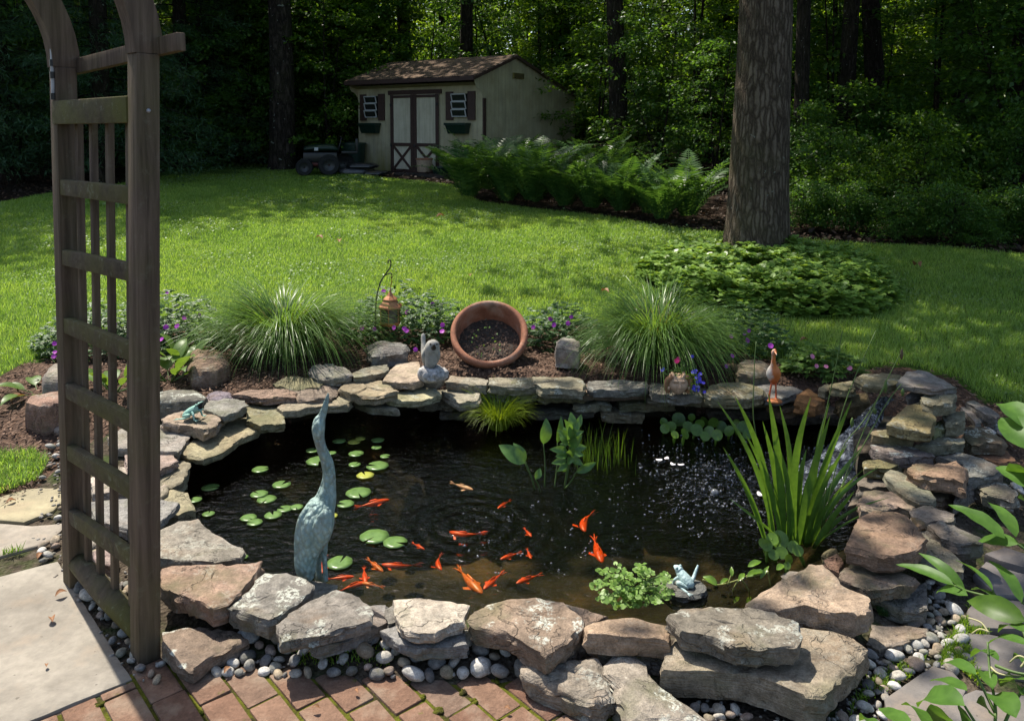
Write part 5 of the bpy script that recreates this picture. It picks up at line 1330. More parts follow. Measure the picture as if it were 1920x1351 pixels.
PAD_L = [(488, 881, 16, 'g', 'round pad alone near the left water edge, farthest left in the back'), (394, 915, 17, 'g', 'oval pad nearest the yellowish stone at the left edge'), (528, 910, 18, 'g', 'smooth oval pad left of the crane neck'),
         (486, 928, 17, 'g', 'upper pad of the torn pair left of the crane'), (500, 937, 19, 'g', 'lower pad of the torn pair left of the crane'), (466, 972, 16, 'g', 'upper pad of the notched pair nearest the left rim'), (478, 981, 15, 'g', 'lower pad of the notched pair nearest the left rim'),
         (512, 968, 17, 'g', 'bright pad right of the notched pair'), (534, 955, 15, 'g', 'pad touching the left side of the crane group'), (556, 952, 13, 'g', 'small pad just left of the crane back'), (590, 866, 8, 'g', 'tiny pad left of the crane neck'),
         (598, 866, 24, 'g', 'large bright pad right behind the crane neck'), (586, 845, 13, 'g', 'small pad behind the crane head'), (636, 828, 13, 'g', 'pale pad left of the yellow blossoms'), (664, 830, 13, 'y', 'yellow pad in the floating yellow cluster'), (676, 824, 10, 'y', 'small yellow pad at the right of the yellow cluster'),
         (708, 826, 13, 'g', 'bright pad right of the yellow cluster'), (706, 840, 10, 'g', 'small pale pad under the bright one at the back'), (668, 852, 15, 'g', 'pad in the middle between crane neck and back pads'), (722, 857, 10, 'g', 'small pad farthest right of the back pads'), (622, 850, 9, 'g', 'narrow pad touching the crane neck on the right'),
         (665, 872, 12, 'g', 'dull pad beside the white water glint'), (708, 875, 22, 'g', 'large flat pad on the right of the back group'), (685, 893, 17, 'y', 'ragged yellow pad'), (672, 925, 25, 'g', 'large ragged pad right of the crane shoulder'), (648, 946, 17, 'g', 'pad right against the crane breast'),
         (391, 965, 12, 'g', 'small pad with a red spot at the left edge'), (366, 939, 13, 'g', 'pad half under the yellowish stone at the left edge'), (702, 1007, 29, 'g', 'left pad of the big joined pair'), (741, 1018, 24, 'g', 'right pad of the big joined pair'), (637, 1057, 26, 'g', 'biggest pad in front, right of the crane legs'), (457, 1046, 9, 'g', 'pad half under the smooth grey stone'), (622, 968, 12, 'y', 'yellow green pad peeping out behind the crane breast')]
for i, (x, y, hw, k, lab) in enumerate(PAD_L):
    c = P(x, y, WATER_Z); r = hw * c.y / F * .98
    o = link('lily_pad', random.choice(PADS[k])); o.location = (c.x, c.y, WATER_Z + .004 + .0009 * (i % 4)); o.scale = (r, r, r * .8); o.rotation_euler = (0, 0, random.uniform(0, 6.28))
    tag(o, 'lily pad: ' + lab, 'lily pad', 'lily pads on the left half of the pond')
for x, y, lab in ((1236, 863, 'left white petal of the drifting group'), (1250, 860, 'widest white petal of the drifting group'), (1262, 871, 'lower white petal of the drifting group'), (1277, 872, 'smallest white petal of the drifting group'), (1425, 928, 'white petal drifting alone beside the iris')):
    c = P(x, y, WATER_Z); bm = bmesh.new()
    for v in ball(bm, (0, 0, 0), (.019 if x < 1400 else .026, .013, .003), 2): v.co.z += .2 * v.co.x * v.co.x / .02 + .004 * n3(v.co.x * 60, v.co.y * 60, x)
    o = link('white_petal', bm_mesh('white_petal', bm, 180), M_WHITE_PETAL, None, (c.x, c.y, WATER_Z + .003)); o.rotation_euler.z = random.uniform(0, 3)
    tag(o, lab + ' on the water', 'petal', 'white petals on the pond')
# bubbles from the waterfall
bm = bmesh.new()
bmesh.ops.create_icosphere(bm, subdivisions=2, radius=1.0); bmesh.ops.bisect_plane(bm, geom=bm.verts[:] + bm.edges[:] + bm.faces[:], plane_co=(0, 0, -.1), plane_no=(0, 0, -1), clear_outer=True)
bmesh.ops.triangulate(bm, faces=bm.faces[:]); bm.verts.index_update()
BV = np.array([v.co[:] for v in bm.verts]); BF = np.array([[v.index for v in f.verts] for f in bm.faces]); bm.free()
parts_ = []
for k in range(520):
    t = random.random()
    x = random.gauss(1360 - 60 * t, 75) if k % 6 else random.gauss(1500, 40); y = random.gauss(905, 42) if k % 6 else random.gauss(890, 40)
    if k % 11 == 0: x, y = random.uniform(820, 1250), random.uniform(930, 1080)
    q = P(x, y, WATER_Z)
    if not in_poly(np.array([q.x]), np.array([q.y]), POND)[0]: continue
    for j in range(random.choice((1, 1, 2, 3))):
        r = random.uniform(.0020, .0058); parts_.append((BV * r + np.array([q.x + random.gauss(0, .008), q.y + random.gauss(0, .008), WATER_Z]), BF))
q = P(1340, 924, WATER_Z); parts_.append((BV * .022 + np.array(q), BF))
v_, f_ = join_arr(parts_); stuff_tag(link('water_bubbles', arr_mesh('water_bubbles', v_, f_, True), M_BUBBLE))
# small waterfall
a0 = [P(1652, 742, .27), P(1690, 748, .27)]
cl = spline([(*P(1668, 744, .265), .055), (*P(1655, 752, .245), .06), (*P(1640, 772, .19), .085), (*P(1622, 800, .12), .12), (*P(1598, 832, .05), .15), (*P(1565, 868, -.03), .19), (*P(1535, 900, -.052), .24), (*P(1500, 930, -.06), .20)], 12)
vs = []; NC = 26
for i, q in enumerate(cl):
    t = i / (len(cl) - 1)
    nx = cl[min(i + 1, len(cl) - 1)][:3] - cl[max(i - 1, 0)][:3]; s = np.array([-nx[1], nx[0], 0]); s /= np.linalg.norm(s)
    for k in range(NC):
        u = k / (NC - 1) * 2 - 1
        w = q[3] * .66 * (1 + .25 * n3(t * 9, u, 2))
        p = q[:3] + s * u * w
        env = (1 - abs(u) ** 3) * (1 if t < .62 else max(0, (1 - t) / .38) * .5 + .12)
        p[2] += (.022 * n3(p[0] * 22, p[1] * 22, 5) + .012 * n3(p[0] * 55, p[1] * 55, 7)) * env + .012 * (1 - u * u) - .004 * abs(u)
        vs.append(p)
fs = [(i * NC + k, i * NC + k + 1, (i + 1) * NC + k + 1, (i + 1) * NC + k) for i in range(len(cl) - 1) for k in range(NC - 1)]
tag(link('waterfall', arr_mesh('waterfall', np.array(vs), np.array(fs), True), M_FOAM), kind='structure')
rock(None, .12, .2, (.10, .085, .065), 'wet dark stone under the tumbling water', .0, 1.3, .2, world=[tuple(P(x, y, .22))[:2] for x, y in [(1600, 775), (1640, 745), (1700, 742), (1715, 770), (1680, 800), (1610, 810)]], foot=False)
# ------------------------------------------------------------------ lawn
def area_pts(poly, n, ypow=True, zfun=base_z):
    xs = [p[0] for p in poly]; ys = [p[1] for p in poly]; out = []
    y0, y1 = min(ys), max(ys); x0, x1 = max(min(xs), -12), min(max(xs), 11)
    tot = 0
    while tot < n:
        m = n
        if ypow: y = y0 * (y1 / y0) ** (RNG.uniform(0, 1, m) ** 1.05)
        else: y = RNG.uniform(y0, y1, m)
        x = RNG.uniform(x0, x1, m)
        k = in_poly(x, y, poly) & (np.abs(x) < y * .78 + 1.2)
        out.append(np.stack([x[k], y[k], zfun(x[k], y[k])], 1)); tot += k.sum()
    return np.concatenate(out)[:n]
OAK = Vector((TREE_BASE.x, TREE_BASE.y + .1, float(base_z(0, TREE_BASE.y))))
b = area_pts(LAWN_POLY, 700000)
GCX, GCY, GEX, GEY = 2.36, 7.55, 1.16, 1.32
b = b[((b[:, 0] - GCX) / GEX) ** 2 + ((b[:, 1] - GCY) / GEY) ** 2 > .92]
clump = np.sin(b[:, 0] * 2.1 + np.sin(b[:, 1] * 1.7) * 2) * np.sin(b[:, 1] * 1.9 + np.sin(b[:, 0] * 1.3) * 2)
n = len(b); far = b[:, 1] / 6.0
ln_ = RNG.uniform(.025, .062, n) * (1 + .25 * clump); wd = RNG.uniform(.0026, .0046, n) * np.maximum(far, .8)
v_, f_ = ribbons(b, RNG.uniform(0, 6.283, n), RNG.uniform(.0, .5, n), RNG.uniform(.5, 1.7, n), ln_, wd, 2)
stuff_tag(link('lawn_grass', arr_mesh('lawn_grass', v_, f_), M_GRASS))
# clover leaves and little bright blades between the grass
b = area_pts(LAWN_POLY, 42000); n = len(b)
pn = np.array([n3(x * .8, y * .8, 2) for x, y in b[:, :2]]); b = b[pn + RNG.normal(0, .10, n) > .16]; n = len(b)
b[:, 2] += RNG.uniform(.035, .06, n)
v_, f_ = leaves(b, unit_random(n) * [1, 1, .2], unit_random(n) * .35 + [0, 0, 1], RNG.uniform(.016, .026, n) * np.maximum(b[:, 1] / 7, .8), RNG.uniform(.014, .022, n) * np.maximum(b[:, 1] / 7, .8))
stuff_tag(link('lawn_clover', arr_mesh('lawn_clover', v_, f_), leaf_mat('clover_leaves', (.12, .21, .07), (.27, .37, .17), .35, .42, None, .3)))
# strip of grass behind the far arbor post and tufts between slabs and gravel
def grass_patch(name, px, n, h0, h1, z=None, mat=None):
    poly = [tuple(P(x, y, 0.0 if z is None else z))[:2] for x, y in px]
    xs = [p[0] for p in poly]; ys = [p[1] for p in poly]
    x = RNG.uniform(min(xs), max(xs), n * 4); y = RNG.uniform(min(ys), max(ys), n * 4)
    k = in_poly(x, y, poly)
    for fp in FOOT:
        if abs(fp[0][0] - xs[0]) < 3: k &= ~in_poly(x, y, fp)
    x, y = x[k][:n], y[k][:n]; n = len(x)
    if n == 0: return
    zz_ = ground_z(x, y) if z is None else np.full(n, z)
    v, f = ribbons(np.stack([x, y, zz_], 1), RNG.uniform(0, 6.283, n), RNG.uniform(0, .6, n), RNG.uniform(.6, 1.8, n), RNG.uniform(h0, h1, n), RNG.uniform(.003, .006, n), 2)
    stuff_tag(link(name, arr_mesh(name, v, f), mat or M_GRASS))
grass_patch('grass_patch', [(-150, 885), (0, 872), (60, 868), (95, 880), (70, 910), (0, 932), (-150, 950)], 5000, .02, .06)
grass_patch('grass_tuft', [(-60, 1028), (10, 1022), (50, 1030), (10, 1040), (-60, 1045)], 260, .015, .04, .006)
grass_patch('gravel_moss', Z('C', [(980, 670), (1270, 690), (1250, 735), (1000, 735)]), 900, .012, .03, None, M_GERAN)
grass_patch('gravel_moss', Z('C', [(1430, 850), (1600, 640), (1560, 640), (1700, 800), (1620, 1000), (1650, 1150), (1500, 1010), (1380, 1000)]), 1500, .012, .035, None, M_LEAF_C)
grass_patch('gravel_moss', [(540, 1225), (760, 1215), (730, 1260), (560, 1255)], 420, .010, .03, None, M_LEAF_C)
grass_patch('gravel_moss', Z('C', [(1080, 1000), (1300, 960), (1180, 1100), (900, 1250), (800, 1340), (880, 1150)]), 500, .012, .03, None, M_LEAF_C)
# moss cushions in the brick joints
mp = []
for k in range(520):
    r_ = random.randrange(-20, 26); b0 = r_ * (BW + GAP) + .007; a_ = random.uniform(-1.3, .3)
    q = bk(a_, b0)
    if n3(q.x * 4, q.y * 4, 1) < -.05: continue
    if q.y < 1.2 or not in_poly(np.array([q.x]), np.array([q.y]), BRICK_POLY)[0]: continue
    for j in range(5):
        rr = random.uniform(.003, .007); mp.append((ICO_V * [rr * 1.5, rr * 1.5, rr] + [q.x + random.gauss(0, .006), q.y + random.gauss(0, .006), -.003], ICO_F))
v_, f_ = join_arr(mp); stuff_tag(link('joint_moss', arr_mesh('joint_moss', v_, f_, True), M_JOINT))
# bark chips on the bed
b = area_pts(BED_POLY, 15000, False, lambda x, y: ground_z(x, y))
k = ~in_poly(b[:, 0], b[:, 1], POND)
b = b[k]; n = len(b); b[:, 2] += RNG.uniform(0, .012, n)
d = unit_random(n) * [1, 1, .25]
v_, f_ = leaves(b, d, unit_random(n) * .5 + [0, 0, 1], RNG.uniform(.015, .05, n), RNG.uniform(.005, .015, n))
stuff_tag(link('bark_chips', arr_mesh('bark_chips', v_, f_), M_CHIP))
# leaf litter along the wood edge and on the forest floor
m = 26000; y = 9 + 24 * RNG.uniform(0, 1, m) ** 1.6; x = RNG.uniform(-1, 1, m) * (y * .72 + 1)
k = ~in_poly(x, y, LAWN_POLY); x, y = x[k], y[k]; n = len(x)
v_, f_ = leaves(np.stack([x, y, base_z(x, y) + RNG.uniform(0, .05, n)], 1), unit_random(n) * [1, 1, .35], unit_random(n) * .6 + [0, 0, 1], RNG.uniform(.06, .13, n), RNG.uniform(.03, .07, n))
stuff_tag(link('leaf_litter', arr_mesh('leaf_litter', v_, f_), M_LITTERLEAF))

# ------------------------------------------------------------------ plant helpers
def plant(name, loc, lab, cat='plant', group=None):
    r_ = empty(name, tuple(loc)); tag(r_, lab, cat, group); return r_
def apart(name, vf, mat, root):
    me = arr_mesh(name, vf[0] - np.array(root.location), vf[1]); return link(name, me, mat, root)
def stems(root, lines, r=.0035, mat=None, name='stem'):
    bm = bmesh.new()
    for ln in lines:
        c = spline([tuple(p) for p in ln], 4); loft(bm, c, [r * (1 - .4 * i / len(c)) for i in range(len(c))], 5)
    me = bm_mesh(name, bm, 180); me.transform(Matrix.Translation(-Vector(root.location))); return link(name, me, mat or M_STEM, root)
def fountain(px, z, n, L, lab, seed):
    c = P(*px, z); root = plant('fountain_grass', c, lab, 'ornamental grass', 'fountain grasses behind the pond')
    a = RNG.uniform(0, 6.283, n); rr = .10 * np.sqrt(RNG.uniform(0, 1, n))
    base = np.stack([c.x + rr * np.cos(a), c.y + rr * np.sin(a) * .8, np.full(n, z)], 1)
    az = a + RNG.normal(0, .55, n)
    t1 = RNG.uniform(1.7, 3.0, n); t0 = RNG.uniform(.05, .75, n)
    Ls = L * RNG.uniform(.55, 1.15, n) * (1 + .16 * np.sin(az * 2 + seed * 2.3) + .10 * np.sin(az * 5 + seed))
    apart('blades', ribbons(base, az, t0, t1, Ls, RNG.uniform(.0045, .0085, n), 8, twist=RNG.normal(0, .5, n)), M_TUFT, root)
    n2 = n // 9; k = RNG.choice(n, n2)
    apart('dry_blades', ribbons(base[k] * [1, 1, 1], az[k], t0[k] * .5, t1[k] * .6, Ls[k] * .6, np.full(n2, .004), 5), leaf_mat('straw_blades_%d' % seed, (.20, .17, .07), (.32, .27, .12), .3, .6), root)
fountain((535, 665), .2, 2600, .77, 'big arching fountain grass clump left of the hanging lantern', 1)
fountain((1232, 678), .2, 2500, .76, 'big arching fountain grass clump between the square rock and the clay face', 2)

FL_V = None
def geranium(c0, rx, ry, h, nl, flowers, lab, mat=M_GERAN, fmat=M_MAGENTA, fr=.017, size=(.022, .04), group='purple flowering geraniums in the bed'):
    root = plant('cranesbill_plant', c0, lab, 'flowering plant', group)
    nl = int(nl * 2.0); size = (size[0] * 1.25, size[1] * 1.25); h *= 1.2
    a = RNG.uniform(0, 6.283, nl); r = np.sqrt(RNG.uniform(0, 1, nl))
    x = c0.x + rx * r * np.cos(a); y = c0.y + ry * r * np.sin(a)
    zz_ = c0.z + h * RNG.uniform(.15, 1, nl) * (1 - .75 * r ** 2) + .03 * np.sin(x * 19) * np.cos(y * 23)
    base = np.stack([x, y, zz_], 1); P3 = []
    d = unit_random(nl) * [1, 1, .35]
    for k in range(5):          # lobed leaf of five fingers
        ang = (k - 2) * .62
        ca, sa = math.cos(ang), math.sin(ang)
        dk = np.stack([d[:, 0] * ca - d[:, 1] * sa, d[:, 0] * sa + d[:, 1] * ca, d[:, 2]], 1)
        P3.append(leaves(base, dk, unit_random(nl) * .25 + [0, -.25, 1], RNG.uniform(*size, nl), RNG.uniform(size[0] * .4, size[1] * .42, nl)))
    apart('foliage', join_arr(P3), mat, root)
    for f in flowers:
        v, fc_ = blossoms([f], fr); apart('flower', (v, fc_), fmat, root)
        stems(root, [[(f.x + random.gauss(0, .03), f.y + .03, c0.z + h * .3), (f.x, f.y + .01, f.z - .04), tuple(f)]], .0018)
geranium(P(760, 635, .2), .52, .3, .34, 520, [PD(x, y, d) for x, y, d in [(719, 546, 5.95), (679, 615, 5.45), (702, 617, 5.4), (739, 614, 5.4), (758, 616, 5.35), (762, 620, 5.32), (830, 609, 5.4), (829, 621, 5.35), (812, 570, 5.8), (763, 585, 5.7), (779, 655, 5.15)]], 'flowering geranium mound behind the grey rock under the lantern')
geranium(P(1045, 640, .2), .36, .28, .24, 280, [PD(x, y, d) for x, y, d in [(1000, 613, 5.5), (1032, 598, 5.6), (1039, 609, 5.5), (1071, 594, 5.65), (1065, 606, 5.5)]], 'flowering geranium right of the terracotta pot')
geranium(P(1395, 655, .2), .34, .3, .26, 260, [PD(x, y, d) for x, y, d in [(1371, 630, 5.3), (1396, 625, 5.4), (1404, 620, 5.4), (1401, 638, 5.3), (1445, 648, 5.1), (1373, 667, 5.0), (1362, 686, 4.95)]], 'flowering geranium right of the right fountain grass')
geranium(P(330, 650, .18), .42, .3, .34, 420, [PD(x, y, d) for x, y, d in [(311, 613, 5.2), (332, 611, 5.3), (313, 549, 5.9), (345, 596, 5.5), (374, 590, 5.6), (303, 636, 5.0)]], 'flowering geranium mound right of the near arbor post')
geranium(P(190, 660, .18), .45, .3, .3, 380, [PD(x, y, d) for x, y, d in [(102, 644, 5.1), (103, 660, 5.0), (101, 668, 5.0), (180, 601, 5.5), (217, 608, 5.4), (205, 628, 5.2), (157, 628, 5.2)]], 'flowering geranium mound seen through the arbor lattice')
geranium(P(1540, 695, .2), .26, .18, .14, 160, [PD(x, y, d) for x, y, d in [(1523, 668, 4.95), (1531, 686, 4.85), (1549, 687, 4.85), (1593, 690, 4.85)]], 'low plant with pink flowers behind the ochre rim stones', M_HOSTA, M_PINK, .016, (.025, .045), 'small flowering plants')

def broad(px, z, lst, lab, r0=.0):
    c = P(*px, z); root = plant('broad_leaf_plant', c, lab, 'plant', 'broad leaved plants in the bed')
    for az, tilt, L, w in lst:
        V = []; n = 9
        rows = []
        for i in range(n + 1):
            u = i / n
            hw = w * math.sin(math.pi * min(1, u ** .8)) * (1 - .1 * u) + .0008
            t = tilt + 1.2 * u * u
            rows.append((u, hw, t))
        p = np.array([c.x, c.y, z]) + np.array([math.cos(az), math.sin(az), 0]) * .02
        stem_end = p + np.array([math.cos(az) * math.sin(tilt), math.sin(az) * math.sin(tilt), math.cos(tilt)]) * L * .5
        pp = stem_end.copy(); vs = []
        sd = np.array([-math.sin(az), math.cos(az), 0])
        for u, hw, t in rows:
            vs += [pp - sd * hw + [0, 0, hw * .25], pp + [0, 0, -hw * .1], pp + sd * hw + [0, 0, hw * .25]]
            pp = pp + np.array([math.cos(az) * math.sin(t), math.sin(az) * math.sin(t), math.cos(t)]) * L / n
        fs = [(3 * i + k, 3 * i + k + 1, 3 * i + 4 + k, 3 * i + 3 + k) for i in range(n) for k in range(2)]
        o = apart('leaf', (np.array(vs), np.array(fs)), M_HOSTA, root); o.data.shade_smooth()
        stems(root, [[tuple(p), tuple((p + stem_end) / 2), tuple(stem_end)]], .004)
def rosette(n, t0, t1, L0, L1, w): return [(random.uniform(0, .9) + 6.283 * i / n, random.uniform(t0, t1), random.uniform(L0, L1), random.uniform(w * .75, w * 1.1)) for i in range(n)]
broad((318, 715), .17, rosette(11, .5, 1.2, .12, .22, .055), 'light green broad leaved plant right of the near arbor post')
broad((215, 735), .15, rosette(13, .4, 1.2, .12, .22, .05), 'broad leaved plant behind the lattice')
broad((72, 738), .14, rosette(8, .7, 1.3, .12, .2, .045), 'yellowish broad leaved plant before the reddish block on the left')
broad((345, 690), .19, rosette(8, .3, 1.0, .12, .2, .05), 'broad leaved plant beside the reddish brown rock')

# ------------------------------------------------------------------ water plants
c = P(935, 806, WATER_Z); root = plant('sedge_clump', c, 'lime green sedge tuft at the back wall of the pond', 'water plant')
n = 720; a = RNG.uniform(0, 6.283, n); rr = .06 * np.sqrt(RNG.uniform(0, 1, n))
apart('blades', ribbons(np.stack([c.x + rr * np.cos(a), c.y + rr * np.sin(a), np.full(n, WATER_Z + .015)], 1), a + RNG.normal(0, .4, n), RNG.uniform(.0, .5, n), RNG.uniform(1.1, 2.6, n), RNG.uniform(.17, .33, n), RNG.uniform(.0025, .0045, n), 5), M_SEDGE, root)

def leaf_between(base, tip, hw, up, bend=.12, fold=.25, n=10, shape=.8):
    """one big leaf between two points, with a midrib fold and a droop"""
    base = np.array(base, float); tip = np.array(tip, float); d = tip - base; L = np.linalg.norm(d); d /= L
    up = np.array(up, float); up = up - d * up.dot(d); up /= np.linalg.norm(up); s = np.cross(d, up)
    vs = []
    for i in range(n + 1):
        u = i / n
        w = hw * math.sin(math.pi * u ** shape) ** .85 if 0 < u < 1 else hw * .02
        c_ = base + d * L * u + up * bend * L * math.sin(math.pi * u)
        wav = .06 * hw * math.sin(u * 17 + hw * 900)
        vs += [c_ - s * w + up * (w * fold + wav), c_ - s * w * .5 + up * w * fold * .35, c_, c_ + s * w * .5 + up * w * fold * .35, c_ + s * w + up * (w * fold - wav)]
    fs = [(5 * i + k, 5 * i + k + 1, 5 * i + 6 + k, 5 * i + 5 + k) for i in range(n) for k in range(4)]
    return np.array(vs), np.array(fs)
def leaf_obj(root, base, tip, hw, up, mat, name='leaf', **kw):
    o = apart(name, leaf_between(base, tip, hw, up, **kw), mat, root); o.data.shade_smooth(); return o
# pickerel plant
d0 = P(1040, 915, WATER_Z).y; pk = P(1040, 915, WATER_Z)
root = plant('pickerel_plant', pk, 'broad leaved upright water plant in the middle of the pond', 'water plant')
def pp(x, y, dy=0.): return PD(x, y, d0 + dy)
lines = []
for bx, tx, hw, dy, foot in [((1019, 832), (1024, 783), 12, .02, (1021, 912)), ((1045, 830), (1052, 779), 7, .04, (1040, 912)), ((984, 868), (935, 834), 15, -.03, (1003, 918)), ((985, 865), (962, 830), 10, -.01, (1003, 918)),
                             ((1004, 898), (1013, 877), 7, -.05, (1012, 922)), ((1080, 885), (1118, 866), 8, -.03, (1060, 915)), ((1072, 805), (1070, 772), 9, .0, (1058, 915)), ((1078, 805), (1090, 776), 7, .02, (1058, 915))]:
    leaf_obj(root, pp(*bx, dy), pp(*tx, dy + .03), hw * d0 / F, (.35, -1, .45), M_PICK); lines.append([pp(*foot, dy * .3), pp((foot[0] + bx[0]) / 2 + 2, (foot[1] + bx[1]) / 2, dy * .7), pp(*bx, dy)])
for bx, tx, hw in [((1066, 835), (1048, 812), 8), ((1068, 838), (1092, 815), 9), ((1064, 850), (1041, 856), 8), ((1066, 850), (1096, 853), 7), ((1063, 862), (1034, 868), 7), ((1063, 865), (1080, 862), 7), ((1070, 830), (1066, 797), 9), ((1072, 828), (1088, 806), 10), ((1066, 818), (1095, 808), 7), ((1060, 840), (1052, 830), 7), ((1062, 872), (1056, 884), 6), ((1068, 826), (1056, 800), 8), ((1066, 842), (1100, 838), 8), ((1064, 846), (1030, 842), 8), ((1070, 822), (1044, 806), 8), ((1068, 858), (1094, 872), 7), ((1064, 868), (1044, 884), 6), ((1070, 815), (1086, 790), 9), ((1068, 812), (1058, 786), 8), ((1066, 852), (1078, 838), 8), ((1062, 856), (1050, 846), 8)]:
    leaf_obj(root, pp(*bx), pp(*tx, random.uniform(-.06, .05)), hw * d0 / F, (.2, -1, .6), M_PICK)
lines += [[pp(1058, 917), pp(1064, 870), pp(1068, 835), pp(1070, 800)]]
stems(root, lines, .004)
# fine reeds behind it
c = P(1130, 880, WATER_Z); root = plant('fine_reeds', c, 'sparse fine dark reeds right of the pickerel plant', 'water plant')
n = 150; x = RNG.normal(0, .075, n); y = RNG.normal(.1, .06, n)
apart('blades', ribbons(np.stack([c.x + x, c.y + y, np.full(n, WATER_Z - .01)], 1), RNG.uniform(0, 6.28, n), RNG.uniform(0, .2, n), RNG.uniform(.1, .7, n), RNG.uniform(.06, .22, n), np.full(n, .0024), 4), M_LEAF_A, root)
# iris
ic = P(1490, 1012, WATER_Z); idp = ic.y
root = plant('iris_clump', ic, 'tall iris clump with sword leaves at the right of the pond', 'water plant')
IR = [((1455, 1000), (1345, 752), 9), ((1448, 1000), (1378, 742), 11), ((1462, 1000), (1430, 790), 10), ((1470, 1005), (1440, 735), 11), ((1475, 1005), (1462, 760), 10), ((1485, 1005), (1485, 850), 9), ((1490, 1005), (1520, 745), 12), ((1495, 1005), (1556, 780), 11), ((1500, 1005), (1512, 842), 10),
      ((1505, 1005), (1597, 750), 12), ((1510, 1005), (1590, 830), 11), ((1512, 1008), (1616, 838), 10), ((1520, 1010), (1618, 880), 11), ((1522, 1012), (1648, 875), 8), ((1526, 1015), (1602, 920), 9), ((1440, 995), (1356, 838), 8), ((1465, 1010), (1412, 838), 7), ((1480, 1010), (1498, 900), 9), ((1530, 1018), (1668, 932), 8),
      ((1535, 1012), (1630, 958), 5), ((1438, 1000), (1384, 890), 6), ((1468, 1006), (1396, 810), 8), ((1500, 1008), (1536, 850), 9), ((1452, 1005), (1424, 880), 8), ((1520, 1012), (1560, 870), 9), ((1478, 1008), (1470, 880), 8), ((1487, 1006), (1462, 840), 9), ((1514, 1010), (1584, 905), 8), ((1530, 1000), (1555, 755), 7)]
for i, (a_, t_, hw) in enumerate(IR):
    dy = random.uniform(-.10, .10)
    A = np.array(PD(*a_, idp + dy * .4)); B = np.array(PD(*t_, idp + dy)); A[2] = WATER_Z - .02
    L = np.linalg.norm(B - A); n = 12; vs = []
    s = np.array([math.cos(random.uniform(-.5, .5)), math.sin(random.uniform(-.5, .5)), 0.])
    bend = random.uniform(.02, .07) * (1 if B[0] < A[0] else -1)
    if t_ in ((1668, 932), (1648, 875)): bend *= 2.2
    for k in range(n + 1):
        u = k / n
        c_ = A * (1 - u) + B * u + np.array([bend * L * math.sin(math.pi * u) * .8, 0, abs(bend) * .9 * L * math.sin(math.pi * u)])
        w = hw * idp / F * .64 * min(1, .55 + u * 1.3) * (1 - u ** 4) + .0006
        vs += [c_ - s * w, c_ + np.array([0, -.25 * w, 0]), c_ + s * w]
    fs = [(3 * k + j, 3 * k + j + 1, 3 * k + 4 + j, 3 * k + 3 + j) for k in range(n) for j in range(2)]
    o = apart('leaf', (np.array(vs), np.array(fs)), M_IRIS, root); o.data.shade_smooth()
for pts in [[(1548, 990), (1590, 880), (1640, 760), (1692, 655)], [(1545, 985), (1575, 850), (1618, 790), (1662, 720)], [(1540, 985), (1600, 870), (1660, 760), (1690, 720)], [(1500, 985), (1535, 830), (1560, 720), (1580, 620)], [(1480, 985), (1418, 820), (1414, 700), (1418, 640)], [(1540, 990), (1560, 850), (1590, 740), (1642, 620)]]:
    stems(root, [[PD(x, y, idp + .03 * i) for i, (x, y) in enumerate(pts)]], .0028, None, 'flower_stalk')
for x, y, l in ((1690, 664, 10), (1660, 724, 12), (1692, 735, 7), (1597, 792, 9), (1640, 770, 6)):
    bm = bmesh.new(); a_ = PD(x, y + l, idp + .09); b_ = PD(x + 1, y - l, idp + .09)
    loft(bm, spline([tuple(a_), tuple(a_.lerp(b_, .5)), tuple(b_)], 4), [.002, .004, .006, .0075, .008, .0075, .006, .004, .002][:9], 8)
    me_ = bm_mesh('seed_pod', bm, 180); me_.transform(Matrix.Translation(-Vector(root.location))); link('seed_pod', me_, M_STEM if x != 1690 else M_STEM_BR, root)
o = leaf_obj(root, PD(1452, 1000, idp - .1), PD(1365, 932, idp - .12), .006, (0, -1, .3), M_IRIS)
# water hyacinths: round glossy leaves on swollen stalks
def hyacinth(lst, lab, mat=M_HYAC):
    cx0 = sum(a[0] for a in lst) / len(lst); cy0 = max(a[1] for a in lst)
    c = P(cx0, cy0 + 6, WATER_Z); root = plant('water_hyacinth', c, lab, 'water plant', 'water hyacinths on the pond')
    for x, y, hw in lst:
        bm = bmesh.new()
        q = P(x, y, WATER_Z + random.uniform(.025, .075)); d = q.y; r = hw * d / F * 1.2
        tilt = Vector((random.gauss(0, .4), -.8, random.uniform(.3, 1.0))).normalized()
        t = tilt.orthogonal().normalized(); s = tilt.cross(t)
        cc = []; nn = 12
        vs = [tuple(q)] + [tuple(q + (t * math.cos(2 * math.pi * k / nn) + s * math.sin(2 * math.pi * k / nn)) * r + tilt * r * .18) for k in range(nn)]
        fs = [(0, 1 + k, 1 + (k + 1) % nn, 1 + (k + 1) % nn) for k in range(nn)]
        fs3 = np.array([(0, 1 + k, 1 + (k + 1) % nn) for k in range(nn)])
        o = apart('leaf', (np.array(vs), fs3), mat, root); o.data.shade_smooth()
        ft = Vector((q.x + random.gauss(0, .015), d + random.uniform(-.01, .04), WATER_Z))
        sloft(bm, [(ft.x, ft.y, ft.z - .01, .004, .004), (*ft.lerp(q, .4), .009, .009), (*ft.lerp(q, .75), .006, .006), (*q, .003, .003)], 8, 3)
        me_ = bm_mesh('stalk', bm, 180); me_.transform(Matrix.Translation(-Vector(root.location))); link('stalk', me_, M_HYAC, root)
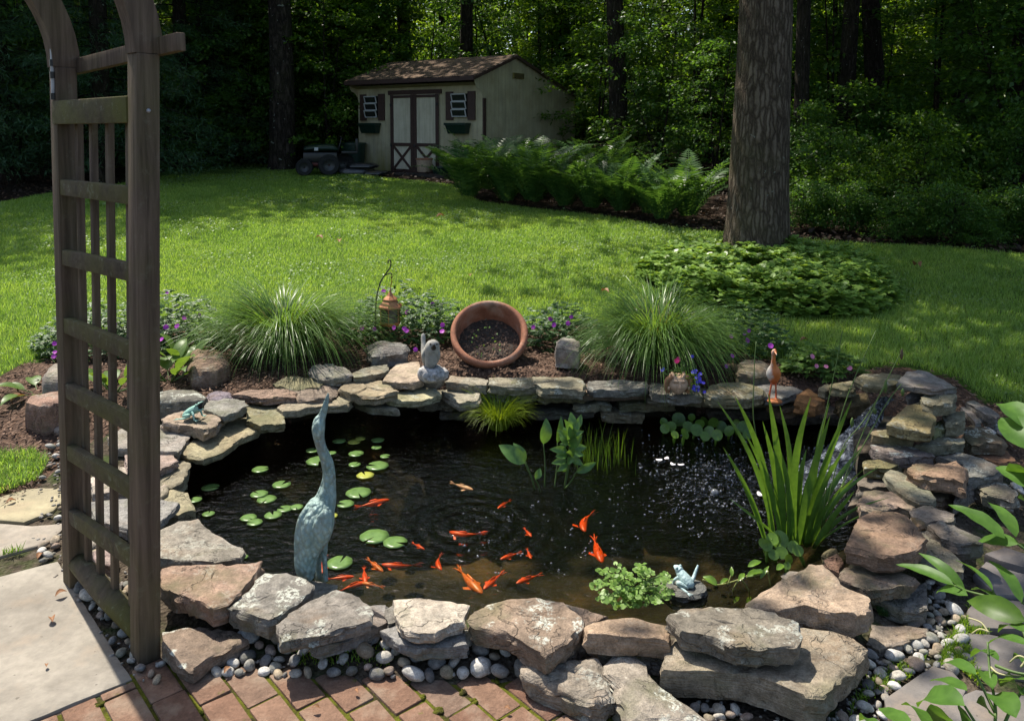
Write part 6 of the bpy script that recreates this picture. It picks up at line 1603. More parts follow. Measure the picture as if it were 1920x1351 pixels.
hyacinth([(1244, 791, 7), (1247, 803, 8), (1272, 786, 11), (1258, 800, 9), (1290, 800, 9), (1283, 813, 9), (1297, 782, 6), (1306, 806, 10), (1320, 790, 8), (1330, 810, 10), (1338, 793, 9), (1322, 818, 8), (1352, 800, 10), (1345, 815, 9), (1368, 808, 9), (1265, 815, 7), (1312, 795, 8), (1395, 800, 10), (1400, 815, 8), (1382, 795, 8)], 'long cluster of water hyacinths at the back wall')
hyacinth([(1462, 1012, 15), (1448, 1010, 10), (1450, 1040, 9), (1466, 1036, 10), (1438, 1022, 9), (1488, 1025, 10), (1496, 1032, 9), (1478, 1048, 8), (1430, 1018, 8), (1476, 1060, 6)], 'water hyacinth with a large glossy leaf at the foot of the iris')
# creeping plant with pink stems at the front water edge
c = P(1400, 1100, WATER_Z + .02); root = plant('creeping_water_plant', c, 'sprawling water plant with pale stems left of the pointed slab', 'water plant'); dC = c.y
L_ = [[(1318, 1086), (1345, 1096), (1385, 1086), (1412, 1072)], [(1385, 1088), (1375, 1105), (1377, 1130)], [(1390, 1085), (1405, 1110), (1403, 1130)], [(1400, 1082), (1430, 1075), (1440, 1070)], [(1365, 1095), (1372, 1075)], [(1440, 1070), (1445, 1100)]]
stems(root, [[PD(x, y, dC + .01 * i) for i, (x, y) in enumerate(l)] for l in L_], .0035, plain('pale_creeper_stem', (.20, .22, .06), .6))
for a_, t_, w in [((1345, 1096), (1317, 1080), 8), ((1400, 1080), (1428, 1070), 6), ((1410, 1075), (1436, 1072), 5), ((1372, 1080), (1371, 1062), 4), ((1385, 1088), (1396, 1074), 5), ((1402, 1062), (1428, 1052), 6), ((1350, 1094), (1366, 1084), 4), ((1425, 1085), (1442, 1060), 4), ((1456, 1068), (1470, 1058), 6), ((1376, 1130), (1386, 1118), 4), ((1400, 1130), (1408, 1118), 4)]:
    leaf_obj(root, PD(*a_, dC), PD(*t_, dC + .03), w * dC / F, (0, -.5, 1), M_HYAC)
# water parsley mound in front
dA = P(1190, 1130, WATER_Z).y; c = P(1185, 1128, WATER_Z); root = plant('water_parsley', c, 'pale green bushy water parsley at the front rim', 'water plant')
B_, D_, N_, Ln_, Wn_ = [], [], [], [], []; lines = []
for k in range(118):
    a_ = random.uniform(0, 6.28); r_ = math.sqrt(random.random())
    px_, py_ = 1183 + 74 * r_ * math.cos(a_), 1098 + 44 * r_ * math.sin(a_)
    hgt = 1 - r_ * r_
    q = PD(px_, py_, dA + .06 * math.sin(a_) * r_ * -1 + random.uniform(-.05, .05))
    q.z = max(q.z, WATER_Z + .012)
    hd = random.uniform(0, 6.28)
    for j in range(random.choice((3, 5, 5))):
        an = hd + (j - 2) * 1.0
        B_.append(q[:] if j == 2 else (q.x + .008 * math.cos(hd + 3.1), q.y, q.z)); D_.append((math.cos(an), math.sin(an) * .7, random.uniform(-.1, .45))); N_.append((random.gauss(0, .45), -.45 + random.gauss(0, .35), .9)); s_ = random.uniform(.017, .027); Ln_.append(s_); Wn_.append(s_ * .78)
    if k % 4 == 0: lines.append([(c.x + random.gauss(0, .03), c.y, WATER_Z), ((c.x + q.x) / 2, (c.y + q.y) / 2, (WATER_Z + q.z) / 2 + .03), q[:]])
ROUND_V = np.array([(0, 0, 0), (.36, .25, .02), (.44, .6, .03), (.16, .96, -.03), (-.16, .96, -.03), (-.44, .6, .03), (-.36, .25, .02), (0, .5, 0)], float)
ROUND_F = np.array([(0, 1, 2, 7), (7, 2, 3, 4), (7, 4, 5, 6), (0, 7, 6, 6)])
V4 = leaves(np.array(B_), np.array(D_), np.array(N_), np.array(Ln_), np.array(Wn_), ROUND_V, np.array([(0, 1, 2, 7), (7, 2, 3, 4), (7, 4, 5, 6)]))
apart('foliage', V4, M_CRESS, root); stems(root, lines, .0022)

# ------------------------------------------------------------------ ground cover round the oak
n = 3400; a = RNG.uniform(0, 6.283, n); r = np.sqrt(RNG.uniform(.04, 1, n))
ex = GEX * (1 + .05 * np.sin(3 * a + 1) + .04 * np.sin(7 * a)); ey = GEY * (1 + .05 * np.sin(4 * a))
x = GCX + ex * r * np.cos(a); y = GCY + ey * r * np.sin(a)
hh = .32 * np.clip((1.06 - r) * 5, 0, 1) * (.75 + .3 * np.array([n3(px_ * 3, py_ * 3, 4) for px_, py_ in zip(x, y)]))
cz = base_z(x, y) + hh * RNG.uniform(.35, 1.05, n)
parts_ = []
for j in range(6):
    an = RNG.uniform(0, .7, n) + j * 1.047
    parts_.append(leaves(np.stack([x, y, cz], 1), np.stack([np.cos(an), np.sin(an), RNG.uniform(-.25, .55, n)], 1), unit_random(n) * .4 + [0, -.1, 1], RNG.uniform(.05, .08, n), RNG.uniform(.042, .062, n), ROUND_V, ROUND_F[:3]))
stuff_tag(link('ground_cover', arr_mesh('ground_cover', *join_arr(parts_)), M_PACHY))

# ------------------------------------------------------------------ ferns beside the shed
def fern_mesh(seed):
    rs = np.random.default_rng(seed); parts = []
    for k in range(17):
        az = 6.283 * k / 17 + rs.uniform(-.2, .2); L = rs.uniform(.85, 1.3); t0 = rs.uniform(.12, .5); t1 = t0 + rs.uniform(.8, 1.5)
        m = 26; p = np.array([math.cos(az), math.sin(az), 0]) * .05; pts = []; tan = []
        for i in range(m):
            u = i / (m - 1); t = t0 + (t1 - t0) * u ** 1.6
            dv = np.array([math.cos(az) * math.sin(t), math.sin(az) * math.sin(t), math.cos(t)]); pts.append(p.copy()); tan.append(dv); p = p + dv * L / m
        pts = np.array(pts)[3:]; tan = np.array(tan)[3:]; m = len(pts); u = np.linspace(0, 1, m)
        w = .19 * np.sin(np.pi * np.clip(u * .93 + .05, 0, 1)) ** .8 + .012
        side = np.array([-math.sin(az), math.cos(az), 0]); up = np.cross(side, tan); up /= np.linalg.norm(up, axis=1, keepdims=True); up *= np.sign(up[:, 2:3] + 1e-6)
        for s in (-1, 1):
            dirs = side[None] * s + tan * .45 + up * .12 - np.array([0, 0, .10])
            parts.append(leaves(pts, dirs + rs.normal(0, .05, (m, 3)), up, w, np.full(m, L / m * .82)))
        parts.append((np.concatenate([pts - side * .004, pts + side * .004]), np.array([(i, i + 1, m + i + 1, m + i) for i in range(m - 1)])))
    return arr_mesh('fern_fronds', *join_arr(parts))
FERNM = [fern_mesh(i) for i in range(4)]
for m_ in FERNM: m_.materials.append(M_FERN)
FERNS = [(880, 372, 'leftmost fern, drooping onto the lawn edge'), (915, 358, 'fern in the second place from the left of the bank'), (950, 378, 'low fern at the lawn edge under the shed corner'), (985, 352, 'tall fern in front of the shed gable'), (1000, 382, 'fern at the lawn edge, left middle of the bank'), (1030, 360, 'tall pale topped fern in the middle of the bank'),
         (1060, 388, 'fern at the lawn edge, middle of the bank'), (1085, 362, 'tall fern with an upright bright frond'), (1110, 392, 'fern at the lawn edge, right middle of the bank'), (1140, 366, 'tall fern near the dark trunk'), (1165, 398, 'fern at the lawn edge, right of the middle'), (1190, 372, 'fern behind the right part of the bank'), (1215, 400, 'low fern at the right lawn edge'),
         (1250, 385, 'fern with a single upright frond on the right'), (1290, 408, 'rightmost low fern before the oak'), (960, 345, 'fern closest to the shed wall'), (1120, 350, 'farthest fern before the dark trunk'), (1240, 412, 'small fern at the lawn edge near the leaf litter')]
for i, (x, y, lab) in enumerate(FERNS):
    q = G(x, y + 6); o = link('fern', FERNM[i % 4]); o.location = (q.x, q.y, q.z - .02); s = random.uniform(.82, 1.36) * (1 if y < 385 else .85); o.scale = (s * 1.05, s * 1.05, s); o.rotation_euler.z = random.uniform(0, 6.28)
    tag(o, lab, 'fern', 'ferns beside the shed')

# ------------------------------------------------------------------ foreground plant at the right edge
fgc = Vector((1.16, 1.62, 0)); root = plant('leafy_shrub', fgc, 'big leaved green shrub cut off by the right edge', 'shrub')
def Cp(x, y, d): (u, v), = Z('C', [(x, y)]); return PD(u, v, d)
FG = [((1480, 495), (1112, 362), 42, 1.75), ((1548, 520), (1255, 290), 34, 1.78), ((1565, 560), (1365, 545), 44, 1.74), ((1722, 525), (1490, 335), 36, 1.72), ((1905, 605), (1690, 335), 46, 1.70), ((1745, 580), (1585, 520), 34, 1.70),
      ((1930, 720), (1560, 590), 72, 1.62), ((1800, 200), (1440, -15), 62, 1.78), ((1870, 190), (1690, -30), 50, 1.8), ((1880, 235), (1630, 215), 46, 1.76), ((1960, 300), (1840, 205), 50, 1.76), ((1960, 90), (1880, -60), 60, 1.76),
      ((1960, -480), (1750, -650), 90, 1.7), ((1990, -350), (1770, -560), 95, 1.66), ((1990, -110), (1740, -250), 60, 1.72), ((1990, -200), (1800, -190), 70, 1.7),
      ((1620, 1060), (1390, 1000), 40, 1.50), ((1560, 1160), (1320, 1100), 42, 1.46), ((1545, 1255), (1250, 1265), 76, 1.42), ((1200, 1400), (1000, 1265), 50, 1.42), ((1330, 1420), (1145, 1245), 46, 1.4), ((1560, 1420), (1500, 1240), 48, 1.4), ((1870, 1330), (1725, 1190), 66, 1.42), ((1960, 880), (1690, 870), 34, 1.56),
      ((1960, 800), (1755, 790), 40, 1.58), ((1760, 970), (1580, 950), 34, 1.55), ((1720, 1150), (1660, 1040), 40, 1.5), ((1960, 1090), (1770, 1130), 66, 1.46), ((1900, 1180), (1800, 1080), 50, 1.46), ((1450, 1330), (1290, 1345), 56, 1.38), ((1700, 1300), (1620, 1230), 48, 1.42), ((980, 1420), (880, 1350), 40, 1.4), ((1960, 1040), (1850, 960), 40, 1.5)]
for i, (a_, t_, hw, d) in enumerate(FG):
    A = Cp(*a_, d - .02); B = Cp(*t_, d + .09)
    dark = (t_[0], t_[1]) in ((1560, 590),)
    leaf_obj(root, A, B, (1.12 if d > 1.6 else 1.35) * hw / 3.368 * d / F, (random.gauss(0, .35), -.5, 1), M_BUSH if not dark else M_LEAF_A, bend=random.uniform(.04, .14), fold=random.uniform(.15, .4), shape=.72)
for l in [[(1700, 1600, 1.4), (1740, 1300, 1.45), (1705, 1050, 1.53), (1690, 850, 1.57)], [(1700, 1600, 1.4), (1850, 1250, 1.45), (1960, 1100, 1.48)], [(1960, 900, 1.6), (1850, 640, 1.68), (1745, 580, 1.7), (1560, 530, 1.74), (1480, 495, 1.75)], [(1960, 620, 1.7), (1905, 605, 1.7)], [(2000, 330, 1.75), (1880, 235, 1.76), (1800, 200, 1.78)], [(1745, 580, 1.7), (1722, 525, 1.72)], [(1740, 1300, 1.45), (1620, 1060, 1.5)], [(1700, 1500, 1.4), (1545, 1255, 1.42)], [(1600, 1600, 1.38), (1330, 1420, 1.4)], [(1960, -250, 1.7), (2000, -110, 1.72)], [(1740, 1000, 1.53), (1850, 1040, 1.5), (1960, 1060, 1.48)]]:
    stems(root, [[Cp(x, y, d) for x, y, d in l]], .0035)
for l in [[(1710, 1010, 1.54), (1760, 1050, 1.52), (1860, 1065, 1.5), (1960, 1062, 1.48)], [(1900, 1010, 1.5), (1930, 960, 1.5), (1880, 940, 1.51), (1830, 980, 1.52)], [(1700, 790, 1.58), (1640, 770, 1.59), (1590, 800, 1.6)], [(1700, 800, 1.58), (1650, 730, 1.6), (1570, 700, 1.62)]]:
    stems(root, [[Cp(x, y, d) for x, y, d in l]], .0022, plain('pale_tendril', (.36, .34, .17), .6, var=.1), 'tendril')

# ------------------------------------------------------------------ fallen dry leaves
for x, y, L, lab in [(605, 455, .10, 'dry leaf on the sunny lawn, left of the middle'), (636, 462, .10, 'pair mate of the dry leaf on the sunny lawn'), (818, 414, .13, 'brown leaf on the lawn in front of the shed'), (1128, 557, .09, 'curled orange leaf on the lawn above the right fountain grass'), (880, 526, .07, 'small pale leaf on the lawn above the pot'), (1714, 507, .14, 'dry leaf on the shaded lawn at the right'),
                     (1500, 652, .06, 'tiny tan leaf on the lawn behind the stork'), (103, 1121, .042, 'curled tan leaf on the large pale slab'), (96, 1160, .04, 'orange brown leaf on the large pale slab'), (88, 1247, .02, 'tiny rust leaf near the front of the pale slab'), (30, 940, .045, 'dry leaf on the mossy tan slab'), (5, 918, .05, 'orange leaf beside the grass strip on the left'), (70, 1050, .04, 'pale pinkish leaf at the back corner of the large slab'),
                     (420, 1265, .03, 'pale leaf lying on the bricks under the arbor'), (600, 1330, .025, 'small reddish leaf in the brick joints'), (945, 1330, .022, 'curled pale leaf on the bricks at the middle'), (20, 755, .09, 'red brown leaf on the mulch at the left'), (665, 1296, .02, 'tan leaf sliver on the bricks')]:
    q = G(x, y) if y < 800 else P(x, y, .008); q = q + Vector((0, 0, .05 if 400 < y < 700 and x > 400 else .006))
    a_ = random.uniform(0, 6.28); v, f = leaf_between((0, 0, 0), (L * math.cos(a_), L * math.sin(a_), L * .08), L * .28, (0, 0, 1), bend=.2, fold=.7, n=6)
    o = link('fallen_leaf', arr_mesh('fallen_leaf', v, f, True), M_DRYLEAF, None, q); tag(o, lab, 'leaf', 'dry leaves on the ground')
# ------------------------------------------------------------------ shed
TH = R(36); C0 = Vector(((905 - CX) / F * 17.6, 17.6, .60))
SHU = Vector((-math.cos(TH), math.sin(TH), 0)); SHV = Vector((math.sin(TH), math.cos(TH), 0))       # along the front (to the left), along the gable (back)
SW, SD = 3.85, 3.8; APEX_T, Z_EF, Z_AP, Z_EB = 1.19, 2.12, 2.69, 1.86
shed = empty('garden_shed', C0.to_tuple()); tag(shed, 'beige wooden garden shed with brown roof and double doors', 'shed')
def S(u, v, z): return C0 + SHU * u + SHV * v + Vector((0, 0, z))
def quad(pts, uvs):
    bm = bmesh.new(); uvl = bm.loops.layers.uv.new('UVMap')
    f = bm.faces.new([bm.verts.new(p) for p in pts])
    for l, uv in zip(f.loops, uvs): l[uvl].uv = uv
    return bm
def spart(name, bm, mat, parent=None, smooth=None):
    me_ = bm_mesh(name, bm, smooth); me_.transform(Matrix.Translation(-C0)); return link(name, me_, mat, parent or shed)
def sbox(u, v, z, su, sv, sz, bm=None, bev=.004, rot=0.0):
    bm = bm or bmesh.new()
    M = Matrix((SHU, SHV, Vector((0, 0, 1)))).transposed()
    if rot: M = M @ Matrix.Rotation(rot, 3, 'Y')
    box(bm, S(u, v, z), (su, sv, sz), M, bev); return bm
FT_ = Z_EF - .10
bm = bmesh.new(); uvl = bm.loops.layers.uv.new('UVMap')
def addq(pts, uvs):
    f = bm.faces.new([bm.verts.new(p) for p in pts])
    for l, uv in zip(f.loops, uvs): l[uvl].uv = uv
addq([S(0, 0, -.1), S(SW, 0, -.1), S(SW, 0, FT_), S(0, 0, FT_)], [(0, -.1), (SW, -.1), (SW, FT_), (0, FT_)])
zf0 = Z_EF + .0
gab = [(0, -.1), (SD, -.1), (SD, Z_EB), (APEX_T, Z_AP), (-.28, Z_EF + .06), (-.28, Z_EF - .05), (-.22, Z_EF - .16), (-.10, Z_EF - .2), (0, Z_EF - .33)]
addq([S(0, a_, z) for a_, z in gab], [(a_ + 9.03, z) for a_, z in gab])
addq([S(SW, a_, z) for a_, z in gab], [(a_ + 9.03, z) for a_, z in gab])
addq([S(0, SD, -.1), S(SW, SD, -.1), S(SW, SD, Z_EB), S(0, SD, Z_EB)], [(0, 0), (SW, 0), (SW, 2), (0, 2)])
addq([S(0, -.28, Z_EF - .05), S(SW, -.28, Z_EF - .05), S(SW, 0, Z_EF - .1), S(0, 0, Z_EF - .1)], [(0, 2), (SW, 2), (SW, 2.2), (0, 2.2)])
spart('wall', bm, M_SIDING)
bm = bmesh.new(); uvl = bm.loops.layers.uv.new('UVMap')
def slope(a_, za, b_, zb):
    L = math.hypot(b_ - a_, zb - za); nv_ = Vector((0, 0, 1)) * .04
    A = [S(-.06, a_, za), S(SW + .08, a_, za), S(SW + .08, b_, zb), S(-.06, b_, zb)]
    T = [p + nv_ for p in A]
    vt = [bm.verts.new(p) for p in T]; vb = [bm.verts.new(p) for p in A]
    f = bm.faces.new(vt)
    for l, uv in zip(f.loops, [(0, 0), (SW, 0), (SW, L), (0, L)]): l[uvl].uv = uv
    for k in range(4): bm.faces.new((vb[k], vb[(k + 1) % 4], vt[(k + 1) % 4], vt[k]))
slope(-.36, Z_EF + .045, APEX_T, Z_AP + .02); slope(APEX_T + .002, Z_AP + .02, SD + .16, Z_EB - .05)
roof = spart('roof', bm, M_SHINGLE)
bm = bmesh.new()
beam(bm, S(-.068, -.37, Z_EF + .03), S(-.068, APEX_T, Z_AP + .01), .03, .075, bev=.003); spart('rake_board', bm, M_TRIM)
bm = bmesh.new(); beam(bm, S(-.068, APEX_T, Z_AP + .01), S(-.068, SD + .17, Z_EB - .06), .03, .075, bev=.003); spart('rake_board', bm, M_TRIM)
bm = bmesh.new(); beam(bm, S(-.06, -.375, Z_EF + .025), S(SW + .08, -.375, Z_EF + .025), .025, .085, bev=.003); spart('fascia', bm, M_TRIM)
spart('corner_board', sbox(-.012, .05, .86, .03, .10, 1.75), M_TRIM)
vent = spart('gable_vent', sbox(-.02, APEX_T + .12, Z_AP - .42, .03, .42, .13), M_SIDING)
for k in range(4): spart('louvre', sbox(-.04, APEX_T + .12, Z_AP - .462 + k * .028, .02, .36, .012, bev=0), M_TRIM, vent)
# doors: positions along the front from the corner, read off the photo
def fu(px):            # px on the front wall -> distance from the right corner
    t = (px - CX) / F; return (t * C0.y - C0.x) / (SHU.x - t * SHU.y)
uL, uM1, uR = fu(735), fu(778), fu(825)
TOPZ = 1.86
spart('door_frame', sbox((uL + uR) / 2, -.02, TOPZ + .045, uL - uR + .14, .06, .10), M_TRIM)
for k, (a_, b_) in enumerate(((uR, uM1), (uM1, uL))):
    bm = quad([S(a_, -.025, .04), S(b_, -.025, .04), S(b_, -.025, TOPZ), S(a_, -.025, TOPZ)], [(a_, .5), (b_, .5), (b_, 2.3), (a_, 2.3)])
    dr = spart('door', bm, M_DOOR)
    w = .085
    spart('stile', sbox(a_ + w / 2 + .004, -.04, TOPZ / 2, w, .03, TOPZ - .02), M_TRIM, dr); spart('stile', sbox(b_ - w / 2 - .004, -.04, TOPZ / 2, w, .03, TOPZ - .02), M_TRIM, dr)
    for z in (.70, .09): spart('door_rail', sbox((a_ + b_) / 2, -.038, z, abs(b_ - a_) - 2 * w - .01, .026, .075), M_TRIM, dr)
    spart('door_rail', sbox((a_ + b_) / 2, -.038, TOPZ - .05, abs(b_ - a_) - 2 * w - .01, .026, .06), M_TRIM, dr)
    ww = abs(b_ - a_) - 2 * w; ang = math.atan2(.54, ww)
    for j, s in enumerate((1, -1)): spart('cross_brace', sbox((a_ + b_) / 2, -.034 - .004 * j, .395, math.hypot(ww, .54) - .05, .02, .06, rot=s * ang), M_TRIM, dr)
    for z in (.68, 1.62): spart('hinge', sbox(a_ + .03 if k == 0 else b_ - .03, -.058, z, .05, .012, .07, bev=.002), M_IRON, dr)
    if k == 0: spart('door_handle', sbox(uM1 - .05, -.07, .68, .03, .03, .05, bev=.006), M_RIM, dr)
def window(px0, px1, z0, z1):
    a_, b_ = fu(px1), fu(px0); w_ = b_ - a_
    fr_ = spart('window', sbox((a_ + b_) / 2, -.005, (z0 + z1) / 2, w_, .04, z1 - z0), M_GLASS_DARK)
    for k in range(3):
        zc = z0 + (k + .5) * (z1 - z0) / 3; h_ = (z1 - z0) / 3 - .015
        rt = Matrix((SHU, SHV, Vector((0, 0, 1)))).transposed() @ Matrix.Rotation(R(16), 3, 'X')
        bm = bmesh.new()
        for uu, zz_, su, sz in ((0, h_ / 2, w_, .022), (0, -h_ / 2, w_, .022), (w_ / 2 - .011, 0, .022, h_), (-w_ / 2 + .011, 0, .022, h_)):
            box(bm, S((a_ + b_) / 2, -.085, zc) + rt @ Vector((uu, 0, zz_)), (su, .018, sz), rt, .002)
        sh = spart('sash', bm, M_WHITE, fr_)
        bm = bmesh.new(); box(bm, S((a_ + b_) / 2, -.080, zc), (w_ - .04, .006, h_ - .02), rt); spart('pane', bm, M_GLASS_DARK, fr_)
    for uu in (a_ - .115, b_ + .10): spart('shutter', sbox(uu, -.025, (z0 + z1) / 2 - .01, .2, .04, z1 - z0 + .12), M_TRIM)
    bm = bmesh.new(); n_ = 10
    zt = z0 - .13; fl = .30
    vs_ = []
    for zz_, sx, sv in ((zt, 1.0, .20), (zt - .05, 1.0, .20), (zt - .052, .93, .18), (zt - .24, .80, .13)):
        vs_.append([bm.verts.new(S((a_ + b_) / 2 + su * (w_ / 2 + .1) * sx, vv, zz_)) for su, vv in ((-1, -.03), (1, -.03), (1, -.03 - sv), (-1, -.03 - sv))])
    for p_, q_ in zip(vs_[:-1], vs_[1:]):
        for k in range(4): bm.faces.new((p_[k], p_[(k + 1) % 4], q_[(k + 1) % 4], q_[k]))
    bm.faces.new(vs_[-1])
    spart('window_box', bm, M_GREEN_PL)
window(851, 878, 1.33, 1.84); window(689, 711, 1.33, 1.84)
# ------------------------------------------------------------------ things by the shed
def gp(px, py): q = G(px, py); return q
q = S(fu(820), -.55, 0); zq = float(base_z(0, q.y))
pl = empty('plank_step', (q.x, q.y, zq)); tag(pl, 'dark timber step in front of the shed doors', 'step')
bm = bmesh.new(); M3 = Matrix((SHU, SHV, Vector((0, 0, 1)))).transposed(); box(bm, q + Vector((0, 0, .0)) , (1.5, .16, .16), M3, .01); part('timber', bm, M_TIMBER, pl, 40)
bm = bmesh.new(); box(bm, q + SHV * .3 + SHU * .2 + Vector((0, 0, -.02)), (1.9, .42, .14), M3, .01); part('deck', bm, M_TIMBER, pl, 40)
q = S(fu(819), -.42, .0); q.z = zq + .085
bk_ = empty('bucket_planter', q.to_tuple()); tag(bk_, 'beige round planter with a reddish rim in front of the shed door', 'planter')
bm = bmesh.new(); lathe(bm, [(.02, .0), (.155, 0), (.165, .02), (.178, .26), (.185, .262), (.185, .285), (.165, .285), (.155, .1), (.02, .09)], 28, q); part('tub', bm, M_BUCKET, bk_, 40)
bm = bmesh.new(); lathe(bm, [(.186, .268), (.192, .272), (.192, .30), (.172, .30), (.168, .27)], 28, q); part('rim', bm, M_TERRA_RIM, bk_, 40)
q = S(fu(846), -.35, .0); q.z = zq + .06
tr_ = empty('green_tray', q.to_tuple()); tag(tr_, 'low dark green plastic tub half hidden by the ferns at the shed', 'tub')
bm = bmesh.new(); lathe(bm, [(.02, .0), (.17, 0), (.2, .13), (.215, .13), (.215, .15), (.18, .15), (.16, .03), (.02, .03)], 24, q); part('tub', bm, M_GREEN_PL, tr_, 40)
def bag(px, py, lift, L, W, H, rz, lab, mat):
    c = gp(px, py); root = empty('soil_bag', (c.x, c.y, c.z + lift), rz); tag(root, lab, 'bag', 'bags stacked beside the shed')
    bm = bmesh.new()
    for v in ball(bm, (0, 0, 0), (1, 1, 1), 4):
        p = v.co
        f = lambda a, e: math.copysign(abs(a) ** e, a)
        v.co = Vector((f(p.x, .55) * L / 2, f(p.y, .55) * W / 2, f(p.z, .8) * H / 2 * (1 - .35 * abs(p.x) ** 3) + H / 2)) + Vector((0, 0, 1)) * .018 * n3(p.x * 3 + px, p.y * 3, p.z * 2)
    link('sack', bm_mesh('sack', bm, 180), mat, root)
    bm = bmesh.new(); box(bm, (0, -W * .5 - .003, H * .42), (L * .62, .012, H * .16), None, .003); link('printed_band', bm_mesh('printed_band', bm), M_BAGGREY, root)
bag(664, 327, .0, .66, .42, .13, R(4), 'grey bottom bag of the plastic sacks left of the shed door', M_BAGGREY)
bag(704, 329, .0, .52, .40, .11, R(-10), 'dark bottom bag on the right of the plastic sacks', M_BLACK_PL)
bag(680, 327, .13, .72, .44, .13, R(-6), 'black top bag of the stacked plastic sacks', M_BLACK_PL)
# lawn tractor
c = gp(603, 328); lt = empty('lawn_tractor', (c.x, c.y, c.z), R(12)); tag(lt, 'small green lawn tractor parked in the dark left of the shed', 'lawn tractor')
def lp(name, bm, mat, sm=40, parent=None): return link(name, bm_mesh(name, bm, sm), mat, parent or lt)
bm = bmesh.new()
sloft(bm, [(-.36, 0, .56, .22, .02), (-.34, 0, .58, .25, .06), (-.1, 0, .60, .26, .085), (.2, 0, .60, .25, .09), (.33, 0, .57, .22, .06), (.36, 0, .55, .2, .02)], 16, 3, (0, 0, 1)); lp('hood', bm, M_GREEN_PL, 60)
bm = bmesh.new(); box(bm, (-.02, 0, .40), (.74, .36, .22), None, .03); lp('engine_body', bm, M_BLACK_PL)
bm = bmesh.new(); box(bm, (-.1, -.262, .585), (.085, .01, .07), None, .004); lp('headlight', bm, M_WHITE)
bm = bmesh.new(); box(bm, (-.1, 0, .25), (.85, .5, .07), None, .02); lp('mower_deck', bm, M_RED_PL)
bm = bmesh.new(); box(bm, (.62, .12, .50), (.36, .4, .06), None, .02); box(bm, (.78, .12, .66), (.06, .38, .30), None, .02); lp('seat', bm, M_BLACK_PL)
bm = bmesh.new(); loft(bm, [(.36, .1, .5), (.45, .1, .82)], [.015, .015], 8)
for k in range(20):
    a0_, a1_ = 2 * math.pi * k / 20, 2 * math.pi * (k + 1) / 20
    loft(bm, [(.45 + .05 * math.cos(a0_), .1 + .15 * math.sin(a0_), .83 - .04 * math.cos(a0_)), (.45 + .05 * math.cos(a1_), .1 + .15 * math.sin(a1_), .83 - .04 * math.cos(a1_))], [.012, .012], 6, cap=False)
lp('steering_wheel', bm, M_BLACK_PL)
for x, y, r in ((.17, -.30, .235), (-.36, -.30, .19), (.5, .30, .235), (-.36, .30, .19)):
    bm = bmesh.new(); lathe(bm, [(r * .55, -.075), (r * .9, -.08), (r, -.05), (r, .05), (r * .9, .08), (r * .55, .075)], 28); bmesh.ops.rotate(bm, verts=bm.verts[:], cent=(0, 0, 0), matrix=Matrix.Rotation(R(90), 3, 'X'))
    w_ = lp('wheel', bm, M_RUBBER, 50); w_.location = (x, y, r)
    bm = bmesh.new(); lathe(bm, [(.02, -.03), (r * .5, -.045), (r * .58, -.07), (r * .58, .07), (r * .5, .045), (.02, .03)], 24); bmesh.ops.rotate(bm, verts=bm.verts[:], cent=(0, 0, 0), matrix=Matrix.Rotation(R(90), 3, 'X')); lp('rim', bm, M_RIM, 50, w_)
# large dark green tub beside the shed
c = gp(646, 322) + Vector((.1, .6, 0)); gb = empty('green_bin', c.to_tuple()); tag(gb, 'tall dark green bin in the shade at the left shed wall', 'bin')
bm = bmesh.new(); lathe(bm, [(.02, 0), (.24, 0), (.29, .62), (.31, .62), (.31, .66), (.02, .69)], 24, c); part('drum', bm, M_GREEN_PL, gb, 40)

# ------------------------------------------------------------------ the oak
def trunk_mesh(pts, radii, n=22, flare=0.0, seed=0.0, amp=.03):
    bm = bmesh.new(); s = spline([(*p, r) for p, r in zip(pts, radii)], 8); rings = []
    for i, q in enumerate(s):
        ring = []
        for k in range(n):
            a_ = 2 * math.pi * k / n
            r = q[3] * (1 + amp * n3(math.cos(a_) * 1.6, math.sin(a_) * 1.6, q[2] * .6 + seed))
            if flare:
                h_ = max(0, 1 - (q[2] - s[0][2]) / .9); r *= 1 + flare * h_ ** 2 * (1 + .4 * math.sin(a_ * 5 + seed))
            ring.append(bm.verts.new((q[0] + r * math.cos(a_), q[1] + r * math.sin(a_), q[2])))
        rings.append(ring)
    for p_, q_ in zip(rings[:-1], rings[1:]):
        for k in range(n): bm.faces.new((p_[k], p_[(k + 1) % n], q_[(k + 1) % n], q_[k]))
    bm.faces.new(rings[-1])
    return bm
def branch(bm, a_, b_, r, sag=.1, n=6):
    a_ = Vector(a_); b_ = Vector(b_); m_ = a_.lerp(b_, .5) + Vector((random.gauss(0, .1), random.gauss(0, .1), sag)) * (b_ - a_).length * .3
    c = spline([tuple(a_), tuple(m_), tuple(b_)], 4); loft(bm, c, [r * (1 - .75 * i / (len(c) - 1)) for i in range(len(c))], n)
oak = empty('oak_tree', OAK.to_tuple()); tag(oak, 'big straight tree with grey brown bark standing in the round leafy bed', 'tree')
tb = OAK + Vector((0, .05, -.05))
tops = [tb, PD(1419, 430, tb.y), PD(1426, 250, tb.y), PD(1435, 20, tb.y), PD(1437, -260, tb.y), Vector((2.6, tb.y + .1, 8.5)), Vector((2.5, tb.y, 12.0))]
bm = trunk_mesh([tuple(p) for p in tops], [.30, .315, .292, .268, .24, .16, .05], 40, .20, 2.0, .035); part('trunk', bm, M_BARK, oak, 180)
lb = bmesh.new(); cl = []
for k in range(96):  # unseen crown, spread so its shade falls on the pond and right bank
    a_ = random.uniform(0, 6.28); rr = math.sqrt(random.random())
    cl.append(Vector((1.9 + 4.2 * rr * math.cos(a_), 8.6 + 4.4 * rr * math.sin(a_), random.uniform(6.6, 11.5) - 1.0 * rr)))
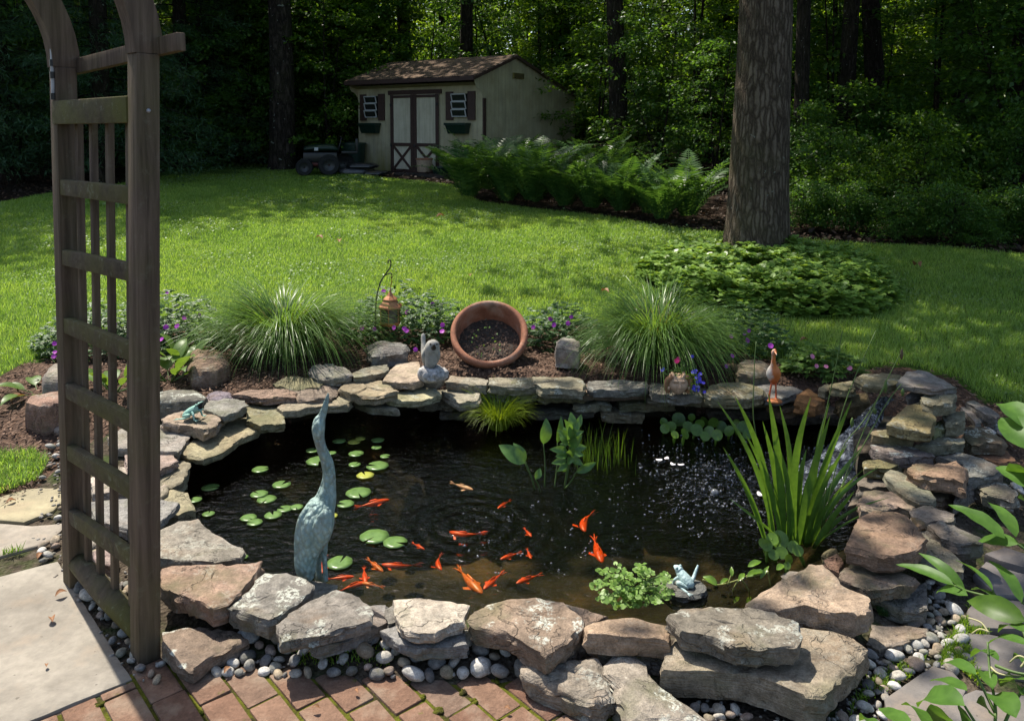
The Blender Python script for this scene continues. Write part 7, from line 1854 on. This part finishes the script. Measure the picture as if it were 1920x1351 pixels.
for k in range(34): cl.append(Vector((random.uniform(.2, 4.2), random.uniform(9.5, 14.2), random.uniform(7.2, 11))))  # unseen clumps added to the crown to shade the right lawn
cl = [c for c in cl if not (((c.x + .371 * (c.z - .3) - 2.0) ** 2 + (c.y - .442 * (c.z - .3) - 7.2) ** 2) < 1.1 and random.random() < .65)]  # drops clumps whose shadow would land on the ground cover
for c in cl[::2]:
    z0 = min(max(c.z - random.uniform(1, 2.5), 5.2), 10); branch(lb, (2.62 - .0, tb.y, z0), c, .07, .12)
part('limbs', lb, M_BARK, oak, 180)
def clump_leaves(cl, per, rad, L0, L1, flat=.6, rng=RNG):
    B_ = np.concatenate([np.array(c)[None] + rng.normal(0, 1, (per, 3)) * np.array([rad, rad, rad * flat]) for c in cl]); n = len(B_)
    return leaves(B_, unit_random(n) * [1, 1, .5] + [0, 0, -.25], unit_random(n) * .7 + [0, 0, 1], rng.uniform(L0, L1, n), rng.uniform(L0 * .55, L1 * .6, n))
part('crown', arr_mesh('crown', *clump_leaves(cl, 130, .55, .15, .24)), M_LEAF_A, oak)

# ------------------------------------------------------------------ the wood behind
def forest_tree_parts(seed, h=16.0, r=.2):
    random.seed(seed); rng = np.random.default_rng(seed)
    lean = random.uniform(-.5, .5); pts = [(0, 0, -.2), (lean * .1, 0, 2), (lean * .35, random.gauss(0, .1), 5), (lean * .7, random.gauss(0, .2), 9), (lean, 0, h * .8), (lean * 1.1, 0, h)]
    bm = trunk_mesh(pts, [r * 1.08, r, r * .85, r * .6, r * .3, .03], 14, .25, seed, .05)
    cl_ = []
    for k in range(34):
        a_ = random.uniform(0, 6.28); z = 5.2 + (h - 5.2) * random.random() ** .9; w = 3.3 * math.sin(math.pi * min(1, max(.08, (z - 4.2) / (h - 3.4)))) ** .7; rr = math.sqrt(random.uniform(.1, 1)) * w
        c = (lean * .7 + rr * math.cos(a_), rr * math.sin(a_), z); cl_.append(c)
        if k % 3 == 0: branch(bm, (lean * min(1, z / 12) * .8, 0, max(4, z - 1.6)), c, .06, .15, 5)
    return bm_mesh('trunk', bm, 180), arr_mesh('crown', *clump_leaves(cl_, 95, .62, .20, .34, .55, rng))
FT = []
for i in range(4):
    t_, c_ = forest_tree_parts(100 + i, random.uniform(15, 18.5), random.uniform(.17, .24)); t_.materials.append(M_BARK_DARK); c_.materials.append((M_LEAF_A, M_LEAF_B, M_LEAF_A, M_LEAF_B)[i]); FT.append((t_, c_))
def forest_tree(x, y, k, s, lab, group=None, r=1.0, rz=None, crown=None):
    root = empty('forest_tree', (x, y, float(base_z(x, y))), rz if rz is not None else random.uniform(0, 6.28)); root.scale = (s * r, s * r, s) if r != 1 else (s, s, s)
    link('trunk', FT[k][0], None, root); c = link('crown', crown or FT[k][1], None, root)
    if r != 1: c.scale = (1 / r, 1 / r, 1)
    tag(root, lab, 'tree', group); return root
rng_ = np.random.default_rng(77); THIN = arr_mesh('crown', *clump_leaves([(rng_.normal(0, 1.1), rng_.normal(0, 1.1), rng_.uniform(10, 16)) for _ in range(10)], 90, .55, .2, .32, .55, rng_)); THIN.materials.append(M_LEAF_A)  # sparse unseen crown, shaped to let sun through to the saplings
random.seed(5)
def fx(px, d): return (px - CX) / F * d
for px, d, k, s, r, lab in [(528, 19.5, 0, 1.0, 1.35, 'dark thick tree trunk left of the shed'), (408, 21, 1, .95, .6, 'thin leaning dark tree between arbor and shed'), (762, 24.5, 2, 1.0, 1.2, 'dark leaning tree rising behind the shed roof, left one'), (872, 23.5, 3, 1.0, .95, 'straight grey tree behind the middle of the shed roof'), (828, 27, 1, .95, .7, 'forked slim tree between the two trees behind the roof'),
                           (1160, 18.5, 0, 1.0, .95, 'dark tree trunk behind the ferns right of the shed'), (1500, 15.5, 1, .95, .75, 'slim dark tree just right of the oak'), (1240, 22, 2, .95, .8, 'dark tree between the fern bank and the oak'), (1580, 17, 3, 1.0, .8, 'dark tree in the gloom right of the oak'), (1640, 21, 0, .95, .7, 'thin tree left of the bright clearing'), (1790, 19, 2, .95, .6, 'thin tree in front of the bright clearing'),
                           (1900, 15, 3, .95, .8, 'dark tree at the right edge of the photo'), (50, 19, 2, 1.0, 1.1, 'dark tree at the left edge behind the pines'), (300, 24, 3, 1.0, .8, 'dark tree behind the arbor beam'), (640, 24, 1, 1.0, .8, 'dark tree behind the left end of the shed'), (1060, 26, 2, .95, .6, 'slim tree behind the right slope of the shed roof')]:
    forest_tree(fx(px, d), d, k, s, lab, 'single trees at the wood edge', r, None, THIN if d > 21.4 else None)
taken = []
for j in range(6):
    for i in range(-6, 7):
        y = 22 + j * 4.4 + random.uniform(-1.3, 1.3); x = i * 4.4 + (2.2 if j % 2 else 0) + random.uniform(-1.4, 1.4)
        if abs(x) > y * .8 + 5: continue
        if (x + 2.2) ** 2 / 9 + (y - 19.5) ** 2 / 7 < 1: continue
        if 12 < x < 23 and 26 < y < 40: continue
        if j in (1, 2, 3, 4) and random.random() < .88: continue
        if j == 0 and x < 11 and random.random() < .75: continue
        forest_tree(x, y, random.randrange(4), random.uniform(.85, 1.1), 'tall dark forest tree deep in the wood behind the lawn', 'forest trees behind the lawn', random.uniform(.7, 1.15))
for x, y in ((9.2, 12.5), (12.5, 15), (10.5, 19), (14, 10), (7.8, 17.5), (16, 18), (12, 23)): forest_tree(x, y, random.randrange(4), random.uniform(.85, 1.0), 'tall forest tree in the dark wood on the right', 'forest trees on the right')
for x, y in ((-13, 13), (-12, 18.5), (-15, 21), (-10.5, 20.5)): forest_tree(x, y, random.randrange(4), random.uniform(.85, 1.0), 'tall forest tree in the dark wood on the left', 'forest trees on the left', 1.0, None, THIN if y > 18 else None)

def understory(seed, h, w, nb, per, L0, L1):
    rs = random.Random(seed); rng = np.random.default_rng(seed); bm = bmesh.new(); parts = []
    nst = rs.choice((1, 2, 3)); tops_ = []
    for s in range(nst):
        tx, ty = rs.gauss(0, w * .25), rs.gauss(0, w * .25); tops_.append((tx, ty))
        c = spline([(rs.gauss(0, .08), rs.gauss(0, .08), -.1), (tx * .4, ty * .4, h * .4), (tx, ty, h * .95)], 5); loft(bm, c, [.035 * (h / 4) * (1 - .85 * i / (len(c) - 1)) for i in range(len(c))], 6)
    for b in range(nb):
        tx, ty = rs.choice(tops_); z0 = h * (.08 + .88 * rs.random()); u = z0 / h; az = rs.uniform(0, 6.28); L = w * (1.05 - .55 * u) * rs.uniform(.6, 1.1)
        p0 = np.array([tx * u, ty * u, z0]); p1 = p0 + np.array([math.cos(az) * L, math.sin(az) * L, L * rs.uniform(-.05, .4)])
        m = per; t = rng.uniform(.25, 1.05, m) ** .8
        base = p0[None] * (1 - t)[:, None] + p1[None] * t[:, None] - np.array([0, 0, .18 * L])[None] * (t ** 2)[:, None] + rng.normal(0, .07, (m, 3)) * [1.3, 1.3, .8]
        d = np.array([math.cos(az), math.sin(az), -.15])[None] + rng.normal(0, .6, (m, 3))
        parts.append(leaves(base, d, rng.normal(0, .4, (m, 3)) + [0, 0, 1], rng.uniform(L0, L1, m), rng.uniform(L0 * .5, L1 * .58, m)))
        if b % 3 == 0: loft(bm, [tuple(p0), tuple((p0 + p1) / 2 + [0, 0, .04]), tuple(p1 - [0, 0, .18 * L])], [.012, .008, .003], 5)
    return bm_mesh('stems', bm, 180), arr_mesh('foliage', *join_arr(parts))
US = []
for i, (h, w, nb, per, a_, b_) in enumerate([(5.5, 1.9, 95, 62, .09, .15), (4.2, 1.7, 85, 62, .08, .14), (6.2, 1.6, 95, 60, .08, .13), (1.7, 1.1, 70, 60, .06, .10), (1.1, .9, 60, 60, .05, .09)]):
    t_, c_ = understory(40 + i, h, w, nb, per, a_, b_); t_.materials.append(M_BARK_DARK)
    vs_ = []
    for m_ in (M_LEAF_B, M_LEAF_A, M_LEAF_C):
        cc = c_.copy(); cc.materials.append(m_); vs_.append(cc)
    US.append((t_, vs_))
def shrub(x, y, k, m, s, lab, group, name='sapling', cat='small tree', dz=0.0):
    root = empty(name, (x, y, float(base_z(x, y)) + dz), random.uniform(0, 6.28)); root.scale = (s, s, s * random.uniform(.9, 1.1))
    link('stems', US[k][0], None, root); link('foliage', US[k][1][m], None, root); tag(root, lab, cat, group)
random.seed(9)
SP = 'leafy understorey sapling at the wood edge behind the lawn'
for px, d, k, m, s, lab in [(1118, 19.6, 0, 1, .95, 'leafy sapling hanging over the right end of the shed roof'), (1010, 23, 2, 2, 1.0, 'bright sapling behind the shed gable'), (700, 23.6, 0, 0, 1.05, 'dark leafy sapling over the left end of the shed roof'), (610, 20.5, 1, 1, 1.15, 'dense sapling close to the left shed wall'), (590, 23, 2, 2, 1.0, 'bright leaved sapling high left of the shed'), (560, 21.3, 0, 1, 1.0, 'leafy sapling beside the thick trunk left of the shed'),
                         (480, 21, 1, 1, 1.0, 'leafy sapling between arbor and thick trunk'), (440, 23, 2, 2, 1.1, 'bright backlit sapling left of the thick trunk'), (365, 22, 0, 2, .95, 'bright sapling right of the arbor arch'), (330, 19.5, 3, 1, 1.3, 'bush behind the lawn right of the arbor post'), (455, 20.2, 3, 0, 1.3, 'dark bush at the lawn edge left of the tractor'),
                         (1190, 21, 0, 1, 1.0, 'leafy sapling behind the fern bank'), (1240, 17.5, 1, 0, .9, 'sapling with sparkling leaves above the ferns'), (1300, 18.5, 2, 1, .95, 'leafy sapling left of the oak trunk'), (1340, 16, 1, 0, .75, 'small tree just left of the oak trunk'), (1330, 22, 0, 2, 1.0, 'bright sapling deep left of the oak'), (1100, 24, 1, 2, 1.2, 'bright sapling far behind the shed gable'),
                         (1530, 14.5, 3, 0, .9, 'green bush right behind the oak bed'), (1600, 15.5, 3, 0, 1.3, 'dark bush right of the oak at the wood edge'), (1560, 13.3, 4, 0, 1.0, 'low green bush at the lawn edge right of the oak'), (1560, 18, 0, 0, 1.0, 'dark sapling right of the oak'), (1650, 19, 1, 0, 1.1, 'dark sapling before the clearing on the right'), (1750, 17, 2, 0, .9, 'dark sapling with pale tips on the right'), (1850, 16, 0, 0, .95, 'dark sapling near the right edge'), (1920, 14.5, 1, 0, 1.0, 'dark sapling at the right edge'),
                         (1700, 15.5, 3, 0, 1.0, 'dark bush before the clearing on the right'), (1820, 14.3, 4, 0, 1.2, 'low dark bush near the right edge'), (1910, 13, 3, 0, .9, 'dark bush at the right edge'), (1740, 22, 1, 2, 1.0, 'bright sapling beside the clearing'), (1480, 19.5, 2, 1, 1.0, 'sapling seen beside the right side of the oak')]:
    shrub(fx(px, d), d, k, m, s, lab, 'saplings and bushes at the wood edge')
for j in range(120):
    y = random.uniform(22, 41); x = random.uniform(-1, 1) * (y * .68 + 2)
    if 13 < x < 23 and 27 < y < 40: continue
    shrub(x, y, random.choice((0, 0, 1, 2)), random.choice((0, 1, 2, 2)), random.uniform(.9, 1.4), 'backlit green sapling deep in the wood', 'saplings deep in the wood')
for px, d, k, m, s in ((250, 20.5, 2, 1, 1.0), (420, 22.5, 0, 2, 1.1), (330, 21.5, 1, 2, 1.0), (470, 23, 2, 2, 1.2), (140, 21, 0, 1, 1.1), (60, 22, 2, 2, 1.1), (380, 25, 0, 2, 1.3), (500, 26, 0, 2, 1.3), (210, 25, 2, 2, 1.3)):
    shrub(fx(px, d), d, k, m, s, 'green sapling in the wood between the arbor and the shed', 'saplings between arbor and shed')
for j in range(14):
    y = random.uniform(23.5, 31); x = -random.uniform(.16, .62) * y
    shrub(x, y, random.choice((0, 2)), 2, random.uniform(1.1, 1.4), 'sunlit green sapling deep in the wood on the left', 'sunlit saplings on the left')
for j in range(26):
    y = random.uniform(19.5, 25); x = random.uniform(-1, 1) * y * .66
    if -4.2 < x < 1.9 and y < 24.2: continue
    if x > 3.2 and y < 22 and random.random() < .5: y += 2
    shrub(x, y, random.choice((0, 1, 2, 2)), random.choice((0, 1, 1)), random.uniform(.95, 1.25), 'mid green understorey sapling among the first trees of the wood', 'saplings among the first trees')
for j in range(13):
    px = 1495 + j * 36 + random.uniform(-16, 16); q = G(px, 432 + (px - 1480) * .085 + random.uniform(-16, 6))
    shrub(q.x, q.y, 4, 0, random.uniform(.25, .62), 'small dark seedling in the leaf litter right of the oak', 'seedlings in the leaf litter', 'seedling', 'plant')
for j in range(16):
    y = random.uniform(11.8, 15.5); x = y * random.uniform(.36, .70)
    if in_poly(np.array([x]), np.array([y]), LAWN_POLY)[0]: continue
    shrub(x, y, random.choice((3, 4, 4)), random.choice((0, 0, 1)), random.uniform(.5, .95), 'low dark undergrowth at the right lawn edge', 'undergrowth on the right', 'undergrowth', 'shrub')
for x, y, k in ((-10.5, 16, 0), (-9.8, 18.4, 1), (-11.5, 14.5, 3), (-8.4, 18.8, 3), (-7.6, 20.3, 2), (10.8, 11.2, 3), (12.6, 12.4, 1), (9.2, 14.6, 0)):
    shrub(x, y, k, 0, 1.1, 'dark leafy bush at the side of the lawn', 'bushes at the sides of the lawn')
# pines at the left
def pine_parts(seed):
    rs = random.Random(seed); rng = np.random.default_rng(seed); h = 10.5
    bm = trunk_mesh([(0, 0, -.2), (.03, 0, 3), (.0, 0, 7), (0, 0, h)], [.19, .17, .11, .02], 12, .2, seed, .05); parts = []
    for b in range(95):
        z = .7 + (h - 1) * (b / 95) ** 1.25; az = b * 2.4 + rs.uniform(-.4, .4); L = (2.4 - 1.9 * z / h) * rs.uniform(.7, 1.1)
        p0 = np.array([0, 0, z]); dirv = np.array([math.cos(az), math.sin(az), .05]); p1 = p0 + dirv * L + [0, 0, -.28 * L]
        loft(bm, [tuple(p0), tuple((p0 + p1) / 2 + [0, 0, .06 * L]), tuple(p1)], [.02, .013, .004], 4)
        m = int(150 * L / 2 + 40); t = rng.uniform(.22, 1.0, m)
        c_ = p0[None] * (1 - t)[:, None] + p1[None] * t[:, None]; c_ += rng.normal(0, .10, (m, 3)) * [1.2, 1.2, .5] * (.5 + L / 2)
        for k in range(3):
            d = dirv[None] * .7 + rng.normal(0, .55, (m, 3)) + [0, 0, -.15]
            parts.append(leaves(c_, d, rng.normal(0, .5, (m, 3)) + [0, 0, 1], rng.uniform(.09, .16, m), np.full(m, .016)))
    return bm_mesh('trunk', bm, 180), arr_mesh('needles', *join_arr(parts))
pt, pn_ = pine_parts(3); pt.materials.append(M_BARK_DARK); pn_.materials.append(M_NEEDLE)
for x, y, rz, s, lab in ((fx(190, 16.5), 16.5, 0, 1.0, 'soft dark pine right behind the arbor lattice'), (fx(20, 16.8), 16.8, 2, 1.1, 'soft dark pine at the left edge'), (fx(345, 19.5), 19.5, 4, .95, 'soft dark pine between arbor and shed'), (fx(-120, 15), 15, 1, 1.1, 'dark pine just outside the left edge'), (fx(110, 20), 20, 3, 1.15, 'dark pine farther back at the left')):
    root = empty('pine_tree', (x, y, float(base_z(x, y))), rz); root.scale = (s,) * 3; link('trunk', pt, None, root); link('needles', pn_, None, root); tag(root, lab, 'pine', 'pines on the left')
# far wall of leaves
n = 80000; x = RNG.uniform(-52, 52, n); y = RNG.uniform(46, 58, n); z = base_z(x, y) + 15 * RNG.uniform(0, 1, n) ** .9
v_, f_ = leaves(np.stack([x, y, z], 1), unit_random(n) * [1, 1, .5] + [0, 0, -.2], unit_random(n) * .8 + [0, 0, 1], RNG.uniform(.35, .6, n), RNG.uniform(.2, .34, n))
stuff_tag(link('distant_woods', arr_mesh('distant_woods', v_, f_), M_LEAF_C))
